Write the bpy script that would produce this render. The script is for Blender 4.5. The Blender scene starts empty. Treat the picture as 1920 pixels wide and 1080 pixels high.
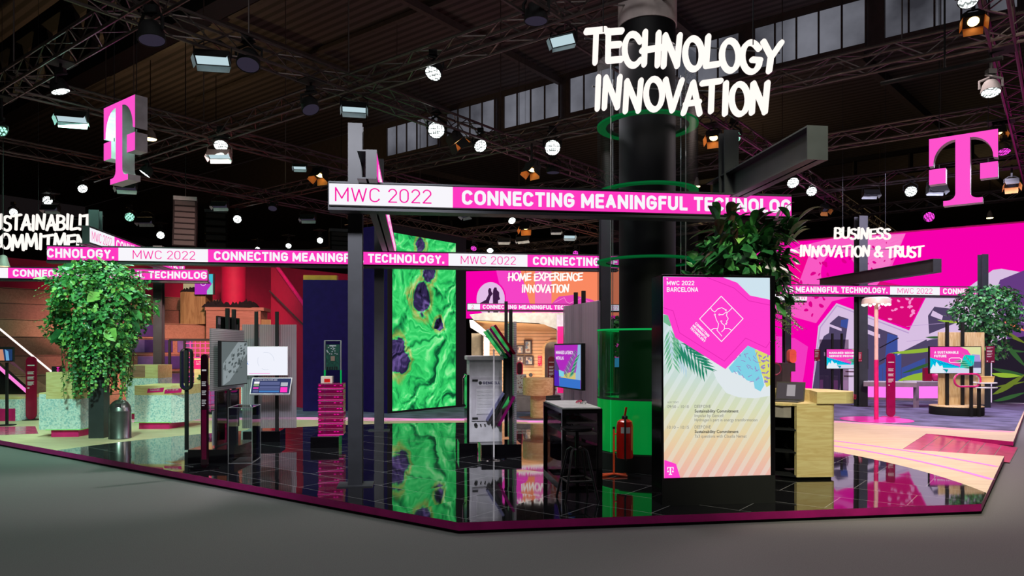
import bpy, math, random
from mathutils import Vector, Matrix
random.seed(7)
SC = bpy.context.scene
COL = SC.collection
V = Vector
R = math.radians
# ---------------------------------------------------------------- camera, world, view, large lights
F = 1350.0          # focal length in pixels of a 1920 wide frame
HZ = 655.0          # image row of the horizon
CZ = 1.6            # camera height
cam_d = bpy.data.cameras.new('camera')
cam_d.sensor_width = 36.0
cam_d.lens = F / 1920 * 36.0
cam_d.shift_y = (HZ - 540) / 1920
cam_d.clip_end = 300
cam = bpy.data.objects.new('camera', cam_d)
COL.objects.link(cam)
cam.location = (0, 0, CZ)
cam.rotation_euler = (R(90), 0, 0)
SC.camera = cam
SC.view_settings.view_transform = 'Standard'
SC.view_settings.look = 'None'
SC.view_settings.gamma = 1.0
SC.view_settings.exposure = 0.0
SC.view_settings.use_curve_mapping = False
world = bpy.data.worlds.new('hall')
SC.world = world
world.use_nodes = True
world.node_tree.nodes['Background'].inputs[0].default_value = (0.55, 0.42, 0.45, 1)
world.node_tree.nodes['Background'].inputs[1].default_value = 0.012

def srgb(c):
    return tuple(((x / 255) / 12.92 if x / 255 <= .04045 else ((x / 255 + .055) / 1.055) ** 2.4) for x in c)

def lamp(name, kind, loc, target, power, col=(255, 255, 255), size=.5, angle=60, blend=.6, parent=None):
    d = bpy.data.lights.new(name, kind)
    d.energy = power
    d.color = srgb(col)
    if kind == 'AREA':
        d.shape = 'SQUARE'; d.size = size
    elif kind == 'SPOT':
        d.spot_size = R(angle); d.spot_blend = blend; d.shadow_soft_size = size
    else:
        d.shadow_soft_size = size
    o = bpy.data.objects.new(name, d)
    COL.objects.link(o)
    o.location = loc
    o.rotation_euler = (V(target) - V(loc)).to_track_quat('-Z', 'Y').to_euler()
    return o

# unseen lights added above hall and stage (the visible truss lamps carry their own light further down)
lamp('unseen_aisle_light', 'AREA', (-1, 2.5, 9.5), (-1, 3, 0), 270, (250, 250, 250), 6)
lamp('unseen_stage_light', 'AREA', (1.0, 10.5, 5.6), (1.0, 11, 0), 180, (255, 240, 240), 3)
lamp('unseen_stage_light', 'AREA', (-7.5, 12.5, 5.6), (-7, 13.5, 0), 300, (182, 255, 222), 2)
lamp('unseen_stage_light', 'AREA', (6.0, 10.5, 5.6), (6.0, 11.5, 0), 300, (255, 228, 222), 2)
lamp('unseen_stage_light', 'AREA', (10.5, 16, 5.6), (10.5, 17, 0), 460, (232, 222, 255), 3)
lamp('unseen_stair_light', 'SPOT', (-4.6, 12.2, 5.8), (-9.8, 21, 1.4), 5600, (255, 184, 174), .4, 44)
lamp('unseen_front_light', 'SPOT', (-4.5, 4.5, 6.3), (-6.6, 12.6, .9), 3000, (192, 255, 224), .4, 33)
lamp('unseen_front_light', 'SPOT', (-1.5, 3.5, 6.3), (-2.0, 10.4, .5), 2600, (240, 240, 250), .4, 36)
lamp('unseen_front_light', 'SPOT', (2.0, 3.0, 6.3), (3.4, 9.0, .6), 2300, (248, 250, 214), .4, 40)
lamp('unseen_front_light', 'SPOT', (6.0, 7.0, 6.3), (9.8, 16.8, 1.2), 2200, (255, 238, 226), .4, 44)
lamp('roof_bounce_fill', 'AREA', (-4, 16, 6.9), (-4, 16, 12), 30, (255, 225, 220), 8)  # added upward light standing in for bounce onto the roof

# ---------------------------------------------------------------- geometry from the photo's ground plan
SZ = 0.1            # stage height
ROT = R(7.5)        # plan angle of the ticker beams
cD = V((math.cos(ROT), math.sin(ROT), 0))            # along the ticker beams
nD = V((-math.sin(ROT), math.cos(ROT), 0))           # away from them
uD = V((-math.cos(R(37.5)), math.sin(R(37.5)), 0))   # booth and truss axes
vD = V((math.sin(R(37.5)), math.cos(R(37.5)), 0))
UP = V((0, 0, 1))

def P(px, py, Y):
    return V(((px - 960) * Y / F, Y, CZ + (HZ - py) * Y / F))
def FL(px, py, z=SZ):
    return P(px, py, (CZ - z) * F / (py - HZ))
def XY(px, Y):
    return (px - 960) * Y / F
def UV(u, v, z=0):
    return V((uD.x * u + vD.x * v, uD.y * u + vD.y * v, z))
def ray(px, py, O, N):
    d = V(((px - 960) / F, 1, (HZ - py) / F))
    c = V((0, 0, CZ))
    return c + d * ((V(O) - c).dot(N) / d.dot(N))

# ---------------------------------------------------------------- materials
MATS = {}
def new_mat(name):
    m = bpy.data.materials.new(name)
    m.use_nodes = True
    m.node_tree.nodes.clear()
    MATS[name] = m
    return m, m.node_tree.nodes, m.node_tree.links
def out(nt, sh):
    o = nt.nodes.new('ShaderNodeOutputMaterial')
    nt.links.new(sh, o.inputs[0])
def col4(c): return (*srgb(c), 1)

def mat(name, c, rough=.5, metal=0., var=.12, scale=6., spec=.5, bump=0., c2=None, coat=0.):
    """principled surface with a procedural variation of its own"""
    m, N, L = new_mat(name)
    b = N.new('ShaderNodeBsdfPrincipled')
    t = N.new('ShaderNodeTexCoord')
    n = N.new('ShaderNodeTexNoise'); n.inputs['Scale'].default_value = scale; n.inputs['Detail'].default_value = 4
    L.new(t.outputs['Object'], n.inputs['Vector'])
    r = N.new('ShaderNodeValToRGB')
    a = srgb(c)
    if c2 is None:
        lo = tuple(x * (1 - var) for x in a); hi = tuple(min(1, x * (1 + var)) for x in a)
    else:
        lo, hi = a, srgb(c2)
    r.color_ramp.elements[0].position = .35; r.color_ramp.elements[1].position = .65
    r.color_ramp.elements[0].color = (*lo, 1); r.color_ramp.elements[1].color = (*hi, 1)
    L.new(n.outputs['Fac'], r.inputs[0]); L.new(r.outputs[0], b.inputs['Base Color'])
    b.inputs['Roughness'].default_value = rough; b.inputs['Metallic'].default_value = metal
    b.inputs['Specular IOR Level'].default_value = spec
    b.inputs['Coat Weight'].default_value = coat
    if bump:
        bp = N.new('ShaderNodeBump'); bp.inputs['Strength'].default_value = bump; bp.inputs['Distance'].default_value = .01
        L.new(n.outputs['Fac'], bp.inputs['Height']); L.new(bp.outputs[0], b.inputs['Normal'])
    out(m.node_tree, b.outputs[0])
    return m

def em(name, c, s=1.0):
    m, N, L = new_mat(name)
    e = N.new('ShaderNodeEmission'); e.inputs[0].default_value = col4(c); e.inputs[1].default_value = s
    out(m.node_tree, e.outputs[0])
    return m

def wood(name, c1, c2, axis=0, rough=.5, scale=1.0):
    m, N, L = new_mat(name)
    b = N.new('ShaderNodeBsdfPrincipled'); t = N.new('ShaderNodeTexCoord'); mp = N.new('ShaderNodeMapping')
    s = [9 * scale] * 3; s[axis] = 1.1 * scale
    mp.inputs['Scale'].default_value = s
    L.new(t.outputs['Object'], mp.inputs[0])
    n = N.new('ShaderNodeTexNoise'); n.inputs['Scale'].default_value = 2.2; n.inputs['Detail'].default_value = 6
    n.inputs['Distortion'].default_value = 1.4
    L.new(mp.outputs[0], n.inputs['Vector'])
    r = N.new('ShaderNodeValToRGB')
    r.color_ramp.elements[0].position = .36; r.color_ramp.elements[1].position = .62
    r.color_ramp.elements[0].color = col4(c2); r.color_ramp.elements[1].color = col4(c1)
    L.new(n.outputs['Fac'], r.inputs[0]); L.new(r.outputs[0], b.inputs['Base Color'])
    b.inputs['Roughness'].default_value = rough
    out(m.node_tree, b.outputs[0])
    return m

def terrazzo(name, c, chip, scale=45):
    m, N, L = new_mat(name)
    b = N.new('ShaderNodeBsdfPrincipled'); t = N.new('ShaderNodeTexCoord')
    v = N.new('ShaderNodeTexVoronoi'); v.inputs['Scale'].default_value = scale
    L.new(t.outputs['Object'], v.inputs['Vector'])
    r = N.new('ShaderNodeValToRGB'); r.color_ramp.interpolation = 'CONSTANT'
    r.color_ramp.elements[0].color = col4(chip); r.color_ramp.elements[1].color = col4(c)
    r.color_ramp.elements[1].position = .24
    e = r.color_ramp.elements.new(.62); e.color = col4(tuple(min(255, x + 14) for x in c))
    sx = N.new('ShaderNodeSeparateColor'); L.new(v.outputs['Color'], sx.inputs[0])
    L.new(sx.outputs[0], r.inputs[0]); L.new(r.outputs[0], b.inputs['Base Color'])
    b.inputs['Roughness'].default_value = .55
    out(m.node_tree, b.outputs[0])
    return m

def clear_mat(name, tint=(255, 255, 255), gloss=.08, diff=0., dcol=(255, 255, 255), rough=.02, ribs=0., axis=0, emit=0., fres=True):
    """thin clear sheet: straight transmission with some gloss, haze and optional ribs"""
    m, N, L = new_mat(name)
    tr = N.new('ShaderNodeBsdfTransparent'); tr.inputs[0].default_value = col4(tint)
    gl = N.new('ShaderNodeBsdfGlossy'); gl.inputs['Roughness'].default_value = rough
    fr = N.new('ShaderNodeFresnel'); fr.inputs[0].default_value = 1.45
    mx = N.new('ShaderNodeMixShader')
    ad = N.new('ShaderNodeMath'); ad.operation = 'MAXIMUM'; ad.inputs[1].default_value = gloss
    if fres: L.new(fr.outputs[0], ad.inputs[0])
    else: ad.inputs[0].default_value = 0
    L.new(ad.outputs[0], mx.inputs[0])
    L.new(tr.outputs[0], mx.inputs[1]); L.new(gl.outputs[0], mx.inputs[2])
    sh = mx.outputs[0]
    if diff:
        df = N.new('ShaderNodeBsdfDiffuse'); df.inputs[0].default_value = col4(dcol)
        tl = N.new('ShaderNodeBsdfTranslucent'); tl.inputs[0].default_value = col4(dcol)
        m1 = N.new('ShaderNodeMixShader'); L.new(df.outputs[0], m1.inputs[1]); L.new(tl.outputs[0], m1.inputs[2])
        m2 = N.new('ShaderNodeMixShader'); m2.inputs[0].default_value = diff
        L.new(sh, m2.inputs[1]); L.new(m1.outputs[0], m2.inputs[2]); sh = m2.outputs[0]
        if ribs:
            t = N.new('ShaderNodeTexCoord'); w = N.new('ShaderNodeTexWave'); w.bands_direction = 'XYZ'[axis]
            w.inputs['Scale'].default_value = ribs; w.inputs['Distortion'].default_value = 0
            L.new(t.outputs['Object'], w.inputs['Vector'])
            mr = N.new('ShaderNodeMapRange'); mr.inputs[3].default_value = diff * .65; mr.inputs[4].default_value = min(1, diff * 1.4)
            L.new(w.outputs['Fac'], mr.inputs[0]); L.new(mr.outputs[0], m2.inputs[0])
    if emit:
        e = N.new('ShaderNodeEmission'); e.inputs[0].default_value = col4(dcol); e.inputs[1].default_value = emit
        a2 = N.new('ShaderNodeAddShader'); L.new(sh, a2.inputs[0]); L.new(e.outputs[0], a2.inputs[1]); sh = a2.outputs[0]
    out(m.node_tree, sh)
    return m

M = MATS
BLACK = mat('black_powder_coat', (24, 24, 27), .45)
DARK = mat('dark_steel', (50, 52, 56), .45, .3)
STEEL = mat('grey_beam_steel', (46, 48, 53), .5, .0)
TRUSS = mat('truss_black', (84, 74, 72), .38, .5)
CHROME = mat('chrome', (190, 190, 192), .18, 1.)
SPKB = mat('speaker_black', (12, 12, 13), .8, spec=.08)
MATTE = mat('matte_black', (12, 12, 13), .8)
GLOSSB = mat('gloss_black', (9, 8, 11), .12)
WHITE = mat('white_laminate', (225, 225, 225), .5)
GREYF = mat('grey_enamel', (196, 194, 200), .45)
CONC = mat('concrete', (196, 182, 180), .85, var=.25, scale=3, bump=.2)
PLY = wood('plywood', (240, 218, 160), (226, 196, 134), 0)
PLYV = wood('plywood_upright', (238, 214, 164), (214, 176, 118), 2)
PLYF = wood('plywood_floor', (228, 206, 170), (216, 190, 152), 0, .55, .6)
PINE = wood('stair_plywood', (176, 124, 104), (158, 108, 90), 0, .6, .8)
PINE2 = wood('stair_plywood_red', (162, 108, 94), (146, 96, 84), 0, .6, .8)
PINE3 = wood('stair_plywood_pale', (184, 138, 112), (166, 122, 98), 0, .6, .8)
PLYD = wood('plywood_olive', (164, 138, 88), (136, 108, 62), 2, .6, .6)
WALN = wood('pale_pine', (238, 196, 140), (214, 160, 104), 0)
TERR = terrazzo('blue_terrazzo', (216, 226, 228), (172, 206, 214))
TERRW = terrazzo('white_terrazzo', (222, 214, 204), (170, 130, 110), 30)
REDM = mat('dark_red_panel', (140, 8, 48), .35)
REDEX = mat('extinguisher_red', (205, 30, 22), .25, coat=.5)
ORANGE = mat('orange_enamel', (226, 78, 44), .35)
PINKM = mat('pink_lacquer', (226, 30, 120), .35)
MAGD = mat('magenta_fascia', (186, 16, 122), .45)
CRIM = mat('crimson_wall', (190, 8, 70), .7, var=.05)
PURP = mat('indigo_wall', (36, 16, 88), .6, var=.1, spec=.12)
PURD = mat('purple_box', (66, 44, 118), .6)
PURL = mat('violet_box', (112, 92, 160), .6)
CARP = mat('dark_carpet', (78, 74, 100), .95, scale=2.2, c2=(120, 116, 150), bump=.3)
AISLE = mat('grey_aisle_carpet', (112, 110, 110), .95, var=.1, scale=120, bump=.2)
POUF = mat('grey_felt', (150, 140, 136), .95)
CLOTH = mat('black_cloth', (22, 20, 24), .95)
SKINW = mat('pale_wall', (214, 222, 226), .7)
BEIGE = mat('beige_wall', (200, 190, 166), .7)
BLUEB = mat('indigo_gloss', (36, 26, 110), .2)
GREYT = mat('sign_side_grey', (196, 192, 196), .5)
MARB = mat('black_marble', (18, 18, 22), .15, c2=(30, 30, 34), scale=3)
def lens_mat(name, c, s):
    """lens of a wash light: bright round cells in a dimmer field"""
    m, N, L = new_mat(name)
    t = N.new('ShaderNodeTexCoord'); v = N.new('ShaderNodeTexVoronoi'); v.inputs['Scale'].default_value = 24; v.inputs['Randomness'].default_value = .25
    L.new(t.outputs['Object'], v.inputs['Vector'])
    r = N.new('ShaderNodeMapRange'); r.inputs[1].default_value = .42; r.inputs[2].default_value = .58; r.inputs[3].default_value = s; r.inputs[4].default_value = s * .06
    L.new(v.outputs['Distance'], r.inputs[0])
    e = N.new('ShaderNodeEmission'); e.inputs[0].default_value = col4(c); L.new(r.outputs[0], e.inputs[1])
    out(m.node_tree, e.outputs[0])
    return m
LEAF1 = mat('leaf_mid', (80, 152, 80), .38, var=.3, scale=9)
LEAF2 = mat('leaf_light', (136, 190, 92), .4, var=.25, scale=9)
LEAF3 = mat('leaf_dark', (40, 100, 54), .35, var=.3, scale=9)
LEAF4 = mat('leaf_russet', (92, 62, 52), .4, var=.3, scale=9)
STEM = mat('plant_stem', (70, 80, 40), .7)
# light-giving surfaces
E_PINK = em('led_pink', (255, 58, 192), 1.0)
E_WHITE = em('led_white', (248, 246, 252), 1.0)
E_INK = em('led_magenta_ink', (255, 20, 168), .95)
E_SIGN = em('sign_white', (255, 246, 240), 1.08)
E_TPINK = em('t_face_pink', (255, 82, 204), 1.0)
E_LENS = lens_mat('lamp_lens_white', (244, 255, 252), 5.)
E_LENSG = lens_mat('lamp_lens_green', (170, 255, 222), 1.6)
E_LENSP = lens_mat('lamp_lens_magenta', (255, 70, 225), 1.4)
E_SOFT = em('lamp_panel_pale', (205, 232, 240), .8)
E_DIM = em('lamp_lens_dim', (110, 100, 130), .16)
E_WARM = em('lamp_lens_warm', (255, 206, 130), 6.)
DOORO = mat('barn_door_amber_lit', (214, 142, 70), .5)  # warm lamp light on the inner door faces, put into their colour
DOORW = mat('barn_door_white', (206, 220, 222), .5)
E_LINE = em('light_line_pink', (255, 150, 232), 1.15)
E_STRIP = em('light_strip_white', (255, 240, 236), 1.2)
E_PSTRIP = em('light_strip_pink', (250, 130, 215), 1.0)
E_GREEN = em('edge_green', (20, 190, 92), .65)
E_GREEND = em('edge_green_faint', (16, 150, 76), .32)
E_BARP = em('bar_pink', (255, 125, 240), 1.05)
E_CLER = em('clerestory_daylight', (150, 152, 165), .5)
CLEAR = clear_mat('clear_acrylic', (245, 248, 248), .05)
CLEARE = clear_mat('acrylic_edge', (200, 215, 215), .3, .25)
POLY = clear_mat('ribbed_polycarbonate', (214, 208, 214), .06, .46, (206, 198, 208), .2, 11.0, 0)
POLYH = clear_mat('ribbed_polycarbonate_flat', (214, 210, 210), .06, .34, (230, 225, 230), .2, 12.0, 2)
SMOKE = clear_mat('smoked_sheet', (206, 198, 204), .06)
TUBEC = clear_mat('column_acrylic', (214, 218, 222), .012, rough=.3, fres=False)
TUBEG = clear_mat('column_acrylic_green', (190, 214, 200), .05, .025, (20, 190, 90), .1, emit=.004)
TUBEB = clear_mat('column_acrylic_lit', (60, 130, 84), .06, .45, (10, 200, 84), .15, emit=.26)
MESHB = clear_mat('black_mesh', (205, 200, 203), .015, fres=False)
CRATE = clear_mat('magenta_acrylic', (226, 40, 170), .12, .22, (225, 8, 140), .08, emit=.03)
E_CRATE = em('magenta_edge', (255, 20, 170), .8)

# ---------------------------------------------------------------- mesh builder
def wm(o):
    m = Matrix.Identity(4)
    while o is not None:
        m = o.matrix_basis @ m
        o = o.parent
    return m

_tc = {}
def glyphs(s, off=0.):
    k = (s, off)
    if k not in _tc:
        c = bpy.data.curves.new('type', 'FONT'); c.body = s; c.offset = off; c.resolution_u = 3
        o = bpy.data.objects.new('type', c); COL.objects.link(o)
        dg = bpy.context.evaluated_depsgraph_get(); dg.update()
        me = o.evaluated_get(dg).to_mesh()
        vs = [(v.co.x, v.co.y) for v in me.vertices]; fs = [tuple(p.vertices) for p in me.polygons]
        o.evaluated_get(dg).to_mesh_clear()
        bpy.data.objects.remove(o); bpy.data.curves.remove(c)
        x0 = min(v[0] for v in vs); x1 = max(v[0] for v in vs); y0 = min(v[1] for v in vs); y1 = max(v[1] for v in vs)
        if any(ch in s for ch in 'Qgjpqy,'):
            pass
        _tc[k] = ([((x - x0) / (x1 - x0), (y - y0) / (y1 - y0)) for x, y in vs], fs)
    return _tc[k]


# a plain upright alphabet drawn with strokes (centre lines in a unit box), heavy or light
def _arc(cx, cy, rx, ry, a0, a1, n=9):
    return [(cx + rx * math.cos(R(a0 + (a1 - a0) * i / n)), cy + ry * math.sin(R(a0 + (a1 - a0) * i / n))) for i in range(n + 1)]
_bowl = lambda y0, y1: [(0, y1), (.5, y1)] + _arc(.5, (y0 + y1) / 2, .5, (y1 - y0) / 2, 90, -90, 8) + [(0, y0)]
SANS = {
 'A': (.70, [[(0, 0), (.5, 1), (1, 0)], [(.2, .32), (.8, .32)]]), 'B': (.64, [[(0, 0), (0, 1)], _bowl(.53, 1), _bowl(0, .53)]),
 'C': (.68, [_arc(.5, .68, .5, .32, 20, 180, 9) + _arc(.5, .32, .5, .32, 180, 340, 9)]), 'D': (.68, [[(0, 0), (0, 1)], [(0, 1), (.35, 1)] + _arc(.35, .66, .65, .34, 90, 0, 6) + _arc(.35, .34, .65, .34, 0, -90, 6) + [(0, 0)]]),
 'E': (.56, [[(1, 1), (0, 1), (0, 0), (1, 0)], [(0, .52), (.9, .52)]]), 'F': (.54, [[(1, 1), (0, 1), (0, 0)], [(0, .5), (.88, .5)]]),
 'G': (.70, [_arc(.5, .68, .5, .32, 20, 180, 9) + _arc(.5, .32, .5, .32, 180, 360, 9) + [(1, .48), (.56, .48)]]), 'H': (.68, [[(0, 0), (0, 1)], [(1, 0), (1, 1)], [(0, .52), (1, .52)]]),
 'I': (.20, [[(.5, 0), (.5, 1)]]), 'J': (.5, [[(1, 1), (1, .3)] + _arc(.5, .3, .5, .3, 0, -170, 8)]), 'K': (.66, [[(0, 0), (0, 1)], [(.95, 1), (.05, .42)], [(.35, .6), (1, 0)]]),
 'L': (.54, [[(0, 1), (0, 0), (1, 0)]]), 'M': (.84, [[(0, 0), (0, 1), (.5, .2), (1, 1), (1, 0)]]), 'N': (.70, [[(0, 0), (0, 1), (1, 0), (1, 1)]]),
 'O': (.72, [_arc(.5, .66, .5, .34, 0, 180, 10) + _arc(.5, .34, .5, .34, 180, 360, 10) + [(1, .66)]]), 'P': (.62, [[(0, 0), (0, 1)], _bowl(.42, 1)]), 'Q': (.72, [_arc(.5, .5, .5, .5, 0, 360, 18), [(.6, .3), (1, 0)]]),
 'R': (.64, [[(0, 0), (0, 1)], _bowl(.46, 1), [(.5, .46), (1, 0)]]), 'S': (.62, [_arc(.5, .76, .46, .24, 25, 260, 9) + _arc(.5, .26, .5, .26, 80, -155, 9)]), 'T': (.62, [[(0, 1), (1, 1)], [(.5, 1), (.5, 0)]]),
 'U': (.68, [[(0, 1), (0, .34)] + _arc(.5, .34, .5, .34, 180, 360, 9) + [(1, 1)]]), 'V': (.68, [[(0, 1), (.5, 0), (1, 1)]]), 'W': (.98, [[(0, 1), (.24, 0), (.5, .9), (.76, 0), (1, 1)]]),
 'X': (.66, [[(0, 0), (1, 1)], [(0, 1), (1, 0)]]), 'Y': (.66, [[(0, 1), (.5, .46), (1, 1)], [(.5, .46), (.5, 0)]]), 'Z': (.6, [[(0, 1), (1, 1), (0, 0), (1, 0)]]),
 '0': (.60, [_arc(.5, .7, .5, .3, 0, 180, 9) + _arc(.5, .3, .5, .3, 180, 360, 9) + [(1, .7)]]), '1': (.34, [[(0, .78), (.7, 1), (.7, 0)]]), '2': (.58, [_arc(.5, .71, .5, .29, 165, -15, 9) + [(0, 0), (1, 0)]]),
 '4': (.6, [[(.75, 0), (.75, 1), (0, .25), (1, .25)]]), '.': (.20, [[(.5, 0), (.5, .04)]]), ' ': (.22, []), '&': (.7, [[(1, 0), (.25, .7)] + _arc(.42, .8, .2, .2, 200, 0, 6) + [(.3, .5)] + _arc(.36, .24, .34, .24, 120, 320, 7) + [(1, .45)]]),
}
def sans(s, w):
    k = (s, 'sans', w)
    if k in _tc: return _tc[k]
    vs, fs = [], []; x = 0; h = w / 2; gap = .10 + (.04 if w < .15 else 0)
    for ch in s:
        wd, strokes = SANS[ch]
        wd = wd + (w - .16) * .5
        for st in strokes:
            q = [(x + h + a * max(.001, wd - 2 * h), h + b * (1 - 2 * h)) for a, b in st]
            n = len(q)
            for i in range(n - 1):
                (ax, ay), (bx, by) = q[i], q[i + 1]; l = math.hypot(bx - ax, by - ay) or 1e-6
                ex, ey = (bx - ax) / l * h, (by - ay) / l * h
                e0 = 1 if i == 0 else .25; e1 = 1 if i == n - 2 else .25
                if abs(ex) > .2 * h and abs(ey) > .2 * h: e0 = min(e0, .4); e1 = min(e1, .4)
                b0 = len(vs)
                vs += [(ax - ex * e0 + ey, ay - ey * e0 - ex), (bx + ex * e1 + ey, by + ey * e1 - ex), (bx + ex * e1 - ey, by + ey * e1 + ex), (ax - ex * e0 - ey, ay - ey * e0 + ex)]
                fs.append((b0, b0 + 1, b0 + 2, b0 + 3))
                if i < n - 2:
                    b0 = len(vs); vs += [(bx + h * math.cos(t * .7854), by + h * math.sin(t * .7854)) for t in range(8)]; fs.append(tuple(range(b0, b0 + 8)))
        x += wd + gap
    x0 = min(v[0] for v in vs); x1 = max(v[0] for v in vs)
    _tc[k] = ([((a - x0) / (x1 - x0), max(0, min(1, b))) for a, b in vs], fs)
    return _tc[k]
def lettering(s, off):
    if off and all(c in SANS for c in s): return sans(s, .215 if off >= .02 else .17 if off > 0 else .085)
    return glyphs(s, off)

class MB:
    def __init__(s):
        s.v = []; s.f = []; s.m = []; s.sm = []; s.mats = []
    def mi(s, m):
        if m not in s.mats: s.mats.append(m)
        return s.mats.index(m)
    def add(s, vs, fs, m, smooth=False):
        b = len(s.v); k = s.mi(m)
        s.v += [tuple(v) for v in vs]
        for f in fs:
            s.f.append(tuple(b + i for i in f)); s.m.append(k); s.sm.append(smooth)
        return s
    def box(s, c, d, m, rz=0, T=None):
        x, y, z = d[0] / 2, d[1] / 2, d[2] / 2
        T0 = Matrix.Translation(c) @ Matrix.Rotation(rz, 4, 'Z')
        if T is not None: T0 = T @ T0
        vs = [T0 @ V((a * x, b * y, e * z)) for a in (-1, 1) for b in (-1, 1) for e in (-1, 1)]
        return s.add(vs, [(0, 1, 3, 2), (4, 6, 7, 5), (0, 4, 5, 1), (2, 3, 7, 6), (0, 2, 6, 4), (1, 5, 7, 3)], m)
    def span(s, a, b, m, T=None):
        a = V(a); b = V(b)
        return s.box((a + b) / 2, (abs(b.x - a.x), abs(b.y - a.y), abs(b.z - a.z)), m, 0, T)
    def cyl(s, p0, p1, r, m, n=12, r1=None, cap=True, smooth=True):
        p0 = V(p0); p1 = V(p1); r1 = r if r1 is None else r1
        d = (p1 - p0).normalized(); a = d.orthogonal().normalized(); b = d.cross(a)
        vs = []
        for p, q in ((p0, r), (p1, r1)):
            vs += [p + (a * math.cos(2 * math.pi * i / n) + b * math.sin(2 * math.pi * i / n)) * q for i in range(n)]
        s.add(vs, [(i, (i + 1) % n, n + (i + 1) % n, n + i) for i in range(n)], m, smooth)
        if cap: s.add(vs, [tuple(range(n - 1, -1, -1)), tuple(range(n, 2 * n))], m)
        return s
    def bar(s, p0, p1, w, m, n=4):
        return s.cyl(p0, p1, w * .7071, m, n, smooth=False)
    def tube(s, path, r, m, n=8, closed=False):
        path = [V(p) for p in path]; k = len(path); rings = []; prev = None
        for i, p in enumerate(path):
            if closed: t = (path[(i + 1) % k] - path[i - 1]).normalized()
            else: t = (path[min(i + 1, k - 1)] - path[max(i - 1, 0)]).normalized()
            a = t.orthogonal().normalized() if prev is None else (prev - t * prev.dot(t)).normalized()
            prev = a; b = t.cross(a)
            rings += [p + (a * math.cos(2 * math.pi * j / n) + b * math.sin(2 * math.pi * j / n)) * r for j in range(n)]
        fs = []
        for i in range(k if closed else k - 1):
            for j in range(n):
                fs.append((i * n + j, i * n + (j + 1) % n, ((i + 1) % k) * n + (j + 1) % n, ((i + 1) % k) * n + j))
        if not closed: fs += [tuple(range(n - 1, -1, -1)), tuple(range((k - 1) * n, k * n))]
        return s.add(rings, fs, m, True)
    def lathe(s, prof, m, n=24, c=(0, 0, 0), T=None, smooth=True, cap=True):
        c = V(c); vs = []
        for r, z in prof:
            for j in range(n):
                a = 2 * math.pi * j / n
                p = V((r * math.cos(a), r * math.sin(a), z)) + c
                vs.append(T @ p if T is not None else p)
        k = len(prof)
        fs = [(i * n + j, i * n + (j + 1) % n, (i + 1) * n + (j + 1) % n, (i + 1) * n + j) for i in range(k - 1) for j in range(n)]
        s.add(vs, fs, m, smooth)
        if cap: s.add(vs, [tuple(range(n - 1, -1, -1)), tuple(range((k - 1) * n, k * n))], m)
        return s
    def prism(s, pts, o, ex, ey, depth, m, side=None, both=True):
        """2D polygon in the frame o, ex, ey pushed back by the vector depth"""
        o = V(o); n = len(pts); depth = V(depth)
        a = [o + ex * p[0] + ey * p[1] for p in pts]; b = [p + depth for p in a]
        s.add(a, [tuple(range(n))], m)
        s.add(b, [tuple(range(n - 1, -1, -1))], side or m)
        s.add(a + b, [(i, (i + 1) % n, n + (i + 1) % n, n + i) for i in range(n)], side or m)
        return s
    def poly(s, pts, m):
        return s.add(pts, [tuple(range(len(pts)))], m)
    def text(s, txt, o, ex, ey, x0, x1, y0, y1, m, off=0.):
        vs, fs = lettering(txt, off); o = V(o)
        return s.add([o + ex * (x0 + (x1 - x0) * a) + ey * (y0 + (y1 - y0) * b) for a, b in vs], fs, m)
    def build(s, name, parent=None, W=False, bevel=0., seg=2):
        vs = s.v
        if W and parent is not None:
            inv = wm(parent).inverted(); vs = [inv @ V(v) for v in vs]
        me = bpy.data.meshes.new(name)
        me.from_pydata([tuple(v) for v in vs], [], s.f)
        for m in s.mats: me.materials.append(m)
        me.polygons.foreach_set('material_index', s.m)
        me.polygons.foreach_set('use_smooth', s.sm)
        me.update()
        if any(s.sm): me.set_sharp_from_angle(angle=R(40))
        o = bpy.data.objects.new(name, me); COL.objects.link(o)
        if parent is not None: o.parent = parent
        if bevel:
            b = o.modifiers.new('bevel', 'BEVEL'); b.width = bevel; b.segments = seg; b.limit_method = 'ANGLE'
        return o

def tag(o, label, cat, group=None):
    o['label'] = label; o['category'] = cat
    if group: o['group'] = group
    return o
def thing(name, label, cat, loc=(0, 0, 0), rz=0., group=None):
    o = bpy.data.objects.new(name, None); COL.objects.link(o)
    o.empty_display_size = .1
    o.location = loc; o.rotation_euler = (0, 0, rz)
    return tag(o, label, cat, group)
def struct(o):
    o['kind'] = 'structure'; return o
def dup(root, loc, rz=None, label=None, group=None):
    r = root.copy(); COL.objects.link(r); r.location = loc
    if rz is not None: r.rotation_euler = (0, 0, rz)
    if label: r['label'] = label
    if group: r['group'] = group
    for ch in list(root.children):
        c = ch.copy(); COL.objects.link(c); c.parent = r
        for g in list(ch.children):
            d = g.copy(); COL.objects.link(d); d.parent = c
    return r

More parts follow.
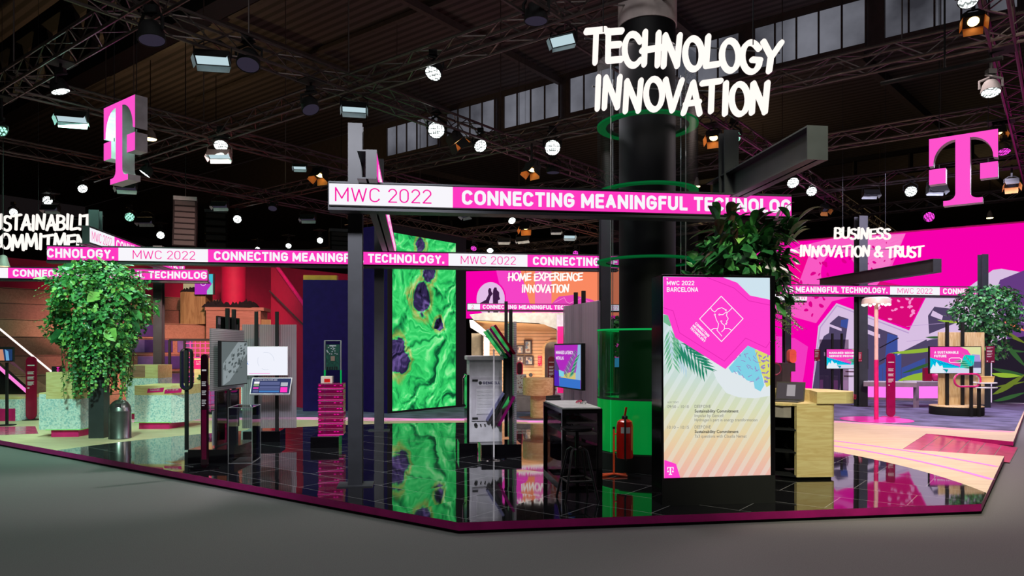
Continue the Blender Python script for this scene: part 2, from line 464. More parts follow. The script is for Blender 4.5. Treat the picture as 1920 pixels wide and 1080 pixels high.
class G:
    """flat printed or lit picture lying on the plane (O, N); shapes are given as seen in the photo"""
    def __init__(s, O, N):
        s.O = V(O); s.N = V(N).normalized(); s.mb = MB(); s.k = 0
        if s.N.y > 0: s.N = -s.N
    def pt(s, p):
        return ray(p[0], p[1], s.O, s.N) + s.N * (s.k * .00016)
    def poly(s, pts, m, lift=True):
        if lift: s.k += 1
        s.mb.poly([s.pt(p) for p in pts], m); return s
    def circle(s, c, r, m, n=24, ry=None, lift=True):
        ry = r if ry is None else ry
        return s.poly([(c[0] + r * math.cos(2 * math.pi * i / n), c[1] + ry * math.sin(2 * math.pi * i / n)) for i in range(n)], m, lift)
    def line(s, pts, w, m, closed=False, lift=True):
        if lift: s.k += 1
        q = list(pts) + ([pts[0]] if closed else [])
        for a, b in zip(q[:-1], q[1:]):
            dx, dy = b[0] - a[0], b[1] - a[1]; l = math.hypot(dx, dy) or 1
            ex, ey = dx / l * w / 2, dy / l * w / 2
            s.mb.poly([s.pt(p) for p in ((a[0] - ex + ey, a[1] - ey - ex), (b[0] + ex + ey, b[1] + ey - ex), (b[0] + ex - ey, b[1] + ey + ex), (a[0] - ex - ey, a[1] - ey + ex))], m)
        return s
    def text(s, t, quad, m, off=0., lift=True):
        """quad: TL, TR, BR, BL or box (x0, y0, x1, y1)"""
        if lift: s.k += 1
        if not isinstance(quad[0], tuple):
            x0, y0, x1, y1 = quad; quad = ((x0, y0), (x1, y0), (x1, y1), (x0, y1))
        vs, fs = lettering(t, off); a, b, c, d = [V(q) for q in quad]
        pts = []
        for x, y in vs:
            p = (a * (1 - x) + b * x) * y + (d * (1 - x) + c * x) * (1 - y)
            pts.append(s.pt(p))
        s.mb.add(pts, fs, m); return s
    def build(s, name, parent): return s.mb.build(name, parent, True)

def lozenge(w, h, n=10):
    """upright stadium outline, origin at its bottom centre"""
    r = w / 2
    return [(r * math.cos(a), h - r + r * math.sin(a)) for a in [math.pi * i / n for i in range(n + 1)]] + \
           [(-r * math.cos(a), r - r * math.sin(a)) for a in [math.pi * i / n for i in range(n + 1)]]
# ================================================================ SETTING
def tile_mat():
    m, N, L = new_mat('black_floor_tile')
    b = N.new('ShaderNodeBsdfPrincipled'); t = N.new('ShaderNodeTexCoord'); mp = N.new('ShaderNodeMapping')
    mp.inputs['Rotation'].default_value = (0, 0, R(37.5))
    L.new(t.outputs['Object'], mp.inputs[0])
    bk = N.new('ShaderNodeTexBrick'); bk.inputs['Scale'].default_value = 1.0
    bk.inputs['Brick Width'].default_value = 1.2; bk.inputs['Row Height'].default_value = .6
    bk.inputs['Mortar Size'].default_value = .005; bk.inputs['Mortar Smooth'].default_value = 0
    bk.inputs['Color1'].default_value = (.006, .006, .007, 1); bk.inputs['Color2'].default_value = (.010, .010, .012, 1)
    bk.inputs['Mortar'].default_value = (.22, .22, .23, 1)
    L.new(mp.outputs[0], bk.inputs['Vector']); L.new(bk.outputs['Color'], b.inputs['Base Color'])
    # every tile tips by a hair, so reflections break at the joints
    sp = N.new('ShaderNodeSeparateXYZ'); L.new(mp.outputs[0], sp.inputs[0])
    def mth(op, a, bb=None):
        n = N.new('ShaderNodeMath'); n.operation = op
        for i, q in enumerate((a, bb)):
            if q is None: continue
            if isinstance(q, (int, float)): n.inputs[i].default_value = q
            else: L.new(q, n.inputs[i])
        return n.outputs[0]
    row = mth('FLOOR', mth('DIVIDE', sp.outputs[1], .6))
    odd = mth('MULTIPLY', mth('ABSOLUTE', mth('MODULO', row, 2)), .6)
    colm = mth('FLOOR', mth('DIVIDE', mth('ADD', sp.outputs[0], odd), 1.2))
    cb = N.new('ShaderNodeCombineXYZ'); L.new(row, cb.inputs[0]); L.new(colm, cb.inputs[1])
    wn = N.new('ShaderNodeTexWhiteNoise'); wn.noise_dimensions = '2D'; L.new(cb.outputs[0], wn.inputs['Vector'])
    sub = N.new('ShaderNodeVectorMath'); sub.operation = 'SUBTRACT'; sub.inputs[1].default_value = (.5, .5, .5)
    L.new(wn.outputs['Color'], sub.inputs[0])
    sc = N.new('ShaderNodeVectorMath'); sc.operation = 'SCALE'; sc.inputs['Scale'].default_value = .008
    L.new(sub.outputs[0], sc.inputs[0])
    g = N.new('ShaderNodeNewGeometry'); ad = N.new('ShaderNodeVectorMath'); ad.operation = 'ADD'
    L.new(g.outputs['Normal'], ad.inputs[0]); L.new(sc.outputs[0], ad.inputs[1])
    nm = N.new('ShaderNodeVectorMath'); nm.operation = 'NORMALIZE'; L.new(ad.outputs[0], nm.inputs[0])
    L.new(nm.outputs[0], b.inputs['Normal'])
    b.inputs['Roughness'].default_value = .035; b.inputs['IOR'].default_value = 2.3
    out(m.node_tree, b.outputs[0])
    return m
TILE = tile_mat()

def roof_mat():
    m, N, L = new_mat('corrugated_roof')
    b = N.new('ShaderNodeBsdfPrincipled'); t = N.new('ShaderNodeTexCoord'); mp = N.new('ShaderNodeMapping')
    mp.inputs['Rotation'].default_value = (0, 0, R(37.5))
    L.new(t.outputs['Object'], mp.inputs[0])
    w = N.new('ShaderNodeTexWave'); w.bands_direction = 'Y'; w.inputs['Scale'].default_value = .9
    w.inputs['Distortion'].default_value = 0
    L.new(mp.outputs[0], w.inputs['Vector'])
    r = N.new('ShaderNodeValToRGB'); r.color_ramp.elements[0].color = col4((54, 48, 49)); r.color_ramp.elements[1].color = col4((86, 77, 78))
    r.color_ramp.elements[0].position = .3; r.color_ramp.elements[1].position = .6
    L.new(w.outputs['Fac'], r.inputs[0]); L.new(r.outputs[0], b.inputs['Base Color'])
    b.inputs['Roughness'].default_value = .8
    out(m.node_tree, b.outputs[0])
    return m
ROOF = roof_mat()

# hall
struct(MB().span((-60, -10, -.1), (60, 70, 0), AISLE).build('floor'))
vC = 24.0
c_ = MB()
a, b_ = UV(60, vC, 0), UV(-60, vC, 0)
def vert(p, z): return V((p.x, p.y, z))
near = uD * 0
c_.poly([vert(UV(60, -40), 12.6), vert(UV(-60, -40), 12.6), vert(b_, 12.6), vert(a, 12.6)], ROOF)
struct(c_.build('ceiling'))
RBEAM = mat('roof_girder', (74, 66, 66), .7)
c_ = MB()
c_.poly([vert(a, 10.7), vert(b_, 10.7), vert(UV(-60, 75), 11.6), vert(UV(60, 75), 11.6)], ROOF)
struct(c_.build('ceiling_lower'))
CLM = new_mat('clerestory_glazing')[0]
def cler(m):
    N, L = m.node_tree.nodes, m.node_tree.links
    e = N.new('ShaderNodeEmission'); t = N.new('ShaderNodeTexCoord'); n = N.new('ShaderNodeTexNoise')
    n.inputs['Scale'].default_value = .35; n.inputs['Detail'].default_value = 5
    L.new(t.outputs['Object'], n.inputs['Vector'])
    r = N.new('ShaderNodeValToRGB'); r.color_ramp.elements[0].color = col4((70, 70, 78)); r.color_ramp.elements[1].color = col4((176, 178, 192))
    r.color_ramp.elements[0].position = .3; r.color_ramp.elements[1].position = .7
    L.new(n.outputs['Fac'], r.inputs[0]); L.new(r.outputs[0], e.inputs[0]); e.inputs[1].default_value = .48
    out(m.node_tree, e.outputs[0])
cler(CLM)
# clerestory: bands of translucent panels between roof girders, each band a window of its own
iv = 0
for u0, u1 in ((26, 22.6), (22.1, 19.3), (18.8, 16), (15.5, 12.2), (11.7, 8.7), (8.2, 4.8), (4.3, 1.0), (.5, -3.4), (-3.9, -8.2), (-8.7, -13)):
    iv += 1
    w = MB()
    w.poly([UV(u0, vC, 10.85), UV(u1, vC, 10.85), UV(u1, vC, 12.3), UV(u0, vC, 12.3)], CLM)
    w = struct(w.build('window_%d' % iv))
    fr = MB(); k = int(abs(u0 - u1) / .62)
    for i in range(k + 1):
        u = u0 + (u1 - u0) * i / k
        fr.box(UV(u, vC - .06, 11.57), (.05, .06, 1.45), RBEAM, R(142.5))
    fr.box(UV((u0 + u1) / 2, vC - .08, 10.85), (abs(u0 - u1), .1, .12), RBEAM, R(142.5))
    fr.build('mullions', w)
w = MB()
w.poly([UV(60, vC + .05, 10.7), UV(-60, vC + .05, 10.7), UV(-60, vC + .05, 12.6), UV(60, vC + .05, 12.6)], RBEAM)
struct(w.build('wall_clerestory'))
struct(MB().poly([(-70, 62, 0), (70, 62, 0), (70, 62, 13), (-70, 62, 13)], mat('hall_end_wall', (60, 56, 60), .9)).build('wall_back'))
# roof girders and purlins
for i, u in enumerate((22, 16, 10, 4, -2, -8)):
    g_ = MB().bar(UV(u, 6, 12.3), UV(u, vC, 12.3), .22, RBEAM)
    struct(g_.build('trim_%d' % (i + 1)))
for i, v in enumerate((13, 16.5, 20)):
    g_ = MB().bar(UV(30, v, 12.45), UV(-25, v, 12.45), .16, RBEAM)
    struct(g_.build('trim_%d' % (i + 11)))
for i, (u, v0, v1) in enumerate(((26, 24, 60), (13, 24, 60), (5, 24, 60), (-2, 24, 60), (-9, 24, 60))):
    g_ = MB().bar(UV(u, v0, 10.6), UV(u - 3, v1, 11.2), .28, RBEAM)
    struct(g_.build('trim_%d' % (i + 21)))
# heavy roof members at the upper left
g_ = MB()
g_.bar(UV(14.0, 9, 9.6), UV(30, 9, 9.6), .5, MATTE); g_.bar(UV(14.0, 9, 11.8), UV(30, 9, 11.8), .4, MATTE)
for i in range(8):
    g_.bar(UV(14.5 + 2 * i, 9, 9.6), UV(15.5 + 2 * i, 9, 11.8), .3, MATTE); g_.bar(UV(15.5 + 2 * i, 9, 11.8), UV(16.5 + 2 * i, 9, 9.6), .3, MATTE)
struct(g_.build('trim_31'))
g_ = MB()
for k in range(9):
    g_.bar(UV(32 - 2 * k, 26 + 1.2 * k, 9.2), UV(30 - 2 * k, 27.2 + 1.2 * k, 9.2), .12, MATTE)
g_.bar(UV(34, 30, 8.2), UV(-4, 30, 8.2), .16, MATTE); g_.bar(UV(34, 30, 8.9), UV(-4, 30, 8.9), .16, MATTE)
for k in range(20): g_.bar(UV(33 - 1.9 * k, 30, 8.2), UV(33 - 1.9 * k, 30, 8.9), .12, MATTE)
struct(g_.build('trim_32'))
g_ = MB()
g_.bar(UV(-1, 28, 8.0), UV(-18, 28, 8.0), .16, MATTE); g_.bar(UV(-1, 28, 8.6), UV(-18, 28, 8.6), .16, MATTE)
for k in range(12): g_.bar(UV(-1.4 - 1.45 * k, 28, 8.0), UV(-1.4 - 1.45 * k, 28, 8.6), .12, MATTE)
struct(g_.build('trim_33'))

# stage -----------------------------------------------------------
A_ = FL(860, 980); B_ = FL(1840, 945)
D_ = A_ + V((-8.01, 5.67, 0)) * 2.2
Cd = V((.60, .80, 0))
C2 = B_ + Cd * 20
R1 = FL(1883, 855); R2 = FL(1692, 842); R3 = FL(1737, 813); R4 = FL(1900, 828)
deck = [A_, B_, R1, R2, R3, R4, C2, V((10, 40, SZ)), V((-22, 40, SZ)), D_]
d_ = MB()
top = [vert(p, SZ) for p in deck]; bot = [vert(p, .03) for p in deck]
d_.add(top, [tuple(range(len(top)))], PLYF)
n_ = len(top)
d_.add(top + bot, [(i, n_ + i, n_ + (i + 1) % n_, (i + 1) % n_) for i in range(n_)], MAGD)
struct(d_.build('floor_stage'))
cen = V((0, 14, 0))
d_ = MB()
ins = [vert(cen + (p - cen) * .9965, 0) for p in deck]
d_.add([vert(p, .001) for p in ins] + [vert(p, .031) for p in ins], [(i, n_ + i, n_ + (i + 1) % n_, (i + 1) % n_) for i in range(n_)], MATTE)
struct(d_.build('baseboard_stage'))
# ramp: pink glossy boards running down to the aisle
RAMP = mat('ramp_pink_gloss', (238, 96, 142), .12)
r_ = MB()
lo1 = vert(R1 + (R1 - R2) * .05, .012); lo4 = vert(R4 + (R4 - R3) * .05, .012)
for i in range(6):
    t0, t1 = i / 6 + .004, (i + 1) / 6 - .004
    q = [vert(R2, SZ).lerp(lo1, t0), vert(R2, SZ).lerp(lo1, t1), vert(R3, SZ).lerp(lo4, t1), vert(R3, SZ).lerp(lo4, t0)]
    r_.poly(q, RAMP)
r_.add([vert(R2, SZ - .004), lo1 - UP * .004, lo4 - UP * .004, vert(R3, SZ - .004)], [(0, 1, 2, 3)], POUF)
struct(r_.build('floor_ramp'))
# left ramp patch
r_ = MB().poly([FL(-60, 801, SZ + .002), FL(66, 799, SZ + .002), FL(72, 813, SZ + .002), FL(-60, 818, SZ + .002)], RAMP)
struct(r_.build('floor_ramp_left'))

CC = V((-1.0, 8.6, 0)); RD = 6.05
def polar(r, a, z=SZ): return V((CC.x + r * math.cos(R(a)), CC.y + r * math.sin(R(a)), z))
# black tiles: the disc inside the stage edges
def clip(pts, a, b):
    res = []; ed = b - a
    def side(p): return ed.x * (p.y - a.y) - ed.y * (p.x - a.x)
    for i, p in enumerate(pts):
        q = pts[(i + 1) % len(pts)]; s0, s1 = side(p), side(q)
        if s0 >= 0: res.append(p)
        if (s0 >= 0) != (s1 >= 0): res.append(p.lerp(q, s0 / (s0 - s1)))
    return res
disc = [polar(6.12 if 80 < i * 2.5 < 180 else RD, i * 2.5) for i in range(144)]
for p, q in ((A_, B_), (B_, C2), (D_, A_)): disc = clip(disc, p, q)
t_ = MB(); t_.add([vert(p, SZ + .002) for p in disc], [tuple(range(len(disc)))], TILE)
struct(t_.build('floor_tiles'))
# carpet behind the plywood ring
tab = [(150, 12.5), (135, 9.4), (120, 8.4), (108, 7.6), (97, 7.0), (77, 6.75), (65, 7.6), (56, 9.2), (47, 10.05), (38, 10.2), (28, 10.75), (15, 12.3)]
def rt(a):
    for (a0, r0), (a1, r1) in zip(tab[:-1], tab[1:]):
        if a1 <= a <= a0: return r0 + (r1 - r0) * (a0 - a) / (a0 - a1)
    return tab[-1][1] if a < 15 else tab[0][1]
arc = [polar(rt(a), a, SZ + .003) for a in range(126, 18, -2)]
cp = arc + [V((17, 25, SZ + .003)), V((10, 39, SZ + .003)), V((-14, 39, SZ + .003)), V((-9, 20, SZ + .003))]
cp = clip(list(reversed(cp)), B_, C2)
t_ = MB(); t_.add([vert(p, SZ + .003) for p in cp], [tuple(range(len(cp)))], CARP)
struct(t_.build('floor_carpet'))
# light lines let into the plywood
def lline(name, fr, a0, a1, w=.038):
    m = MB(); ps = [a0 + (a1 - a0) * i / 60 for i in range(61)]
    L_ = [polar(fr(a) - w, a, SZ + .004) for a in ps]; H_ = [polar(fr(a) + w, a, SZ + .004) for a in ps]
    m.add(L_ + H_, [(i, i + 1, 62 + i, 61 + i) for i in range(60)], E_LINE)
    return struct(m.build(name))
def fr1(a): return 6.53 if a < 50 else 6.53 - (min(a, 80) - 50) / 30 * .2
def fr2(a): return (7.22 - (a - 4) * .008 if a < 40 else 6.93 - (min(a, 80) - 40) / 40 * .45)
def end_ang(fr, a0=-8):
    a = a0
    while a < 60:
        p = polar(fr(a), a)
        if (C2 - B_).cross(p - B_).z > 0.05: return a
        a += .25
    return a0
lline('trim_41', fr1, end_ang(fr1), 78)
lline('trim_42', fr2, end_ang(fr2), 78)
lline('trim_43', lambda a: rt(a) - .12, end_ang(lambda a: rt(a) - .12), 126)
lline('trim_44', lambda a: rt(a) - .32, end_ang(lambda a: rt(a) - .32), 126, .03)
lline('trim_45', lambda a: (6.95 if a < 105 else 6.95 + (a - 105) * .085), 84, 142, .03)
lline('trim_46', lambda a: (6.68 if a < 105 else 6.68 + (a - 105) * .08), 84, 140)

# ================================================================ WALL LIGHTBOXES
# big printed wall at the right
WO = P(1500, HZ, 22.8); WO.z = 0
wd = V((math.cos(R(-30)), math.sin(R(-30)), 0)); WN = V((wd.y, -wd.x, 0))
def wallpt(t, z, o=0.): return vert(WO + wd * t + WN * o, z)
HOT = em('print_hot_pink', (255, 0, 178), .92); HOT2 = em('print_pink_soft', (255, 92, 200), .95); HOT3 = em('print_rose', (255, 128, 208), .95)
CRI = em('print_crimson', (228, 10, 126), .9); PALE = em('print_lavender', (226, 200, 236), .9); PALE2 = em('print_lilac', (200, 168, 222), .85)
SLATE = em('print_slate', (88, 76, 112), .8); NAVY = em('print_navy', (68, 88, 170), .8); LIME = em('print_lime', (158, 196, 62), .85)
FERN = em('print_fern', (64, 110, 62), .7); VIO = em('print_violet', (112, 66, 142), .8); NIGHT = em('print_night', (44, 36, 52), .7)
PETAL = em('print_petal', (255, 150, 212), .95); CORAL = em('print_coral', (255, 140, 100), .95); OLIVE = em('print_olive', (120, 140, 50), .75)
HOTD = em('print_magenta', (238, 0, 150), .85)
w = MB()
t0, t1 = -1.7, 7.4
w.prism([(t0, SZ), (t1, SZ), (t1, 5.12), (t0, 5.0)], WO, wd, UP, -WN * .25, HOT, DARK)
wall_r = struct(w.build('wall_right'))
g = G(WO + WN * .003, WN)
P_ = g.poly
P_([(1462, 478), (1497, 462), (1565, 446), (1698, 438), (1672, 500), (1640, 545), (1560, 565), (1530, 606), (1455, 590), (1452, 560), (1500, 525)], HOT2)
P_([(1600, 444), (1698, 438), (1668, 498), (1600, 520)], HOT3, False)
P_([(1464, 480), (1520, 470), (1500, 525), (1462, 556)], em('print_pink_deep', (255, 0, 150), .9))
P_([(1455, 585), (1530, 606), (1522, 700), (1516, 748), (1455, 748)], HOT)
P_([(1455, 630), (1490, 634), (1515, 650), (1508, 700), (1500, 746), (1455, 746)], em('print_fuchsia', (255, 60, 200), .9))
g.circle((1572, 512), 33, HOT, 24, 40)
P_([(1624, 560), (1672, 500), (1690, 480), (1740, 545), (1736, 556), (1706, 616), (1624, 588)], CRI)
P_([(1655, 528), (1690, 470), (1880, 440), (1900, 505), (1865, 506), (1820, 530), (1740, 545)], HOT)
rp = random.Random(3)
def petals(poly, n, m, x0, x1, y0, y1, s0=2.5, s1=6):
    k = 0; g.k += 1
    while k < n:
        x, y = rp.uniform(x0, x1), rp.uniform(y0, y1)
        ins = False
        for i in range(len(poly)):
            (xa, ya), (xb, yb) = poly[i - 1], poly[i]
            if (ya > y) != (yb > y) and x < (xb - xa) * (y - ya) / (yb - ya) + xa: ins = not ins
        if not ins: continue
        k += 1; a = rp.uniform(0, 3.1); s = rp.uniform(s0, s1); q = s * rp.uniform(.45, .7)
        g.poly([(x + s * math.cos(t) * math.cos(a) - q * math.sin(t) * math.sin(a) * (1.25 if t < 3.1 else .6), y + s * math.cos(t) * math.sin(a) + q * math.sin(t) * math.cos(a) * (1.25 if t < 3.1 else .6)) for t in [i * .524 for i in range(12)]], m, False)
petals([(1470, 560), (1500, 525), (1535, 470), (1600, 455), (1604, 590), (1565, 565), (1530, 600), (1475, 590)], 46, HOTD, 1465, 1606, 450, 600)
petals([(1624, 462), (1690, 450), (1672, 495), (1624, 540)], 12, HOTD, 1620, 1695, 445, 545, 2, 4.5)
petals([(1640, 560), (1690, 520), (1735, 556), (1704, 610), (1640, 588)], 20, PETAL, 1626, 1738, 500, 612)
# white house fronts
P_([(1518, 752), (1533, 611), (1568, 567), (1607, 582), (1704, 618), (1737, 553), (1795, 553), (1862, 506), (1878, 504), (1925, 512), (1925, 760), (1600, 752)], PALE)
g.line([(1520, 742), (1533, 611), (1568, 567), (1704, 618), (1737, 553)], 2.4, HOT)
g.line([(1526, 700), (1538, 614), (1569, 573), (1703, 624)], 2.2, PALE2)
P_([(1520, 752), (1535, 652), (1545, 630), (1558, 622), (1548, 752)], SLATE)
P_([(1556, 606), (1572, 592), (1591, 598), (1585, 640), (1572, 752), (1545, 752), (1553, 640)], SLATE)
P_([(1577, 600), (1591, 598), (1588, 616), (1576, 612)], NAVY)
P_([(1552, 606), (1578, 616), (1578, 621), (1552, 611)], PALE, True)
P_([(1545, 660), (1578, 672), (1578, 678), (1545, 667)], PALE)
P_([(1624, 607), (1683, 629), (1683, 668), (1672, 752), (1612, 752), (1624, 700)], SLATE)
P_([(1664, 625), (1683, 630), (1683, 752), (1652, 752)], NAVY)
for y in (640, 665, 690, 715): g.line([(1650, y + 12), (1684, y - 6)], 2, NIGHT)
P_([(1624, 617), (1650, 627), (1650, 634), (1624, 625)], PALE)
P_([(1752, 575), (1793, 580), (1796, 604), (1742, 626), (1740, 592)], SLATE)
P_([(1749, 582), (1768, 592), (1766, 600), (1745, 592)], PALE)
P_([(1640, 690), (1738, 636), (1738, 720), (1640, 745)], NAVY)
P_([(1690, 660), (1738, 636), (1738, 670), (1690, 690)], SLATE)
for x in (1655, 1672, 1690, 1708): g.line([(x, 690), (x, 745)], .9, SLATE)
P_([(1735, 640), (1775, 628), (1775, 690), (1735, 720)], SLATE)
for y in (552, 612, 640): g.line([(1700, y), (1790, y - 8)], .7, PALE2)
# leaves
def blade(x0, y0, x1, y1, w_, m):
    dx, dy = x1 - x0, y1 - y0; l = math.hypot(dx, dy); nx, ny = -dy / l, dx / l
    up_ = [(x0 + dx * t + nx * w_ * math.sin(math.pi * t ** .8), y0 + dy * t + ny * w_ * math.sin(math.pi * t ** .8)) for t in [i / 8 for i in range(9)]]
    dn = [(x0 + dx * t - nx * w_ * .5 * math.sin(math.pi * t), y0 + dy * t - ny * w_ * .5 * math.sin(math.pi * t)) for t in [i / 8 for i in range(7, 0, -1)]]
    P_(up_ + dn, m)
blade(1668, 662, 1790, 650, 5, LIME); blade(1685, 715, 1780, 700, 9, LIME); blade(1680, 716, 1775, 695, -7, LIME)
blade(1757, 600, 1812, 606, 3, LIME); blade(1735, 632, 1775, 632, 3, FERN); blade(1690, 700, 1770, 672, 4, FERN)
P_([(1862, 560), (1875, 525), (1925, 505), (1925, 640), (1890, 640)], VIO)
P_([(1860, 640), (1925, 630), (1925, 756), (1860, 755)], NIGHT)
for a in ((1860, 690, 1925, 704, 5, FERN), (1860, 740, 1925, 700, 7, OLIVE), (1858, 700, 1916, 705, 6, LIME), (1862, 752, 1925, 735, 5, FERN), (1884, 640, 1925, 690, 6, FERN), (1880, 600, 1925, 622, 5, CORAL), (1876, 616, 1925, 645, 5, OLIVE), (1885, 655, 1925, 660, 3, FERN), (1866, 725, 1925, 715, 3, OLIVE)): blade(*a)
g.line([(1880, 560), (1925, 580)], 3, PALE2); g.line([(1880, 590), (1925, 606)], 3, PALE2)
g.build('mural_print', wall_r)
# pale rim along the top edge
rim = MB(); rim.tube([wallpt(t0, 5.02, .03), wallpt(t1, 5.14, .03)], .025, PINKM); rim.build('top_rail', wall_r)

# pink and coral wall of the home area, far behind the column
HO = V((0, 29.5, 0)); HN = cD.cross(UP); HN = V((nD.x, nD.y, 0)) * -1
HO = V((XY(1000, 29.5), 29.5, 0))
w = MB()
x0_ = (XY(862, 29.3) - HO.x); x1_ = (XY(1215, 30.4) - HO.x)
w.prism([(x0_, 2.85), (x1_, 2.85), (x1_, 5.0), (x0_, 4.75)], HO, cD, UP, nD * .2, HOT, DARK)
wall_h = struct(w.build('wall_home'))
g = G(HO - nD * .003, nD); P_ = g.poly
P_([(930, 506), (1210, 500), (1210, 592), (950, 592)], em('print_pink_mid', (255, 70, 205), .92))
P_([(975, 504), (1210, 500), (1210, 592), (1000, 592)], CORAL)
P_([(1003, 504), (1034, 503), (1034, 592), (1003, 592)], em('print_salmon_pink', (255, 110, 190), .92))
P_([(1034, 570), (1048, 556), (1075, 553), (1110, 562), (1130, 572), (1130, 592), (1034, 592)], em('print_orchid', (240, 70, 190), .9))
g.line([(1040, 567), (1058, 558), (1062, 566), (1068, 569), (1092, 558), (1100, 564), (1108, 567), (1126, 562)], 1, PETAL)
g.circle((921, 560), 28, HOT, 32, 33.5); g.circle((920, 561), 26.5, em('print_pale_disc', (236, 196, 240), .92), 32, 32)
SIL = em('print_silhouette', (72, 34, 80), .7)
P_([(899, 569), (911, 562), (916, 552), (915, 545), (917, 540), (921, 541), (921, 546), (924, 551), (920, 556), (917, 566), (919, 590), (915, 590), (913, 570), (905, 573)], SIL)
P_([(924, 549), (925, 543), (927, 539), (931, 539), (932, 544), (936, 548), (936, 556), (938, 561), (934, 563), (934, 592), (925, 592), (924, 560)], SIL)
g.build('wall_print', wall_h)

# green screen tower ------------------------------------------------
def green_mat():
    """moving-image still: folds of green clay with violet and ochre pools"""
    m, N, L = new_mat('green_clay_screen')
    t = N.new('ShaderNodeTexCoord'); e = N.new('ShaderNodeEmission')
    def vm(op, a, b=None, s=None):
        n = N.new('ShaderNodeVectorMath'); n.operation = op; L.new(a, n.inputs[0])
        if b is not None:
            if isinstance(b, tuple): n.inputs[1].default_value = b
            else: L.new(b, n.inputs[1])
        if s is not None: n.inputs['Scale'].default_value = s
        return n
    def mm(op, a, b, c=None):
        n = N.new('ShaderNodeMath'); n.operation = op
        for i, q in enumerate((a, b, c)):
            if q is None: continue
            if isinstance(q, (int, float)): n.inputs[i].default_value = q
            else: L.new(q, n.inputs[i])
        return n.outputs[0]
    def noise(v, sc, det, dist=0., rough=.5):
        n = N.new('ShaderNodeTexNoise'); n.inputs['Scale'].default_value = sc; n.inputs['Detail'].default_value = det
        n.inputs['Distortion'].default_value = dist; n.inputs['Roughness'].default_value = rough; L.new(v, n.inputs['Vector']); return n
    def ramp(f, stops):
        r = N.new('ShaderNodeValToRGB')
        for i, (p, c) in enumerate(stops):
            q = r.color_ramp.elements[i] if i < 2 else r.color_ramp.elements.new(p)
            q.position = p; q.color = col4(c)
        L.new(f, r.inputs[0]); return r.outputs[0]
    P0 = t.outputs['Object']
    w1 = noise(P0, .9, 3)
    wp = vm('ADD', P0, vm('SCALE', vm('SUBTRACT', w1.outputs['Color'], (.5, .5, .5)).outputs[0], None, 1.5).outputs[0]).outputs[0]
    h1 = noise(wp, 1.15, 3.5, 1.6).outputs['Fac']
    wp2 = vm('ADD', wp, (.05, 0, -.07)).outputs[0]
    h2 = noise(wp2, 1.15, 3.5, 1.6).outputs['Fac']
    relief = mm('MULTIPLY_ADD', mm('SUBTRACT', h1, h2), 3.2, .52)
    fine = noise(P0, 38, 3).outputs['Fac']
    relief = mm('ADD', relief, mm('MULTIPLY', mm('SUBTRACT', fine, .5), .12))
    base = ramp(relief, ((0, (12, 78, 46)), (.26, (30, 150, 78)), (.46, (44, 196, 96)), (.68, (72, 224, 120)), (1, (168, 248, 172))))
    vio = ramp(relief, ((0, (14, 12, 26)), (.5, (52, 42, 84)), (1, (116, 92, 160))))
    och = ramp(relief, ((0, (70, 70, 30)), (.5, (150, 160, 76)), (1, (222, 206, 130))))
    wob = mm('MULTIPLY', mm('SUBTRACT', noise(wp, 1.5, 4, .5).outputs['Fac'], .5), 1.5)
    mn = None
    for c, s in (((.22, 0, 1.35), (1.9, 1, 1.25)), ((.95, 0, 2.75), (1.9, 1, 1.5)), ((1.25, 0, 3.45), (2.6, 1, 2.0)), ((1.6, 0, 2.1), (3.6, 1, 3.0)), ((.95, 0, 4.05), (3.2, 1, 3.0))):
        d = vm('LENGTH', vm('MULTIPLY', vm('SUBTRACT', P0, c).outputs[0], s).outputs[0]).outputs['Value']
        mn = d if mn is None else mm('MINIMUM', mn, d)
    k = mm('ADD', mn, wob)
    mk = ramp(k, ((.50, (255, 255, 255)), (.56, (0, 0, 0))))
    mo = ramp(k, ((.55, (0, 0, 0)), (.63, (245, 245, 245)), (.86, (0, 0, 0))))
    x1 = N.new('ShaderNodeMix'); x1.data_type = 'RGBA'; L.new(mo, x1.inputs[0]); L.new(base, x1.inputs[6]); L.new(och, x1.inputs[7])
    x2 = N.new('ShaderNodeMix'); x2.data_type = 'RGBA'; L.new(mk, x2.inputs[0]); L.new(x1.outputs[2], x2.inputs[6]); L.new(vio, x2.inputs[7])
    L.new(x2.outputs[2], e.inputs[0]); e.inputs[1].default_value = 1.0
    out(m.node_tree, e.outputs[0])
    return m
GREEN = green_mat()
LO = vert(FL(734, 775), 0)
tw = thing('screen_tower', 'tall black tower with a glowing green paint-swirl screen beside the indigo wall', 'screen', (LO.x, LO.y, SZ), R(52.5))
MB().span((-.13, 0, .0), (2.62, 1.35, 4.42), PURP).build('housing', tw)
fr = MB(); fr.span((-.13, -.03, 0), (.0, 0, 4.42), MATTE); fr.span((2.22, -.03, 0), (2.62, 0, 4.42), MATTE); fr.span((0, -.03, 4.24), (2.22, 0, 4.42), MATTE); fr.span((0, -.03, 0), (2.22, 0, .05), MATTE)
fr.build('frame', tw)
MB().span((0, -.02, .05), (2.22, .0, 4.24), GREEN).build('screen', tw)
# indigo wall left of it
iw = MB(); i0 = P(568, HZ, 17.4)
iw.span((0, 0, 0), (1.62, .3, 3.18), PURP)
o = struct(iw.build('wall_indigo')); o.location = (i0.x, 17.4, SZ); o.rotation_euler = (0, 0, ROT * .6)
MB().span((0, .04, 3.18), (.8, .26, 3.3), mat('amber_trim', (216, 150, 40), .5)).build('top_trim', o)
MB().span((1.1, -.012, .02), (1.13, 0, 3.15), MATTE).build('panel_joint', o)

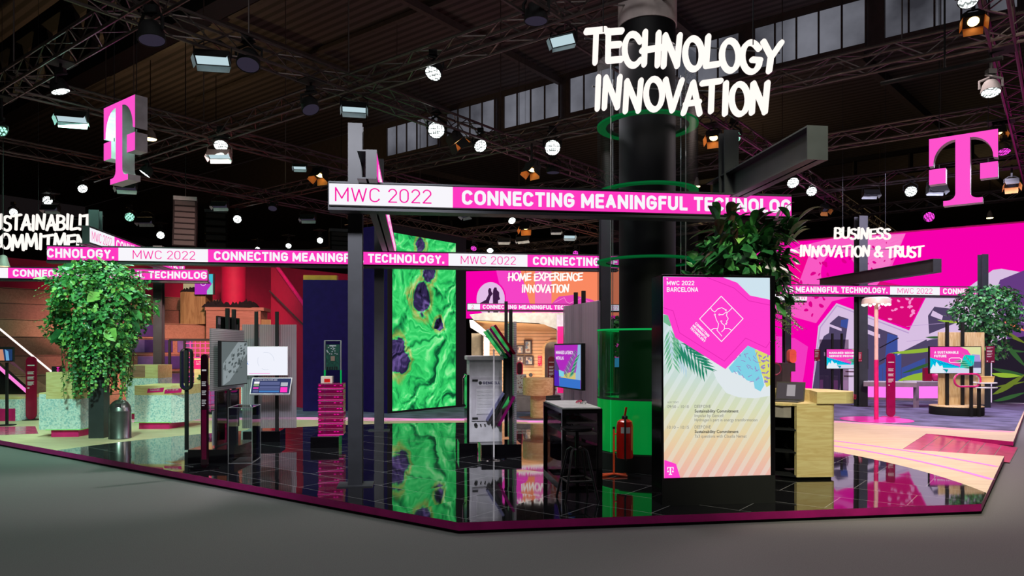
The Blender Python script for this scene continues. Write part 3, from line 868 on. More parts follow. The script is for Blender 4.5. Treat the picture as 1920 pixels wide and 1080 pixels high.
# ================================================================ STAIR SEATING at the left
def uvbox(mb, u0, u1, v0, v1, z0, z1, m):
    pts = [UV(u0, v0), UV(u1, v0), UV(u1, v1), UV(u0, v1)]
    mb.add([vert(p, z0) for p in pts] + [vert(p, z1) for p in pts], [(0, 1, 2, 3), (4, 5, 6, 7), (0, 1, 5, 4), (1, 2, 6, 5), (2, 3, 7, 6), (3, 0, 4, 7)], m)
    return mb
st = thing('stair_seating', 'broad plywood seating steps rising behind the leafy pillar and terrazzo counters', 'seating', UV(18.4, 6, SZ))
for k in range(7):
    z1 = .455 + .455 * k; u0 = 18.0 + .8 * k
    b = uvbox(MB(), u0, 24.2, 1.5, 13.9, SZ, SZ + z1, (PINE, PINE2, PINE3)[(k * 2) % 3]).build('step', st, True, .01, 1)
    uvbox(MB(), u0 - .004, u0, 1.5, 13.9, SZ + z1 - .03, SZ + z1 - .018, MATTE).build('shadow_gap', b, True)  # dark strip standing in for the shadow line between step rows
# storage boxes set into the step fronts
def front_box(name, k, v0, v1, m, par, d=.03, inset=.05):
    z0 = SZ + .455 * k + inset; u0 = 18.0 + .8 * k
    uvbox(MB(), u0 - d, u0 + .01, v0, v1, z0, z0 + .455 - 2 * inset, m).build(name, par, True)
for k, vs in ((2, ((8.15, 8.7, PURL), (8.75, 9.6, PURD), (9.75, 10.4, PURD), (10.45, 11.0, PURL))), (3, ((8.3, 8.7, PURL), (8.7, 9.5, PURD), (9.65, 10.1, PURL))), (4, ((8.15, 8.5, PURL), (8.5, 9.4, PURD),)), (5, ((8.1, 8.9, PURD),)), (1, ((8.5, 8.9, PURL), (8.9, 9.6, PURD), (9.7, 10.5, PURL))), (0, ((9.5, 10.6, PURL),))):
    for v0, v1, m in vs: front_box('drawer_front', k, v0 + (1.0 if k > 0 else .4), v1 + (1.0 if k > 0 else .4), m, st)
# wood crates standing on the upper steps
bx = thing('plywood_block', 'tall yellowish plywood block on the upper steps beside the right ticker end', 'box', UV(20.0, 11.1, SZ + .47 * 5), R(52.5))
b0 = P(338, 618, 22.1); b1 = P(383, 548, 22.1); b0.z = SZ + .455 * 5
bx.location = (b0.x, 22.1, b0.z); bx.rotation_euler = (0, 0, ROT)
MB().span((0, 0, 0), (b1.x - b0.x, .8, b1.z - b0.z), PLYD).build('body', bx, False, .01)
MB().span((.02, .05, b1.z - b0.z), (b1.x - b0.x - .02, .75, b1.z - b0.z + .02), PLYD).build('lid', bx)
b0 = P(386, 642, 21.7); b1 = P(485, 582, 21.7); b0.z = SZ + .455 * 4; LEDGE = b1.z + .1
by = thing('plywood_ledge', 'reddish plywood counter box at the right end of the seating steps under dark cloth', 'box', (b0.x, 21.7, b0.z), ROT)
MB().span((0, 0, 0), (b1.x - b0.x, 1.0, b1.z - b0.z), PINE).build('body', by, False, .01)
MB().span((-.02, -.03, b1.z - b0.z), (b1.x - b0.x + .1, 1.02, b1.z - b0.z + .1), PINE).build('top', by)
b0 = P(488, 620, 21.9); b0.z = SZ + .455 * 2
bz = thing('low_plywood_box', 'small plywood end box beside the crimson wall at the top of the steps', 'box', (b0.x, 21.9, b0.z), ROT)
MB().span((0, 0, 0), (.6, .8, 1.12), PINE).build('body', bz); MB().span((0, .1, 1.12), (.32, .7, 1.5), PLYD).build('riser', bz)
# dark clothing heap
def heap(c, w, d, h, label, name, cat):
    rr = random.Random(int(c[0] * 100)); m = MB()
    n, k = 26, 10
    vs = []
    for i in range(n + 1):
        for j in range(k + 1):
            x, y = i / n, j / k
            z = h * (math.sin(math.pi * x) ** .25) * (math.sin(math.pi * y) ** .5) * (.25 + .75 * rr.random())
            vs.append((c[0] + (x - .5) * w, c[1] + (y - .5) * d, c[2] + z))
    fs = [(i * (k + 1) + j, (i + 1) * (k + 1) + j, (i + 1) * (k + 1) + j + 1, i * (k + 1) + j + 1) for i in range(n) for j in range(k)]
    m.add(vs, fs, CLOTH, True)
    return tag(m.build(name), label, cat)
c_ = P(434, 575, 22.2)
heap((c_.x, 22.2, LEDGE), 1.5, .85, .36, 'heap of black coats lying on the reddish plywood counter box', 'coat_pile', 'clothes')
c_ = P(362, 548, 22.5)
heap((c_.x, 22.5, b1.z * 0 + P(383, 548, 22.1).z + .02), .6, .5, .2, 'black bag lying on top of the tall yellowish plywood block', 'black_bag', 'bag')
# crimson back wall, with the round column at its centre
w = MB(); uvbox(w, 24.2, 24.4, 1.5, 10.4, SZ, 4.25, CRIM); uvbox(w, 24.2, 24.4, 10.4, 22, SZ, 4.8, CRIM)
w = struct(w.build('wall_crimson'))
w = MB(); uvbox(w, 22.6, 22.9, 10.9, 11.7, SZ + 2.6, 4.1, BEIGE)
b0 = P(315, 547, 21.6)
o = thing('lit_cabinet', 'glowing cream wall cabinet behind the plywood block on the steps', 'cabinet', (b0.x, 22.6, b0.z), ROT)
MB().span((0, 0, 0), (.55, .4, .38), em('cabinet_glow', (226, 206, 160), .55)).build('body', o); MB().span((-.03, -.02, -.05), (.58, .42, 0), DARK).build('shelf', o)
b0 = P(432, 590, 22.2)
cl = MB().lathe([(.36, 3.3), (.36, 4.62)], CRIM, 32)
o = tag(cl.build('round_pillar'), 'round crimson pillar lit from above at the top of the steps', 'pillar'); o.location = (b0.x + .1, 22.2, -.35)
# crimson stair side at the right
w = MB()
q0 = FL(508, 772); q0 = P(508, 655, 20.5); q1 = P(572, 655, 18.2)
w.add([vert(q0, SZ), vert(q1, SZ), vert(q1, 2.7), vert(q0, 4.2)], [(0, 1, 2, 3)], CRIM)
e_ = (q1 - q0).normalized(); 
w.tube([vert(q0, 4.2), vert(q1, 2.7)], .05, PINKM)
w.tube([vert(q0 + V((0, -.1, 0)), 3.25), vert(q1 + V((0, -.1, 0)), 2.2)], .02, STEEL)
struct(w.build('wall_stair'))
# digital poster upstairs
b0 = P(365, 552, 22.0)
o = thing('poster_screen', 'purple and turquoise poster screen in front of the crimson pillar', 'screen', (b0.x, 22.0, b0.z), ROT)
MB().span((0, 0, 0), (.58, .06, .64), DARK).build('frame', o)
g = G((b0.x, 21.985, 0), nD)
g.poly([(365, 515), (399, 515), (399, 552), (365, 552)], em('poster_purple', (190, 50, 200), .9)); g.poly([(388, 514), (399, 514), (399, 535), (394, 528)], em('poster_cyan', (70, 200, 220), .9)); g.poly([(388, 545), (399, 530), (399, 552), (388, 552)], em('poster_mint', (150, 220, 200), .9))
g.circle((381, 531), 5, E_WHITE); g.circle((381, 531), 4.3, em('poster_purple', (190, 50, 200), .9) if 'poster_purple' not in M else M['poster_purple'])
g.build('screen', o)
# ================================================================ POSTS, TICKER BEAMS
def hprofile(mb, p, z0, z1, w, d, m, t=.022):
    """H section standing at p: two flanges facing the viewer and a web"""
    T = Matrix.Translation(vert(p, 0))
    mb.span((-w / 2, -d / 2, z0), (w / 2, -d / 2 + t, z1), m, T)
    mb.span((-w / 2, d / 2 - t, z0), (w / 2, d / 2, z1), m, T)
    mb.span((-t / 2, -d / 2 + t, z0), (t / 2, d / 2 - t, z1), m, T)
def post(px, Y, top, label, w=.17, plate=True):
    p = V((XY(px, Y), Y, 0))
    o = thing('steel_post', label, 'post', (p.x, p.y, SZ), ROT, 'steel posts carrying the ticker beams')
    m = MB(); hprofile(m, V((0, 0, 0)), .014 if plate else 0, top - SZ, w, w, STEEL)
    m.build('column', o)
    if plate: MB().span((-.19, -.15, 0), (.19, .15, .014), STEEL).build('base_plate', o)
    return o
post(667, 7.96, 4.08, 'tall grey steel post in front, left end of the nearest ticker beam', .155)
post(711, 13.3, 5.1, 'steel post just left of the green screen, behind the foremost post')
post(298, 16.4, 3.95, 'steel post rising behind the pale counters, right of the leafy pillar', .19)
post(1614, 18.97, 5.1, 'black steel post standing between the security screen and the bulb lamp', .24)
post(1475, 22.9, 4.0, 'dark steel post in front of the pink wall just right of the totem', .2)
post(179.5, 12.87, 4.08, 'steel post poking up above the tickers right behind the left letters')
post(1134, 12.2, 4.0, 'steel post seen through the clear column, left of its dark core', .16)

BEAMZ = 3.235
def beam(x0, x1, Y0, segs, label, LH=.112, z=BEAMZ, dirn=None, dp=.2, end=None):
    """I beam with a lit ticker on its near face; x0, Y0: near face at its left end; segs in photo columns"""
    O = V((XY(x0, Y0), Y0, z)); d = cD
    t1 = None
    def tt(px): 
        k = (px - 960) / F
        return (k * O.y - O.x) / (d.x - k * d.y)
    Lg = tt(x1)
    o = thing('ticker_beam', label, 'sign', (O.x, O.y, O.z), ROT, 'steel beams with lit ticker displays')
    m = MB(); H = LH + .025
    m.span((0, 0, H - .018), (Lg, dp, H), STEEL); m.span((0, 0, -H - .03), (Lg, dp, -H), STEEL)
    m.span((0, dp * .45, -H), (Lg, dp * .55, H), STEEL); m.span((0, 0, -H), (.012, dp, H), STEEL)
    m.build('beam', o)
    s = MB(); s.span((.012, .004, -LH - .012), (Lg, .045, LH + .012), MATTE)
    X, Z = V((1, 0, 0)), V((0, 0, 1))
    for a, b, kind, txt, ta, tb in segs:
        xa, xb = max(.012, tt(a)), min(Lg, tt(b))
        s.poly([(xa, 0, -LH), (xb, 0, -LH), (xb, 0, LH), (xa, 0, LH)], E_WHITE if kind == 'w' else E_PINK)
        if txt:
            if kind == 'w': s.text(txt, (0, -.002, 0), X, Z, tt(ta), tt(tb), -LH * .68, LH * .66, E_INK, -.012)
            else: s.text(txt, (0, -.002, 0), X, Z, tt(ta), tt(tb), -LH * .70, LH * .72, E_WHITE, .022)
    s.build('ticker_display', o)
    return o, Lg
T1 = 'CONNECTING MEANINGFUL TECHNOLOGY.'
beam(615, 1484, 7.57, [(615, 849, 'w', 'MWC 2022', 628, 809), (849, 1484, 'p', 'CONNECTING MEANINGFUL TECHNOLOG', 866, 1483)],
     'nearest and largest ticker beam running in front of the dark column')
beam(87, 1160, 12.22, [(87, 222, 'p', 'CHNOLOGY.', 88, 214), (222, 390, 'w', 'MWC 2022', 249, 366), (390, 841, 'p', T1, 401, 833), (841, 989, 'w', 'MWC 2022', 864, 967), (989, 1160, 'p', 'CONNECTING ME', 999, 1158)],
     'longest ticker beam crossing the booth from the leafy pillar to the column')
beam(-60, 389, 15.3, [(-60, 15, 'w', None, 0, 0), (15, 389, 'p', 'CONNECTING MEANINGFUL TECHNOLOG', 24, 388)],
     'ticker beam at the far left passing behind the leafy pillar')
beam(1462, 1872, 18.35, [(1462, 1669, 'p', 'NG MEANINGFUL TECHNOLOGY.', 1470, 1664), (1669, 1762, 'w', 'MWC 2022', 1683, 1748), (1762, 1872, 'p', 'CONNECTING ME', 1768, 1871)],
     'ticker beam at the right in front of the pink printed wall', .108, 3.13)
beam(876, 1162, 27.6, [(876, 900, 'w', '2', 884, 889), (900, 1112, 'p', T1, 905, 1107), (1112, 1162, 'w', 'MWC 2022', 1117, 1158)],
     'small distant ticker beam above the wooden house')
beam(1440, 1513, 22.4, [(1440, 1513, 'w', 'MW', 1491, 1511)], 'short white ticker end just right of the hanging fern leaves', .11)

def nbeam(px, py, Y, Lg, label, lit=None, z=None, H=.15, W=.2):
    """beam running away from the viewer, resting on the ticker beams; (px, py, Y) is the middle of its near end"""
    p = P(px, py, Y)
    o = thing('cross_beam', label, 'beam', p, ROT, 'cross beams lying over the ticker beams')
    m = MB()
    m.span((-W / 2, 0, H - .016), (W / 2, Lg, H), STEEL); m.span((-W / 2, 0, -H), (W / 2, Lg, -H + .016), STEEL)
    m.span((-.012, 0, -H), (.012, Lg, H), STEEL)
    m.build('beam', o)
    MB().span((-.012 if lit else -W / 2, -.01, -H), (W / 2, 0, H), STEEL).build('end_plate', o)
    if lit:
        s = MB(); s.span((W / 2 - .04, .0, -H + .017), (W / 2 - .002, Lg, H - .017), MATTE)
        X, Z = V((0, 1, 0)), V((0, 0, 1)); h = H - .03
        for a, b, kind, txt, ta, tb in lit:
            s.poly([(W / 2, a, -h), (W / 2, b, -h), (W / 2, b, h), (W / 2, a, h)], E_WHITE if kind == 'w' else E_PINK)
            if txt:
                if kind == 'w': s.text(txt, (W / 2 + .002, 0, 0), X, Z, ta, tb, -h * .68, h * .66, E_INK, -.012)
                else: s.text(txt, (W / 2 + .002, 0, 0), X, Z, ta, tb, -h * .7, h * .72, E_WHITE, .022)
        s.build('ticker_display', o)
    return o
nbeam(688, 308, 7.42, 6.9, 'cross beam with its end plate beside the foremost post, pink light along its side', [(0, 6.9, 'p', 'MWC 2022 CONNECTING MEANINGFUL', .3, 6.6)])
nbeam(156, 440, 11.85, 4.9, 'cross beam with white ticker end poking out below the letters at the left', [(0, .98, 'w', 'MWC 2022', .08, .86), (.98, 4.9, 'p', 'CONNECTING MEANINGFUL TR', 1.05, 4.8)])
nbeam(1532, 268, 6.55, 2.3, 'dark unlit cross beam sticking out high at the right of the nearest ticker', None, None, .155, .2)
nbeam(1757, 498, 15.7, 4.6, 'dark unlit cross beam slanting before the pink printed wall', None, None, .15, .2)

# ================================================================ BRUSH LETTER SIGNS
def arcp(cx, cy, rx, ry, a0, a1, n=10):
    return [(cx + rx * math.cos(R(a0 + (a1 - a0) * i / n)), cy + ry * math.sin(R(a0 + (a1 - a0) * i / n))) for i in range(n + 1)]
BR = {
 'T': (.72, [[(.02, .90), (.70, 1.0)], [(.38, .95), (.34, 0)]]),
 'E': (.62, [[(.10, .92), (.08, .05)], [(.06, .90), (.58, .97)], [(.08, .50), (.50, .55)], [(.08, .04), (.56, .10)]]),
 'C': (.68, [[(.62, .78)] + arcp(.36, .5, .30, .48, 60, 300, 14) + [(.62, .2)]]),
 'H': (.70, [[(.12, 1), (.08, 0)], [(.60, 1), (.56, 0)], [(.0, .42), (.70, .56)]]),
 'N': (.78, [[(.14, .96), (.08, 0)], [(.14, .96), (.56, .06)], [(.66, 1), (.56, .03)]]),
 'O': (.74, [arcp(.37, .5, .30, .49, 90, 450, 22)]),
 'L': (.58, [[(.16, 1), (.08, .05)], [(.08, .05), (.54, .14)]]),
 'G': (.78, [[(.66, .80)] + arcp(.38, .5, .32, .49, 60, 330, 16) + [(.68, .42)], [(.42, .42), (.70, .42)]]),
 'Y': (.70, [[(.04, .98), (.32, .50)], [(.68, 1), (.30, .44), (.24, 0)]]),
 'I': (.32, [[(.18, 1), (.14, 0)]]),
 'V': (.68, [[(.06, 1), (.30, .02)], [(.66, 1), (.30, .02)]]),
 'A': (.72, [[(.40, 1), (.04, 0)], [(.40, 1), (.64, 0)], [(.12, .30), (.62, .38)]]),
 'S': (.62, [arcp(.34, .74, .24, .23, 35, 250, 9) + arcp(.30, .26, .26, .25, 70, -150, 9)]),
 'U': (.70, [[(.10, 1), (.08, .38)] + arcp(.34, .32, .26, .30, 180, 360, 9) + [(.62, 1)]]),
 'B': (.68, [[(.12, 1), (.08, .02)], [(.10, .98)] + arcp(.34, .76, .24, .22, 90, -90, 7) + [(.12, .53)], [(.12, .53)] + arcp(.34, .28, .28, .25, 90, -90, 7) + [(.08, .03)]]),
 'M': (.92, [[(.16, .98), (.06, 0)], [(.16, .98), (.42, .2)], [(.74, 1), (.42, .2)], [(.74, 1), (.82, 0)]]),
 'R': (.68, [[(.12, 1), (.08, 0)], [(.10, .98)] + arcp(.32, .75, .26, .22, 90, -90, 7) + [(.12, .52)], [(.30, .5), (.62, 0)]]),
 'X': (.70, [[(.08, 1), (.60, 0)], [(.64, 1), (.04, 0)]]),
 'P': (.66, [[(.12, 1), (.08, 0)], [(.10, .98)] + arcp(.32, .72, .27, .25, 90, -90, 7) + [(.12, .47)]]),
 '&': (.76, [[(.70, .02), (.22, .66)] + arcp(.34, .80, .15, .17, 200, -20, 8) + [(.20, .42)] + arcp(.30, .22, .24, .22, 150, 340, 9) + [(.68, .40)]]),
 ' ': (.36, []),
}
def stroke(mb, pts, w, depth, m, tf):
    """rounded brush stroke: one capsule per segment, pushed back by depth"""
    r = w / 2
    for (x0, y0), (x1, y1) in zip(pts[:-1], pts[1:]):
        a = math.atan2(y1 - y0, x1 - x0)
        o = [(x1 + r * math.cos(a - math.pi / 2 + math.pi * i / 5), y1 + r * math.sin(a - math.pi / 2 + math.pi * i / 5)) for i in range(6)] + \
            [(x0 + r * math.cos(a + math.pi / 2 + math.pi * i / 5), y0 + r * math.sin(a + math.pi / 2 + math.pi * i / 5)) for i in range(6)]
        n = len(o)
        vs = [tf(x, y, 0) for x, y in o] + [tf(x, y, depth) for x, y in o]
        mb.add(vs, [tuple(range(n)), tuple(range(2 * n - 1, n - 1, -1))] + [(i, (i + 1) % n, n + (i + 1) % n, n + i) for i in range(n)], m)
def brush_sign(lines, Y, label, w=.17, wires=()):
    """lines: (text, x0, y_top_left, y_bottom_left, x1, y_top_right, y_bottom_right) in photo pixels; letters lie on one upright plane"""
    O = V((XY(lines[0][1], Y), Y, 0)); N = nD
    base = ray(lines[-1][1], lines[-1][3], O, N)
    o = thing('letter_sign', label, 'sign', base, ROT)
    for txt, x0, t0, b0, x1, t1, b1 in lines:
        W = sum(BR[c][0] for c in txt); x = 0
        rail = MB(); pa, pb = ray(x0, t0 + (b0 - t0) * .25, O, N), ray(x1, t1 + (b1 - t1) * .25, O, N)
        rail.tube([pa + N * .07, pb + N * .07], .008, DARK); rail.build('rail', o, True)
        for i, c in enumerate(txt):
            wd_ = BR[c][0]
            if BR[c][1]:
                mb = MB(); jit = .05 * math.sin(i * 2.3)
                def tf(px, py, dz):
                    f = (x + px) / W
                    X_ = x0 + (x1 - x0) * f; tp = t0 + (t1 - t0) * f; bt = b0 + (b1 - b0) * f
                    yy = py + jit
                    return ray(X_, bt + (tp - bt) * yy, O, N) + N * dz
                hh = (b0 - t0); ww = (x1 - x0) / W
                for s_ in BR[c][1]: stroke(mb, s_, w, .05, E_SIGN, tf)
                mb.build('letter', o, True)
            x += wd_
    for (xa, ya) in wires:
        p = ray(xa, ya, O, N); MB().cyl(p, vert(p, 12.58 if p.dot(vD) < vC else 10.75), .006, DARK, 5).build('hanging_wire', o, True)
    return o
brush_sign([('TECHNOLOGY', 1099, 51, 114, 1468, 81, 136), ('INNOVATION', 1114, 143, 202, 1447, 157, 214)], 7.75,
           'large glowing white brush lettering TECHNOLOGY INNOVATION hung before the dark column', .165, ((1131, 60), (1412, 84)))
brush_sign([('SUSTAINABILITY', -30, 403, 431, 190, 403, 430), ('COMMITMENT', -19, 439, 467, 183, 439, 467)], 17,
           'white brush lettering SUSTAINABILITY COMMITMENT cut off by the left edge', .15, ((4, 440), (72, 402)))
brush_sign([('HOME EXPERIENCE', 953, 512, 526, 1093, 512, 526), ('INNOVATION', 978, 534, 548, 1068, 534, 548)], 26.6,
           'small white brush lettering HOME EXPERIENCE INNOVATION above the wooden house', .165, ((985, 515), (1060, 515)))
brush_sign([('BUSINESS', 1565, 427, 447, 1671, 428, 448), ('INNOVATION & TRUST', 1500, 460, 480, 1733, 462, 482)], 17.2,
           'white brush lettering BUSINESS INNOVATION & TRUST before the pink wall', .14, ((1580, 427), (1660, 427)))

# ================================================================ HANGING T SIGNS
def tlogo(c, Y, hpx, label):
    """c: photo position of the middle of the face"""
    h = hpx * Y / F; p = P(c[0], c[1], Y)
    o = thing('hanging_letter', label, 'sign', V((p.x, p.y, p.z - h / 2)), R(-37.5), 'large hanging T letters')
    k = .84
    def A(cx, cy, rx, ry, a0, a1, n=9): return arcp(cx, cy, rx, ry, a0, a1, n)
    out_ = [(0, 1), (0, .60), (.055, .60)] + A(.33, .62, .275, .32, 180, 90) + [(.33, .16)] + A(.23, .16, .10, .09, 0, -90, 5) + [(.18, .07), (.18, 0), (.66, 0), (.66, .07)] + \
        A(.61, .16, .10, .09, 270, 180, 5) + [(.51, .94)] + A(.51, .62, .275, .32, 90, 0) + [(.84, .60), (.84, 1)]
    X, Z = V((1, 0, 0)), V((0, 0, 1)); dep = V((0, .15 * h, 0)); org = V((-.42 * h, 0, 0))
    def pr(pts, nm):
        m = MB(); q = [(x * h, y * h) for x, y in pts]
        m.prism(q, org, X, Z, dep, E_TPINK, GREYT)
        # dark seam behind the lit face
        m.build(nm, o)
    pr(out_, 'letter_body')
    pr([(0, .33), (.21, .33), (.21, .55), (0, .55)], 'letter_square'); pr([(.63, .33), (.84, .33), (.84, .55), (.63, .55)], 'letter_square')
    for x in (-.3 * h, .3 * h): MB().cyl((x, .075 * h, h), (x, .075 * h, 12.58 - o.location.z), .007, DARK, 5).build('hanging_wire', o)
    for x in (-.3 * h, .3 * h):
        MB().cyl((x, .075 * h, .5 * h), (x * 1.0, .075 * h, .62 * h), .012, DARK, 5).build('bracket', o)
    return o
tlogo((1805, 317), 13.6, 131, 'glowing magenta T with two squares hanging high at the right')
tlogo((223, 266), 12.0, 151, 'glowing magenta T seen edge-on with pale sides, hanging at the left')

# ================================================================ TRUSSES AND STAGE LAMPS
TZ = 6.1
US = (.7, 5.4, 9.7, 14.1, 18.6); VS = (4.5, 8.1, 12.3, 16.6, 21.0, 25.5)
def truss(a, b, label, z=TZ, s=.29):
    d = (b - a).normalized(); L = (b - a).length; ang = math.atan2(d.y, d.x)
    o = thing('lighting_truss', label, 'truss', V((a.x, a.y, z)), ang, 'black lattice lighting trusses')
    h = s / 2
    for y in (-h, h):
        for zz in (-h, h):
            MB().cyl((0, y, zz), (L, y, zz), .025, TRUSS, 6).build('chord', o)
    m = MB(); n = int(L / .42)
    for i in range(n):
        x0, x1 = L * i / n, L * (i + 1) / n; q = 1 if i % 2 else -1
        for y in (-h, h): m.cyl((x0, y, -h * q), (x1, y, h * q), .011, TRUSS, 4, cap=False)
        for zz in (-h, h): m.cyl((x0, -h * q, zz), (x1, h * q, zz), .011, TRUSS, 4, cap=False)
    m.build('lacing', o)
    for t in (.12, .5, .88):
        MB().cyl((L * t, 0, h), (L * t, 0, 12.58 - z if (a + d * L * t).dot(vD) < vC else 10.75 - z), .012, TRUSS, 5).build('hoist_chain', o)
    return o
nm_u = ['rightmost truss receding beside the right T letter', 'truss receding behind the large white lettering', 'truss receding from top centre left past the long ticker beam', 'truss receding at the left behind the left T letter', 'truss receding at the far left edge']
nm_v = ['nearest cross truss slanting across the top left corner', 'cross truss running from top centre down to the left', 'cross truss behind the dark column reaching the right edge', 'thin cross truss behind the right T letter', 'distant cross truss low above the tickers', 'farthest cross truss low under the hall roof']
for u, l in zip(US, nm_u): truss(UV(u, 2.5 if u < 10 else 4.5), UV(u, 33), l)
for v, l in zip(VS, nm_v): truss(UV(-5 if v > 20 else -.5 if v > 5 else 8, v), UV(28 if v > 20 else 20, v), l)
# pipe at the right with a hanging rod
pp = [P(1652, 157, 9.6), P(1880, 108, 8.6)]
o = thing('hanging_pipe', 'black pipe sloping below the roof above the right T letter', 'pipe', pp[0], 0)
MB().cyl(pp[0], pp[1], .03, MATTE, 8).build('pipe', o, True); q = pp[0].lerp(pp[1], .55)
MB().cyl(q, V((q.x, q.y, 6.1)), .012, MATTE, 6).build('rod', o, True)

def find_depth(px, py):
    best = None
    for i in range(31):
        z = 5.35 + .02 * i
        Y = (z - CZ) * F / (HZ - py); p = P(px, py, Y); u, v = p.dot(uD), p.dot(vD)
        du = min(abs(u - q) for q in US); dv = min(abs(v - q) for q in VS)
        k = min(du, dv)
        if best is None or k < best[0]: best = (k, p)
    k, p = best; u, v = p.dot(uD), p.dot(vD)
    du = min(US, key=lambda q: abs(u - q)) - u; dv = min(VS, key=lambda q: abs(v - q)) - v
    return p, (uD * du if abs(du) < abs(dv) else vD * dv)
CAMP = V((0, 0, CZ))
def stage_lamp(kind, px, py, spx, label, lens, look=(0, 0, -1), face=0., power=0, tgt=None, col=(255, 250, 250), group='lamps hanging under the trusses', cone=40):
    """face 0..1 turns the lamp from its own direction towards the viewer"""
    p, arm = find_depth(px, py); s = spx * p.y / F
    tocam = (CAMP - p).normalized(); d = (V(look).normalized() * (1 - face) + tocam * face).normalized()
    nm = {'wash': 'wash_light', 'soft': 'soft_light', 'fresnel': 'fresnel_light'}[kind]
    o = thing(nm, label, 'stage light', p, 0, group)
    up = UP if abs(d.dot(UP)) < .97 else V((.3, .95, 0)).normalized()
    x = d.cross(up).normalized(); y = x.cross(d)
    T = Matrix((x, y, -d)).transposed().to_4x4()   # local -z is the beam
    if kind == 'wash':
        r = s / 2
        m = MB(); m.lathe([(.25 * r, 1.5 * r), (.62 * r, 1.35 * r), (.86 * r, .9 * r), (.98 * r, .3 * r), (1.0 * r, 0), (.93 * r, -.02 * r), (.9 * r, .05 * r)], MATTE, 20, T=T)
        m.build('head', o)
        l = MB(); l.lathe([(.01 * r, .02 * r), (.9 * r, .02 * r)], lens, 20, T=T, smooth=False, cap=False); l.build('lens', o)
        yk = MB(); yk.tube([T @ V((-1.05 * r, 0, .6 * r)), T @ V((-1.08 * r, 0, .8 * r)) + UP * .7 * r, UP * 2.0 * r + V((-.6 * r, 0, 0)), UP * 2.0 * r + V((.6 * r, 0, 0)), T @ V((1.08 * r, 0, .8 * r)) + UP * .7 * r, T @ V((1.05 * r, 0, .6 * r))], .09 * r + .008, MATTE, 6)
        yk.build('yoke', o)
        MB().box((0, 0, 2.3 * r), (.9 * r, .7 * r, .55 * r), MATTE).build('base', o)
        topz = 2.5 * r
    else:
        w = s; hh = s * (.42 if kind == 'soft' else .72); dl = s * (.30 if kind == 'soft' else .6)
        m = MB()
        pr = [(-hh / 2, 0), (hh / 2, 0), (hh * .46, dl * .7), (hh * .2, dl), (-hh * .2, dl), (-hh * .46, dl * .7)]
        vs = [T @ V((sx * w / 2, a, b)) for sx in (-1, 1) for a, b in pr]; n = len(pr)
        m.add(vs, [tuple(range(n)), tuple(range(2 * n - 1, n - 1, -1))] + [(i, (i + 1) % n, n + (i + 1) % n, n + i) for i in range(n)], MATTE)
        m.build('housing', o)
        l = MB()
        if kind == 'soft': l.poly([T @ V(q) for q in ((-w * .46, -hh * .42, -.004), (w * .46, -hh * .42, -.004), (w * .46, hh * .42, -.004), (-w * .46, hh * .42, -.004))], lens)
        else: l.lathe([(.001, -.006), (hh * .4, -.006)], lens, 16, T=T, cap=False)
        l.build('lens', o)
        dm = DOORW if kind == 'soft' else DOORO; q = s * (.2 if kind == 'soft' else .5)
        for a, b in (((-w / 2, -hh / 2), (w / 2, -hh / 2)), ((-w / 2, hh / 2), (w / 2, hh / 2)), ((-w / 2, -hh / 2), (-w / 2, hh / 2)), ((w / 2, -hh / 2), (w / 2, hh / 2))):
            ox = 0 if a[0] != b[0] else math.copysign(.45 * q, a[0]); oy = 0 if a[1] != b[1] else math.copysign(.45 * q, a[1])
            b3 = MB(); A0, B0 = T @ V((a[0], a[1], -.002)), T @ V((b[0], b[1], -.002)); A1, B1 = T @ V((a[0] * .92 + ox, a[1] * .92 + oy, -q)), T @ V((b[0] * .92 + ox, b[1] * .92 + oy, -q))
            oo = T @ V((math.copysign(.006, ox) if ox else 0, math.copysign(.006, oy) if oy else 0, 0))
            b3.poly([A0, B0, B1, A1], dm); b3.add([A0 + oo, B0 + oo, B1 + oo, A1 + oo], [(0, 1, 2, 3)], MATTE); b3.build('barn_door', o)
        yk = MB(); c1 = T @ V((-w * .54, 0, dl * .4)); c2 = T @ V((w * .54, 0, dl * .4)); zt = max(c1.z, c2.z) + s * .45
        yk.tube([c1, c1 + UP * s * .3, (c1 + c2) / 2 + UP * (s * .5) + (c1 - c2) * .2, (c1 + c2) / 2 + UP * (s * .5) - (c1 - c2) * .2, c2 + UP * s * .3, c2], .012, MATTE, 6); yk.build('yoke', o)
        topz = ((c1 + c2) / 2).z + s * .5
    if p.z + topz < 5.95:
        cl_ = MB().cyl((0, 0, topz - .02), (0, 0, 6.02 - p.z), .022, MATTE, 6)
        if arm.length > .1: cl_.cyl((0, 0, 5.93 - p.z), arm * 1.06 + UP * (5.95 - p.z), .02, MATTE, 6)
        cl_.box((arm if arm.length > .1 else V((0, 0, 0))) + UP * (5.945 - p.z), (.36, .36, .02), MATTE, R(52.5))
        cl_.build('clamp', o)
    if power:
        lamp('beam_light', 'SPOT', p + d * (s * .6) , tgt, power, col, .12, cone, .7)
    return o
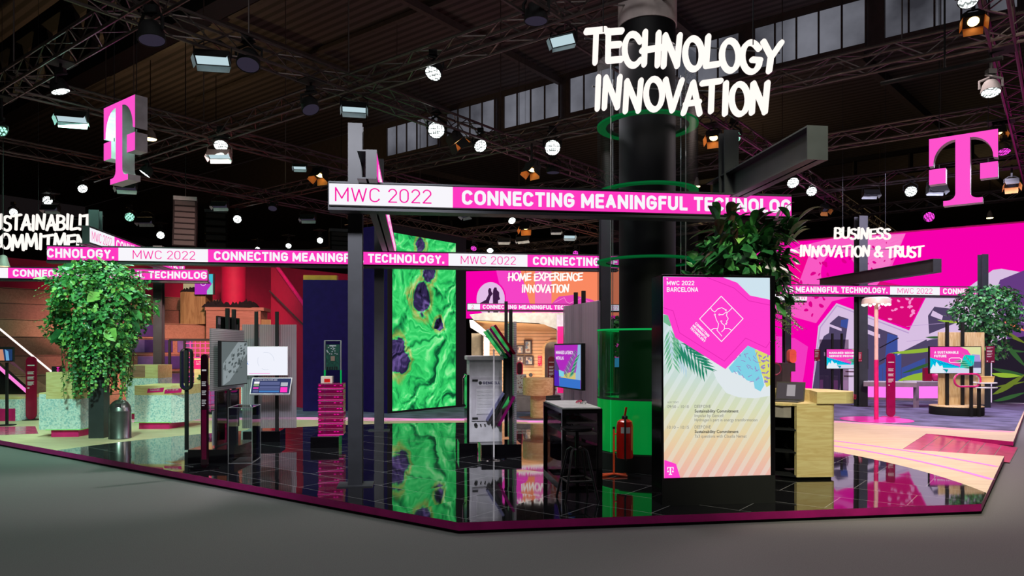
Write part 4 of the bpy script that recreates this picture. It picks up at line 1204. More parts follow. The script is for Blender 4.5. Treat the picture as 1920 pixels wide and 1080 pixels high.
ST = [
 # kind, px, py, size, label, lens, look, face, power, target
 ('wash', 285, 76, 50, 'big unlit round wash light at the crossing above the left T letter', E_DIM, (.1, 0, -1), .1),
 ('soft', 398, 112, 62, 'pale panel light with open flaps right of the big unlit wash light', E_SOFT, (.1, -.55, -1), .0, 500, (-3, 12, .1), (235, 255, 240)),
 ('wash', 465, 122, 44, 'unlit round wash light beside the upper left pale panel light', E_DIM, (0, -.3, -1), .1),
 ('wash', 114, 172, 34, 'wash light seen edge-on under the left truss', E_LENS, (.3, .1, -1), .0),
 ('soft', 134, 222, 52, 'pale panel light with open flaps at the far upper left', E_SOFT, (.15, -.5, -1), 0, 420, (-7, 13, .1), (205, 255, 225)),
 ('wash', 583, 206, 34, 'unlit tilted wash light left of the truss crossing', E_DIM, (.4, -.2, -1), .1),
 ('soft', 664, 204, 46, 'pale panel light hanging under the truss crossing above the foremost post', E_SOFT, (.1, -.5, -1), 0, 500, (-1, 11, .1), (255, 245, 240)),
 ('wash', 812, 138, 34, 'bright tilted wash light high above the green screen', E_LENS, (-.5, -.3, -1), .3, 700, (-4, 9, .1), (255, 245, 245)),
 ('wash', 818, 244, 33, 'brightest round wash light directly above the long middle of the nearest ticker', E_LENS, (0, -.5, -.6), .65),
 ('fresnel', 856, 266, 30, 'amber flapped spotlight next to the brightest wash light', E_WARM, (.6, .3, -.8), .0),
 ('wash', 901, 274, 26, 'bright wash light tilted right beside the amber spotlight', E_LENS, (.5, -.4, -.7), .4),
 ('wash', 1036, 277, 31, 'bright wash light just left of the dark column', E_LENS, (.1, -.5, -.6), .7),
 ('fresnel', 997, 318, 26, 'amber flapped spotlight below left of the wash light near the column', E_WARM, (-.3, -.3, -1), .0),
 ('wash', 1037, 324, 26, 'dim wash light close above the nearest ticker, left of the column', E_DIM, (0, 0, -1), 0),
 ('soft', 1055, 76, 50, 'large pale flapped light left of the white lettering', E_SOFT, (-.5, -.5, -.9), .3, 600, (3, 9, .1), (255, 250, 245)),
 ('wash', 1005, 40, 46, 'unlit wash light at the top edge left of the white lettering', E_DIM, (0, 0, -1), 0),
 ('fresnel', 1338, 258, 26, 'amber flapped spotlight right of the column under the white lettering', E_WARM, (-.2, -.4, -1), .2),
 ('wash', 1376, 258, 28, 'greenish lit wash light above the post at the right of the column', E_LENSG, (.2, -.4, -.7), .5),
 ('wash', 414, 273, 27, 'bright wash light above a pale panel, right of the left T letter', E_LENS, (0, -.3, -1), .35, 500, (-6, 11, .1), (225, 255, 235)),
 ('soft', 411, 292, 42, 'pale panel light right of the left T letter', E_SOFT, (0, -.5, -1), 0),
 ('wash', 271, 326, 24, 'bright tilted wash light right of the foot of the left T letter', E_LENS, (-.5, 0, -.6), .2),
 ('soft', 236, 352, 36, 'unlit panel light below the left T letter', E_DIM, (.1, -.4, -1), 0),
 ('wash', 155, 354, 18, 'small bright wash light left below the left T letter', E_LENS, (.4, -.2, -.6), .4),
 ('wash', 89, 376, 18, 'small bright wash light above the left lettering', E_LENS, (0, -.3, -.5), .7),
 ('soft', 95, 392, 30, 'unlit panel light under a bright wash light above the left lettering', E_DIM, (0, -.3, -1), 0),
 ('wash', 25, 398, 15, 'small bright wash light touching the left lettering', E_LENS, (0, -.3, -.5), .7),
 ('wash', 243, 407, 18, 'green-tinted wash light left of the hanging speakers', E_LENSG, (0, -.3, -.5), .7),
 ('soft', 272, 416, 30, 'unlit panel light beside the green-tinted wash light', E_DIM, (0, -.3, -1), 0),
 ('wash', 301, 441, 15, 'small bright wash light left of the black speaker column foot', E_LENS, (0, -.4, -.5), .7),
 ('wash', 445, 411, 16, 'small bright wash light right of the black speaker column', E_LENS, (.1, -.4, -.5), .7),
 ('soft', 412, 386, 30, 'unlit panel light right of the speaker column top', E_DIM, (0, -.4, -1), 0),
 ('soft', 562, 314, 24, 'small pale panel light left of the foremost post', E_SOFT, (0, -.4, -1), .2),
 ('fresnel', 599, 328, 26, 'amber flapped spotlight touching the left end of the nearest ticker', E_WARM, (-.2, -.4, -1), 0),
 ('wash', 511, 391, 17, 'dim pinkish wash light left of the foremost post', E_DIM, (0, -.3, -1), .2),
 ('soft', 577, 410, 28, 'unlit panel light low left of the foremost post', E_DIM, (0, -.4, -1), 0),
 ('wash', 600, 451, 12, 'small bright wash light above the long ticker, left of the foremost post', E_LENS, (0, -.4, -.5), .7),
 ('wash', 541, 461, 11, 'tiny bright wash light just above the long ticker text', E_LENS, (0, -.4, -.5), .5),
 ('wash', 483, 467, 9, 'tiny bright lamp low above the long ticker at left', E_LENS, (0, -.4, -.5), .7),
 ('soft', 873, 404, 26, 'unlit slanted panel light under the nearest ticker left of the column', E_DIM, (-.3, -.3, -1), 0),
 ('wash', 960, 414, 15, 'bright little wash light under the nearest ticker text', E_LENS, (.3, -.3, -.7), .4),
 ('fresnel', 985, 427, 20, 'amber flapped spotlight under the nearest ticker', E_WARM, (-.1, -.3, -1), .1),
 ('soft', 1043, 434, 20, 'unlit panel light under the nearest ticker beside the column', E_DIM, (0, -.3, -1), 0),
 ('soft', 1068, 444, 22, 'silvery flapped light near the left side of the column', E_SOFT, (.1, -.4, -.8), .3),
 ('wash', 1079, 475, 11, 'small magenta wash light near the left side of the column', E_LENSP, (0, -.4, -.5), .6),
 ('wash', 919, 470, 13, 'small bright wash light above the far end of the long ticker', E_LENS, (0, -.3, -.7), .3),
 ('wash', 888, 466, 12, 'small purple wash light right of the green screen top', E_LENSP, (-.2, -.3, -.6), .4),
 ('soft', 945, 452, 22, 'unlit panel light right of the green screen top', E_DIM, (0, -.3, -1), 0),
 ('soft', 980, 450, 24, 'unlit wide panel light in the middle of the distant truss', E_DIM, (0, -.2, -1), 0),
 ('wash', 1487, 343, 23, 'bright wash light right above the end of the nearest ticker', E_LENS, (.2, -.4, -.7), .45),
 ('wash', 1522, 359, 20, 'bright wash light right of the nearest ticker end', E_LENS, (.1, -.4, -.7), .5),
 ('fresnel', 1547, 393, 16, 'small silvery flapped spotlight right of the plant top', E_DIM, (.2, -.4, -.8), .2),
 ('wash', 1708, 359, 22, 'bright wash light left of the right T letter', E_LENS, (0, -.4, -.6), .55),
 ('wash', 1742, 407, 20, 'magenta dotted wash light under the right T letter', E_LENSP, (0, -.4, -.5), .8),
 ('soft', 1633, 364, 30, 'unlit panel light between the wash lights left of the right T letter', E_DIM, (0, -.3, -1), 0),
 ('soft', 1757, 356, 34, 'unlit panel light half behind the right T letter', E_DIM, (0, -.3, -1), 0),
 ('fresnel', 1825, 40, 34, 'large amber flapped spotlight in the upper right corner', E_WARM, (-.2, -.5, -1), .3),
 ('wash', 1858, 174, 34, 'wash light with a bright row of lenses on the right truss', E_LENS, (-.1, -.2, -1), .1),
 ('fresnel', 1872, 248, 22, 'amber flapped spotlight touching the right T letter top', E_WARM, (-.1, -.4, -1), .1),
 ('wash', 1882, 285, 24, 'magenta wash light behind the right T letter', E_LENSP, (0, -.2, -1), .2),
 ('fresnel', 1897, 346, 22, 'violet-lit flapped spotlight low at the right edge', E_DIM, (-.2, -.4, -1), .2),
 ('wash', 1815, 2, 36, 'bright wash light cut by the top edge at the right', E_LENS, (-.2, -.3, -1), .2),
 ('wash', 3, 246, 20, 'greenish wash light cut by the left edge', E_LENSG, (.4, -.3, -.6), .5),
]
for r_ in ST: stage_lamp(*r_)
# hall lamps far up in the roof
for px, py, Y, r_, l, pw in ((1710, 58, 24, .28, 'warm glowing hall lamp high in the roof at the right', 1500), (282, 256, 27, .22, 'warm hall lamp behind the left T letter', 500), (1307, 345, 30, .13, 'small warm hall lamp right of the dark column', 200), (1856, 405, 38, .16, 'warm hall lamp above the right end of the pink wall', 200), (1653, 20, 22, .2, 'unlit', 0)):
    if not pw: continue
    p = P(px, py, Y)
    o = thing('hall_lamp', l, 'lamp', p)
    MB().lathe([(r_, -.1), (r_ * .8, .1), (r_ * .3, .28)], GREYF, 16).build('shade', o)
    MB().lathe([(.01, -.12), (r_ * .9, -.12), (r_ * .95, -.1)], em('hall_lamp_glow', (255, 216, 140), 9.) if 'hall_lamp_glow' not in M else M['hall_lamp_glow'], 16, cap=False).build('lens', o)
    MB().cyl((0, 0, .28), (0, 0, (12.59 if p.dot(vD) < vC else 10.85) - p.z), .015, MATTE, 5).build('rod', o)
    lamp('hall_glow', 'POINT', p - UP * .5, p - UP, pw * .5, (255, 214, 150), .3)
# hanging speaker columns
def speakers(px, py0, py1, Y, n, label, w=.6, tilt=.05):
    top = P(px, py0, Y); bot = P(px, py1, Y); h = (top.z - bot.z) / n
    o = thing('speaker_column', label, 'speaker', top, R(20))
    for i in range(n):
        m = MB(); T = Matrix.Translation((0, -tilt * i * i * .12, -h * (i + .5))) @ Matrix.Rotation(-tilt * i * .6, 4, 'X')
        m.box((0, 0, 0), (w, .42, h * .94), SPKB, 0, T); m.box((0, -.215, 0), (w * .86, .01, h * .7), MATTE, 0, T)
        m.build('speaker_cabinet', o, False, .012)
    MB().box((0, 0, .05), (w, .3, .1), DARK).build('frame', o)
    MB().cyl((0, 0, .1), (0, 0, 10.7 - top.z), .012, MATTE, 5).build('hoist_chain', o)
    return o
speakers(348, 378, 470, 17.5, 8, 'black hanging speaker column between the left T letter and the foremost post', .52)
speakers(405, 400, 462, 24, 5, 'short tilted speaker cluster right of the speaker column', .7, -.12)
speakers(640, 436, 474, 24, 4, 'small dark speaker cluster behind the foremost post', .8, .1)
# ================================================================ PLANTED POSTS
def foliage(rr, n, cz, rx, rz, kinds, smin, smax, squash=1., droop=.3, centre=(0, 0)):
    """leaves scattered over a lumpy crown around the post"""
    m = MB()
    for i in range(n):
        a = rr.uniform(0, 2 * math.pi); t = rr.uniform(-1, 1)
        prof = math.sqrt(max(0, 1 - t * t)) ** .6
        lump = 1 + .13 * math.sin(3 * a + 4 * t) + .1 * math.sin(5 * a - 7 * t)
        r = rx * prof * lump * rr.uniform(.72, 1.06)
        p = V((centre[0] + r * math.cos(a), centre[1] + r * math.sin(a), cz + rz * t * rr.uniform(.9, 1.06)))
        nrm = V((math.cos(a) * prof + .001, math.sin(a) * prof, t * .7)).normalized()
        d = (V((rr.uniform(-1, 1), rr.uniform(-1, 1), rr.uniform(-1, .6) - droop)) + nrm * .5).normalized()
        leaf(m, p, d, nrm, rr.uniform(smin, smax), rr.choice(kinds), rr.uniform(.28, .42))
    return m
def leaf(m, p, d, nrm, L, mt, w):
    s = d.cross(nrm)
    if s.length < .01: s = d.orthogonal()
    s.normalize(); u = s.cross(d).normalized(); W = L * w
    pts = [p, p + d * L * .35 + s * W, p + d * L * .75 + s * W * .6 - u * L * .04, p + d * L - u * L * .14, p + d * L * .75 - s * W * .6 - u * L * .04, p + d * L * .35 - s * W, p + d * L * .4 - u * L * .07]
    m.add(pts, [(0, 1, 6), (1, 2, 6), (2, 3, 6), (3, 4, 6), (4, 5, 6), (5, 0, 6)], mt)
def frond(m, p, d, L, mt, n=9):
    d = d.normalized(); s = d.cross(UP)
    s = s.normalized() if s.length > .01 else V((1, 0, 0))
    for i in range(1, n):
        t = i / n; q = p + d * L * t - UP * L * .45 * t * t
        for k in (-1, 1): leaf(m, q, (d * .6 + s * k - UP * .35 * t).normalized(), UP, L * .28 * (1 - .6 * t), mt, .16)
def sword(m, p, d, L, mt, w=.11):
    """long arching leaf"""
    s = d.cross(UP); s = s.normalized() if s.length > .01 else V((1, 0, 0)); k = 6
    vs = []
    for i in range(k + 1):
        t = i / k; q = p + d * L * t - UP * L * .5 * t * t; ww = L * w * math.sin(math.pi * (.12 + .88 * t)) * (1 if i < k else 0)
        vs += [q + s * ww, q - UP * ww * .3, q - s * ww]
    fs = []
    for i in range(k): fs += [(3 * i, 3 * i + 3, 3 * i + 4, 3 * i + 1), (3 * i + 1, 3 * i + 4, 3 * i + 5, 3 * i + 2)]
    m.add(vs, fs, mt)

def planted(px, Y, label, top=4.05, core=True, w=.24, split=2.9):
    o = thing('planted_post', label, 'plant', (XY(px, Y), Y, SZ), ROT, 'posts grown over with plants')
    MB().span((-w / 2, -w / 2, 0), (w / 2, w / 2, split), STEEL).build('post', o)
    if core: m = MB(); hprofile(m, V((0, 0, 0)), split, top - SZ, .17, .17, STEEL); m.build('post_top', o)
    return o
# left: dense round crown with trailing ivy
o = planted(186, 12.25, 'leafy green crown with trailing ivy around the post at the left of the booth', core=False)
rr = random.Random(11)
foliage(rr, 5200, 2.2, .72, .76, [LEAF1, LEAF1, LEAF3, LEAF2], .045, .10, droop=.1).build('foliage', o)
m = foliage(rr, 75, 2.3, .74, .66, [LEAF2, LEAF1, LEAF1, LEAF3], .2, .32, droop=.6); m.build('broad_leaves', o)
m = MB()
for i in range(60):
    a = rr.uniform(0, 6.28); p = V((.5 * math.cos(a), .5 * math.sin(a), rr.uniform(2.0, 2.85))); frond(m, p, V((math.cos(a), math.sin(a), rr.uniform(-.1, .8))), rr.uniform(.3, .5), rr.choice([LEAF1, LEAF2]))
m.build('fern_fronds', o)
m = MB()
for i in range(110):
    a = rr.uniform(0, 6.28); r = rr.uniform(.2, .58); x, y = r * math.cos(a), r * math.sin(a); z0 = 1.85; z1 = rr.uniform(.62, 1.35) if r > .3 else rr.uniform(.9, 1.4)
    m.cyl((x, y, z0), (x * .9, y * .9, z1), .004, STEM, 3, cap=False)
    for k in range(int((z0 - z1) / .028)):
        z = z0 - k * .028; p = V((x * (1 - .1 * (z0 - z) / (z0 - z1)), y * (1 - .1 * (z0 - z) / (z0 - z1)), z))
        b = rr.uniform(0, 6.28); leaf(m, p, V((math.cos(b), math.sin(b), -.5)).normalized(), V((math.cos(a), math.sin(a), .4)), rr.uniform(.04, .075), rr.choice([LEAF1, LEAF3, LEAF2]), .42)
m.build('trailing_ivy', o)
# centre: long glossy leaves above the totem
o = planted(1366, 8.35, 'dark glossy bush of long pointed leaves on the post right behind the totem', 4.12)
rr = random.Random(5)
foliage(rr, 520, 2.38, .5, .5, [LEAF3, LEAF3, LEAF1], .1, .2, centre=(.12, -.05)).build('foliage', o)
m = MB()
for i in range(190):
    a = rr.uniform(0, 6.28); z = rr.uniform(2.15, 2.95); r = .34 * rr.uniform(.4, 1)
    sword(m, V((.16 + r * math.cos(a), r * math.sin(a) - .05, z)), V((math.cos(a), math.sin(a), rr.uniform(-.1, 1.1))).normalized(), rr.uniform(.26, .46), rr.choice([LEAF3, LEAF1, LEAF3, LEAF4, LEAF2]), rr.uniform(.08, .14))
for i in range(60):
    a = rr.uniform(0, 6.28); x = rr.uniform(-.35, .6)
    sword(m, V((x, rr.uniform(-.5, -.36), rr.uniform(2.62, 2.95))), V((.5 * math.cos(a), -.3 + .3 * math.sin(a), rr.uniform(.5, 1.1))).normalized(), rr.uniform(.28, .5), rr.choice([LEAF3, LEAF1, LEAF3, LEAF4]), rr.uniform(.09, .15))
m.build('long_leaves', o)
m = MB()
for i in range(45):
    a = rr.uniform(-1.2, .9); z = rr.uniform(1.75, 2.25); x = rr.uniform(.45, .62)
    frond(m, V((x, rr.uniform(-.2, .25), z)), V((math.cos(a) * .8, math.sin(a), rr.uniform(-.5, .5))), rr.uniform(.2, .34), rr.choice([LEAF2, LEAF1]))
m.build('fern_fronds', o)
# right: rounded crown before the purple end of the print wall
o = planted(1843, 18.6, 'rounded leafy crown on the post at the right end, above the plywood board')
rr = random.Random(8)
foliage(rr, 2200, 2.5, .74, .62, [LEAF3, LEAF1, LEAF3], .07, .13, centre=(.12, 0)).build('foliage', o)
foliage(rr, 320, 1.75, .36, .5, [LEAF3, LEAF1], .08, .15, centre=(.25, 0)).build('hanging_foliage', o)
m = MB()
for i in range(26):
    a = rr.uniform(-.9, 1.4); sword(m, V((.35, 0, rr.uniform(2.75, 3.0))), V((math.cos(a), math.sin(a), rr.uniform(.2, .7))).normalized(), rr.uniform(.5, .85), rr.choice([LEAF2, LEAF4, LEAF2]), .06)
m.build('long_leaves', o)
# small fir-like plant seen through the column
o = thing('potted_plant', 'small dark plant seen through the clear column left of its core', 'plant', (XY(1150, 16.5), 16.5, SZ))
foliage(random.Random(2), 260, 1.8, .22, .42, [LEAF3, LEAF1], .1, .18).build('foliage', o)
MB().cyl((0, 0, .5), (0, 0, 1.7), .03, STEM, 6).build('stem', o); MB().lathe([(.16, 0), (.2, .5), (.17, .5)], DARK, 16).build('pot', o)

# ================================================================ DARK COLUMN WITH CLEAR CASING
Yc = 9.3; colp = V((XY(1213.5, Yc), Yc, SZ)); Rc = .64
o = thing('display_column', 'big round dark column inside a clear casing with green lit rings', 'column', colp, ROT)
MB().lathe([(.655, 0), (.655, .21), (.64, .215)], MATTE, 48).build('plinth', o)
m = MB(); m.lathe([(.36, .215), (.36, 5.75 - SZ)], mat('column_cladding', (13, 12, 16), .6, spec=.3), 40); m.build('core', o)
rg = [.215, .885, 1.745, 2.63, 3.52, 4.38, 5.2]
for i in range(6):
    z0, z1 = rg[i] + .012, rg[i + 1] - .012; mt = TUBEB if i == 0 else TUBEG if i == 1 else TUBEC
    sh = MB()
    sh.lathe([(Rc, z0), (Rc, z1)], mt, 56, cap=False); sh.build('casing', o)
for i, z in enumerate(rg[1:6]):
    m = MB(); m.lathe([(Rc + .004, z - .011), (Rc + .004, z + .011)], DARK if i == 0 else E_GREEN if i == 1 else E_GREEND, 56, cap=False)
    m.lathe([(.47 if i > 2 else .54, z + .011), (Rc + .004, z + .011)], DARK, 56, cap=False); m.lathe([(Rc + .004, z - .011), (.53, z - .011)], em('ring_green_dim', (10, 120, 56), .5) if 'ring_green_dim' not in M else M['ring_green_dim'], 56, cap=False)
    m.build('ring', o)
for a in (-62, 28, 118, 208):
    x, y = (Rc) * math.cos(R(a)), (Rc) * math.sin(R(a))
    m = MB()
    for i in (0,): m.bar((x, y, rg[i] + .01), (x, y, rg[i + 1] - .01), .012, E_GREEN); m.bar((x, y, rg[1] + .01), (x, y, rg[2] - .01), .008, E_GREEND)
    m.build('lit_seam', o)
    MB().bar((x, y, rg[2] + .01), (x, y, rg[6] - .02), .01, CLEARE).build('seam', o)
c2 = MB().lathe([(.375, 5.75), (.375, 12.6)], CONC, 40)
cc = tag(c2.build('concrete_column'), 'bare concrete hall column rising above the dark casing behind the white lettering', 'column'); cc.location = (colp.x, colp.y, 0)

# ================================================================ TOTEM
a = FL(1241, 949); b = FL(1450, 941); tw_ = (b - a).length; th = 435 * a.y / F
o = thing('screen_totem', 'tall black totem with a lit pink event programme screen at the front right', 'screen', a, ROT)
k = MB(); k.span((0, 0, 0), (tw_, .31, th), GLOSSB); k.build('housing', o, False, .008)
O_ = a - nD * .004
g = G(O_, nD); P_ = g.poly
def scr(name, stops, stripe):
    m, N, L = new_mat(name)
    t = N.new('ShaderNodeTexCoord'); sp = N.new('ShaderNodeSeparateXYZ'); L.new(t.outputs['Object'], sp.inputs[0])
    mr = N.new('ShaderNodeMapRange'); mr.inputs[1].default_value = .27; mr.inputs[2].default_value = 2.2
    L.new(sp.outputs[2], mr.inputs[0])
    r = N.new('ShaderNodeValToRGB'); r2 = N.new('ShaderNodeValToRGB')
    for rmp, cs in ((r, stops), (r2, stripe)):
        for i, (p, c) in enumerate(cs):
            q = rmp.color_ramp.elements[i] if i < 2 else rmp.color_ramp.elements.new(p)
            q.position = p; q.color = col4(c)
        L.new(mr.outputs[0], rmp.inputs[0])
    a1 = N.new('ShaderNodeMath'); a1.operation = 'MULTIPLY_ADD'; a1.inputs[1].default_value = -.62; L.new(sp.outputs[2], a1.inputs[0]); L.new(sp.outputs[0], a1.inputs[2])
    a2 = N.new('ShaderNodeMath'); a2.operation = 'PINGPONG'; a2.inputs[1].default_value = .065; L.new(a1.outputs[0], a2.inputs[0])
    a3 = N.new('ShaderNodeMath'); a3.operation = 'GREATER_THAN'; a3.inputs[1].default_value = .036; L.new(a2.outputs[0], a3.inputs[0])
    mx = N.new('ShaderNodeMix'); mx.data_type = 'RGBA'; L.new(a3.outputs[0], mx.inputs[0]); L.new(r2.outputs[0], mx.inputs[6]); L.new(r.outputs[0], mx.inputs[7])
    e = N.new('ShaderNodeEmission'); L.new(mx.outputs[2], e.inputs[0]); e.inputs[1].default_value = .97
    out(m.node_tree, e.outputs[0]); return m
PAPER = scr('programme_paper', [(0, (236, 206, 196)), (.16, (232, 218, 188)), (.32, (226, 228, 206)), (.5, (216, 230, 228)), (1, (212, 232, 242))], [(0, (238, 182, 170)), (.12, (238, 198, 166)), (.22, (232, 214, 170)), (.34, (216, 222, 186)), (.5, (202, 222, 214)), (1, (204, 226, 236))])
TP = em('totem_pink', (255, 62, 204), 1.0); TP2 = em('totem_pink_edge', (232, 44, 180), .97); SKY = em('totem_pale_blue', (210, 230, 242), .97)
AQ = em('totem_aqua', (130, 212, 232), .97); AQD = em('totem_purple_dash', (150, 130, 200), .97); YEL = em('totem_lemon', (222, 222, 110), .97)
PL1 = em('totem_palm', (40, 140, 110), .9); PL2 = em('totem_palm_light', (120, 190, 150), .95); PL3 = em('totem_palm_shadow', (186, 214, 226), .97); MBL = em('totem_marble', (226, 234, 238), .98)
INK = em('totem_ink', (64, 64, 64), .8); INKL = em('totem_ink_light', (128, 130, 128), .9)
SQ = [(1243, 518.5), (1443, 521), (1445, 890.5), (1245, 896.5)]
P_(SQ, PAPER)
# white round of marble below the pink, aqua and lemon pattern fields
P_([(1325, 668), (1345, 715), (1362, 737), (1385, 745), (1415, 747), (1444, 742), (1444, 640)], MBL)
P_([(1366, 690), (1402, 648), (1418, 655), (1428, 700), (1433, 722), (1426, 734), (1415, 728), (1413, 716), (1400, 713), (1393, 705), (1385, 703), (1382, 697), (1372, 699)], AQ)
P_([(1415, 655), (1444, 665), (1444, 722), (1437, 726), (1428, 700)], YEL)
rq = random.Random(4); g.k += 1
for i in range(34):
    x, y = rq.uniform(1376, 1424), rq.uniform(658, 722); t = rq.uniform(0, 3.1)
    if abs(x - 1402) * 1.05 < (y - 648) + 2 and y < 700 + (x - 1376) * .5: g.line([(x - 3.6 * math.cos(t), y - 3.6 * math.sin(t)), (x + 3.6 * math.cos(t), y + 3.6 * math.sin(t))], 1.1, AQD, False, False)
for i in range(16):
    y = rq.uniform(664, 716); x = rq.uniform(1422 + (y - 655) * .18, 1441); t = rq.uniform(0, 3.1)
    g.line([(x - 2.2 * math.cos(t), y - 2.2 * math.sin(t)), (x + 2.2 * math.cos(t), y + 2.2 * math.sin(t))], 2.6, AQD, False, False)
# palm
def palm(root, tip, L0, n, mt, sp=.8, w=.07):
    g.k += 1; dx, dy = tip[0] - root[0], tip[1] - root[1]
    for i in range(n):
        t = i / n; cx, cy = root[0] + dx * t, root[1] + dy * t
        for sgn in (-1, 1):
            a_ = math.atan2(dy, dx) + sgn * sp; l = L0 * (1 - .45 * t)
            ex, ey = math.cos(a_), math.sin(a_)
            if cx + ex * l < 1244.5: l = max(3, (cx - 1244.5) / max(.05, -ex))
            g.poly([(cx, cy), (cx + ex * l * .45 - ey * l * w, cy + ey * l * .45 + ex * l * w), (cx + ex * l, cy + ey * l), (cx + ex * l * .45 + ey * l * w, cy + ey * l * .45 - ex * l * w)], mt, False)
P_([(1244, 590), (1254, 591), (1262, 606), (1256, 612), (1244, 604)], PL2)
palm((1250, 622), (1290, 690), 46, 9, PL3, .5)
palm((1262, 628), (1322, 694), 52, 9, PL1, .55); palm((1256, 618), (1262, 690), 40, 7, PL2, .5); palm((1285, 634), (1330, 698), 34, 6, PL1, .45)
# the pink field
pk = [(1243.5, 519), (1356, 520), (1382, 530), (1406, 554), (1443.5, 562), (1444, 667), (1402, 648), (1360, 692), (1266, 633), (1252, 591), (1243.5, 589)]
P_(pk, TP); P_([(1356, 520.5), (1443.3, 521.3), (1443.5, 562), (1406, 554), (1382, 530)], SKY)
g.line([(1326, 520.5), (1376, 540), (1404, 564), (1443, 572)], 1.2, TP2); g.line([(1244, 577), (1262, 583), (1274, 624), (1358, 677), (1398, 634), (1436, 652), (1444, 640)], 1.2, TP2)
g.text('MWC 2022', (1250, 526.5, 1301.5, 535), E_WHITE, .014); g.text('BARCELONA', (1250, 538.5, 1309, 547.3), E_WHITE, .014)
P_([(1249.8, 520.5), (1252.5, 523.5), (1251.2, 524), (1249.8, 524.5)], E_WHITE)
dm_ = [(1352, 555.5), (1393, 597.5), (1352.5, 640.5), (1311.5, 598)]
g.line(dm_, 1.4, E_WHITE, True)
g.line([(1332, 577), (1335, 582), (1340, 585), (1346, 579), (1353, 577), (1359, 580), (1361, 582)], 1.2, E_WHITE); g.line([(1372, 578), (1367, 583), (1363, 586), (1362, 592), (1365, 597), (1364, 600), (1362, 602), (1363, 605), (1360, 607)], 1.2, E_WHITE)
g.line([(1340, 590), (1343, 600), (1347, 607), (1346, 614), (1344, 619), (1353, 630)], 1.2, E_WHITE); g.line([(1349, 590), (1355, 590), (1359, 587), (1362, 585)], 1.2, E_WHITE)
g.line([(1352, 602), (1353, 606), (1358, 610), (1358, 617), (1353, 622)], 1.2, E_WHITE); g.line([(1333, 619), (1338, 616), (1345, 616)], 1.2, E_WHITE); g.line([(1358, 616), (1366, 616), (1372, 620)], 1.2, E_WHITE)
for q in ((1340, 590), (1348.5, 590), (1360.5, 581.5), (1352, 602.5), (1361, 607.5)): g.circle(q, 1.7, E_WHITE, 12); g.circle(q, .8, TP, 10)
for s_, q in (('CONNECTING', ((1305, 603.5), (1330.5, 629), (1327.5, 632.5), (1302, 607))), ('MEANINGFUL', ((1300.5, 608), (1326, 633.5), (1323, 637), (1297.5, 611.5))), ('TECHNOLOGY', ((1296, 612.5), (1323, 639), (1320, 642.5), (1293, 616)))):
    g.text(s_, q, E_WHITE, .02)
# programme
g.text('ALSO TODAY', (1251, 752.3, 1272, 755.6), INKL)
for y, t_, rows in ((759, '09:50 – 10:10', (('DEEP DIVE', 1332, 0), ('Sustainability Commitment', 1384, 1), ('Impulse by Gencell:', 1357, 0), ("Hydrogen's part in energy transformation", 1419.5, 0))), (797.5, '10:10 – 10:15', (('DEEP DIVE', 1332, 0), ('Sustainability Commitment', 1384, 1), ('7x3 questions with Claudia Nemat', 1399, 0)))):
    g.text(t_, (1251, y + .5, 1291, y + 6.3), INKL)
    for i, (s_, x1, bold) in enumerate(rows):
        yy = y + i * 8.6 - (.6 if i == 3 else 0); lo = 1.7 if any(c in s_ for c in 'ygpq') else 0
        g.text(s_, (1302, yy, x1, yy + 5.9 + lo), INK if bold else INKL, .018 if bold else 0)
P_([(1245, 862), (1267, 869.5), (1275, 895.5), (1245, 896.3)], TP)
g.k += 1
def tglyph(x0, y0, w, h, m):
    f = lambda a, b: (x0 + a * w / .84, y0 + (1 - b) * h)
    for pts in ([(0, 1), (.84, 1), (.84, .62), (.78, .62), (.70, .92), (.14, .92), (.06, .62), (0, .62)], [(.33, .93), (.51, .93), (.51, .1), (.33, .1)], [(.2, .1), (.64, .1), (.64, 0), (.2, 0)], [(0, .33), (.2, .33), (.2, .53), (0, .53)], [(.64, .33), (.84, .33), (.84, .53), (.64, .53)]):
        g.poly([f(*q) for q in pts], m, False)
tglyph(1250.5, 875.5, 12, 14.5, E_WHITE)
g.build('screen', o)
# base foot seam
MB().span((.004, -.003, .0), (tw_ - .004, 0, .27), MATTE).build('plinth', o)
# ================================================================ DISPLAY A: turned monitor with glass case, left front
pA = FL(352, 868)
PH = .176
o = thing('display_stand', 'black plinth stand at the left front with a ribbed sheet and dark framed panes', 'display', pA, 0)
MB().span((0, 0, 0), (.53, 1.05, PH), GLOSSB).build('plinth', o, False, .004)
def at(x, y): return x - pA.x, y - pA.y
for px, Y in ((426.5, 10.72), (438.5, 10.97)):
    x, y = at(XY(px, Y), Y); MB().box((x, y, 1.06), (.05, .05, 2.1), MATTE).build('post', o)
x, y = at(-4.135, 9.9)
MB().span((x - .025, y, .92), (x, y + 1.22, 1.79), POLYH).build('ribbed_sheet', o)
def framed(X_, y0, y1, z0, z1, sheet):
    x, y = at(X_, y0); y1 = y1 - pA.y
    MB().span((x - .006, y, z0), (x, y1, z1), sheet).build('smoked_pane', o)
    m = MB()
    for q in (((x - .014, y - .012, z0 - .015), (x + .008, y + .008, z1 + .015)), ((x - .014, y1 - .008, z0 - .015), (x + .008, y1 + .012, z1 + .015)), ((x - .014, y, z1), (x + .008, y1, z1 + .015)), ((x - .014, y, z0 - .015), (x + .008, y1, z0))): m.span(*q, MATTE)
    m.build('pane_frame', o)
framed(-4.27, 10.43, 11.26, 1.2, 1.97, SMOKE)
framed(-4.01, 9.75, 10.15, .19, .92, SMOKE)
framed(-4.05, 10.35, 10.66, .38, .9, SMOKE)
x, y = at(-4.02, 9.72)
MB().span((x - .03, y, .20), (x - .016, y + .36, .66), mat('pale_grey_board', (150, 158, 158), .6)).build('grey_board', o)
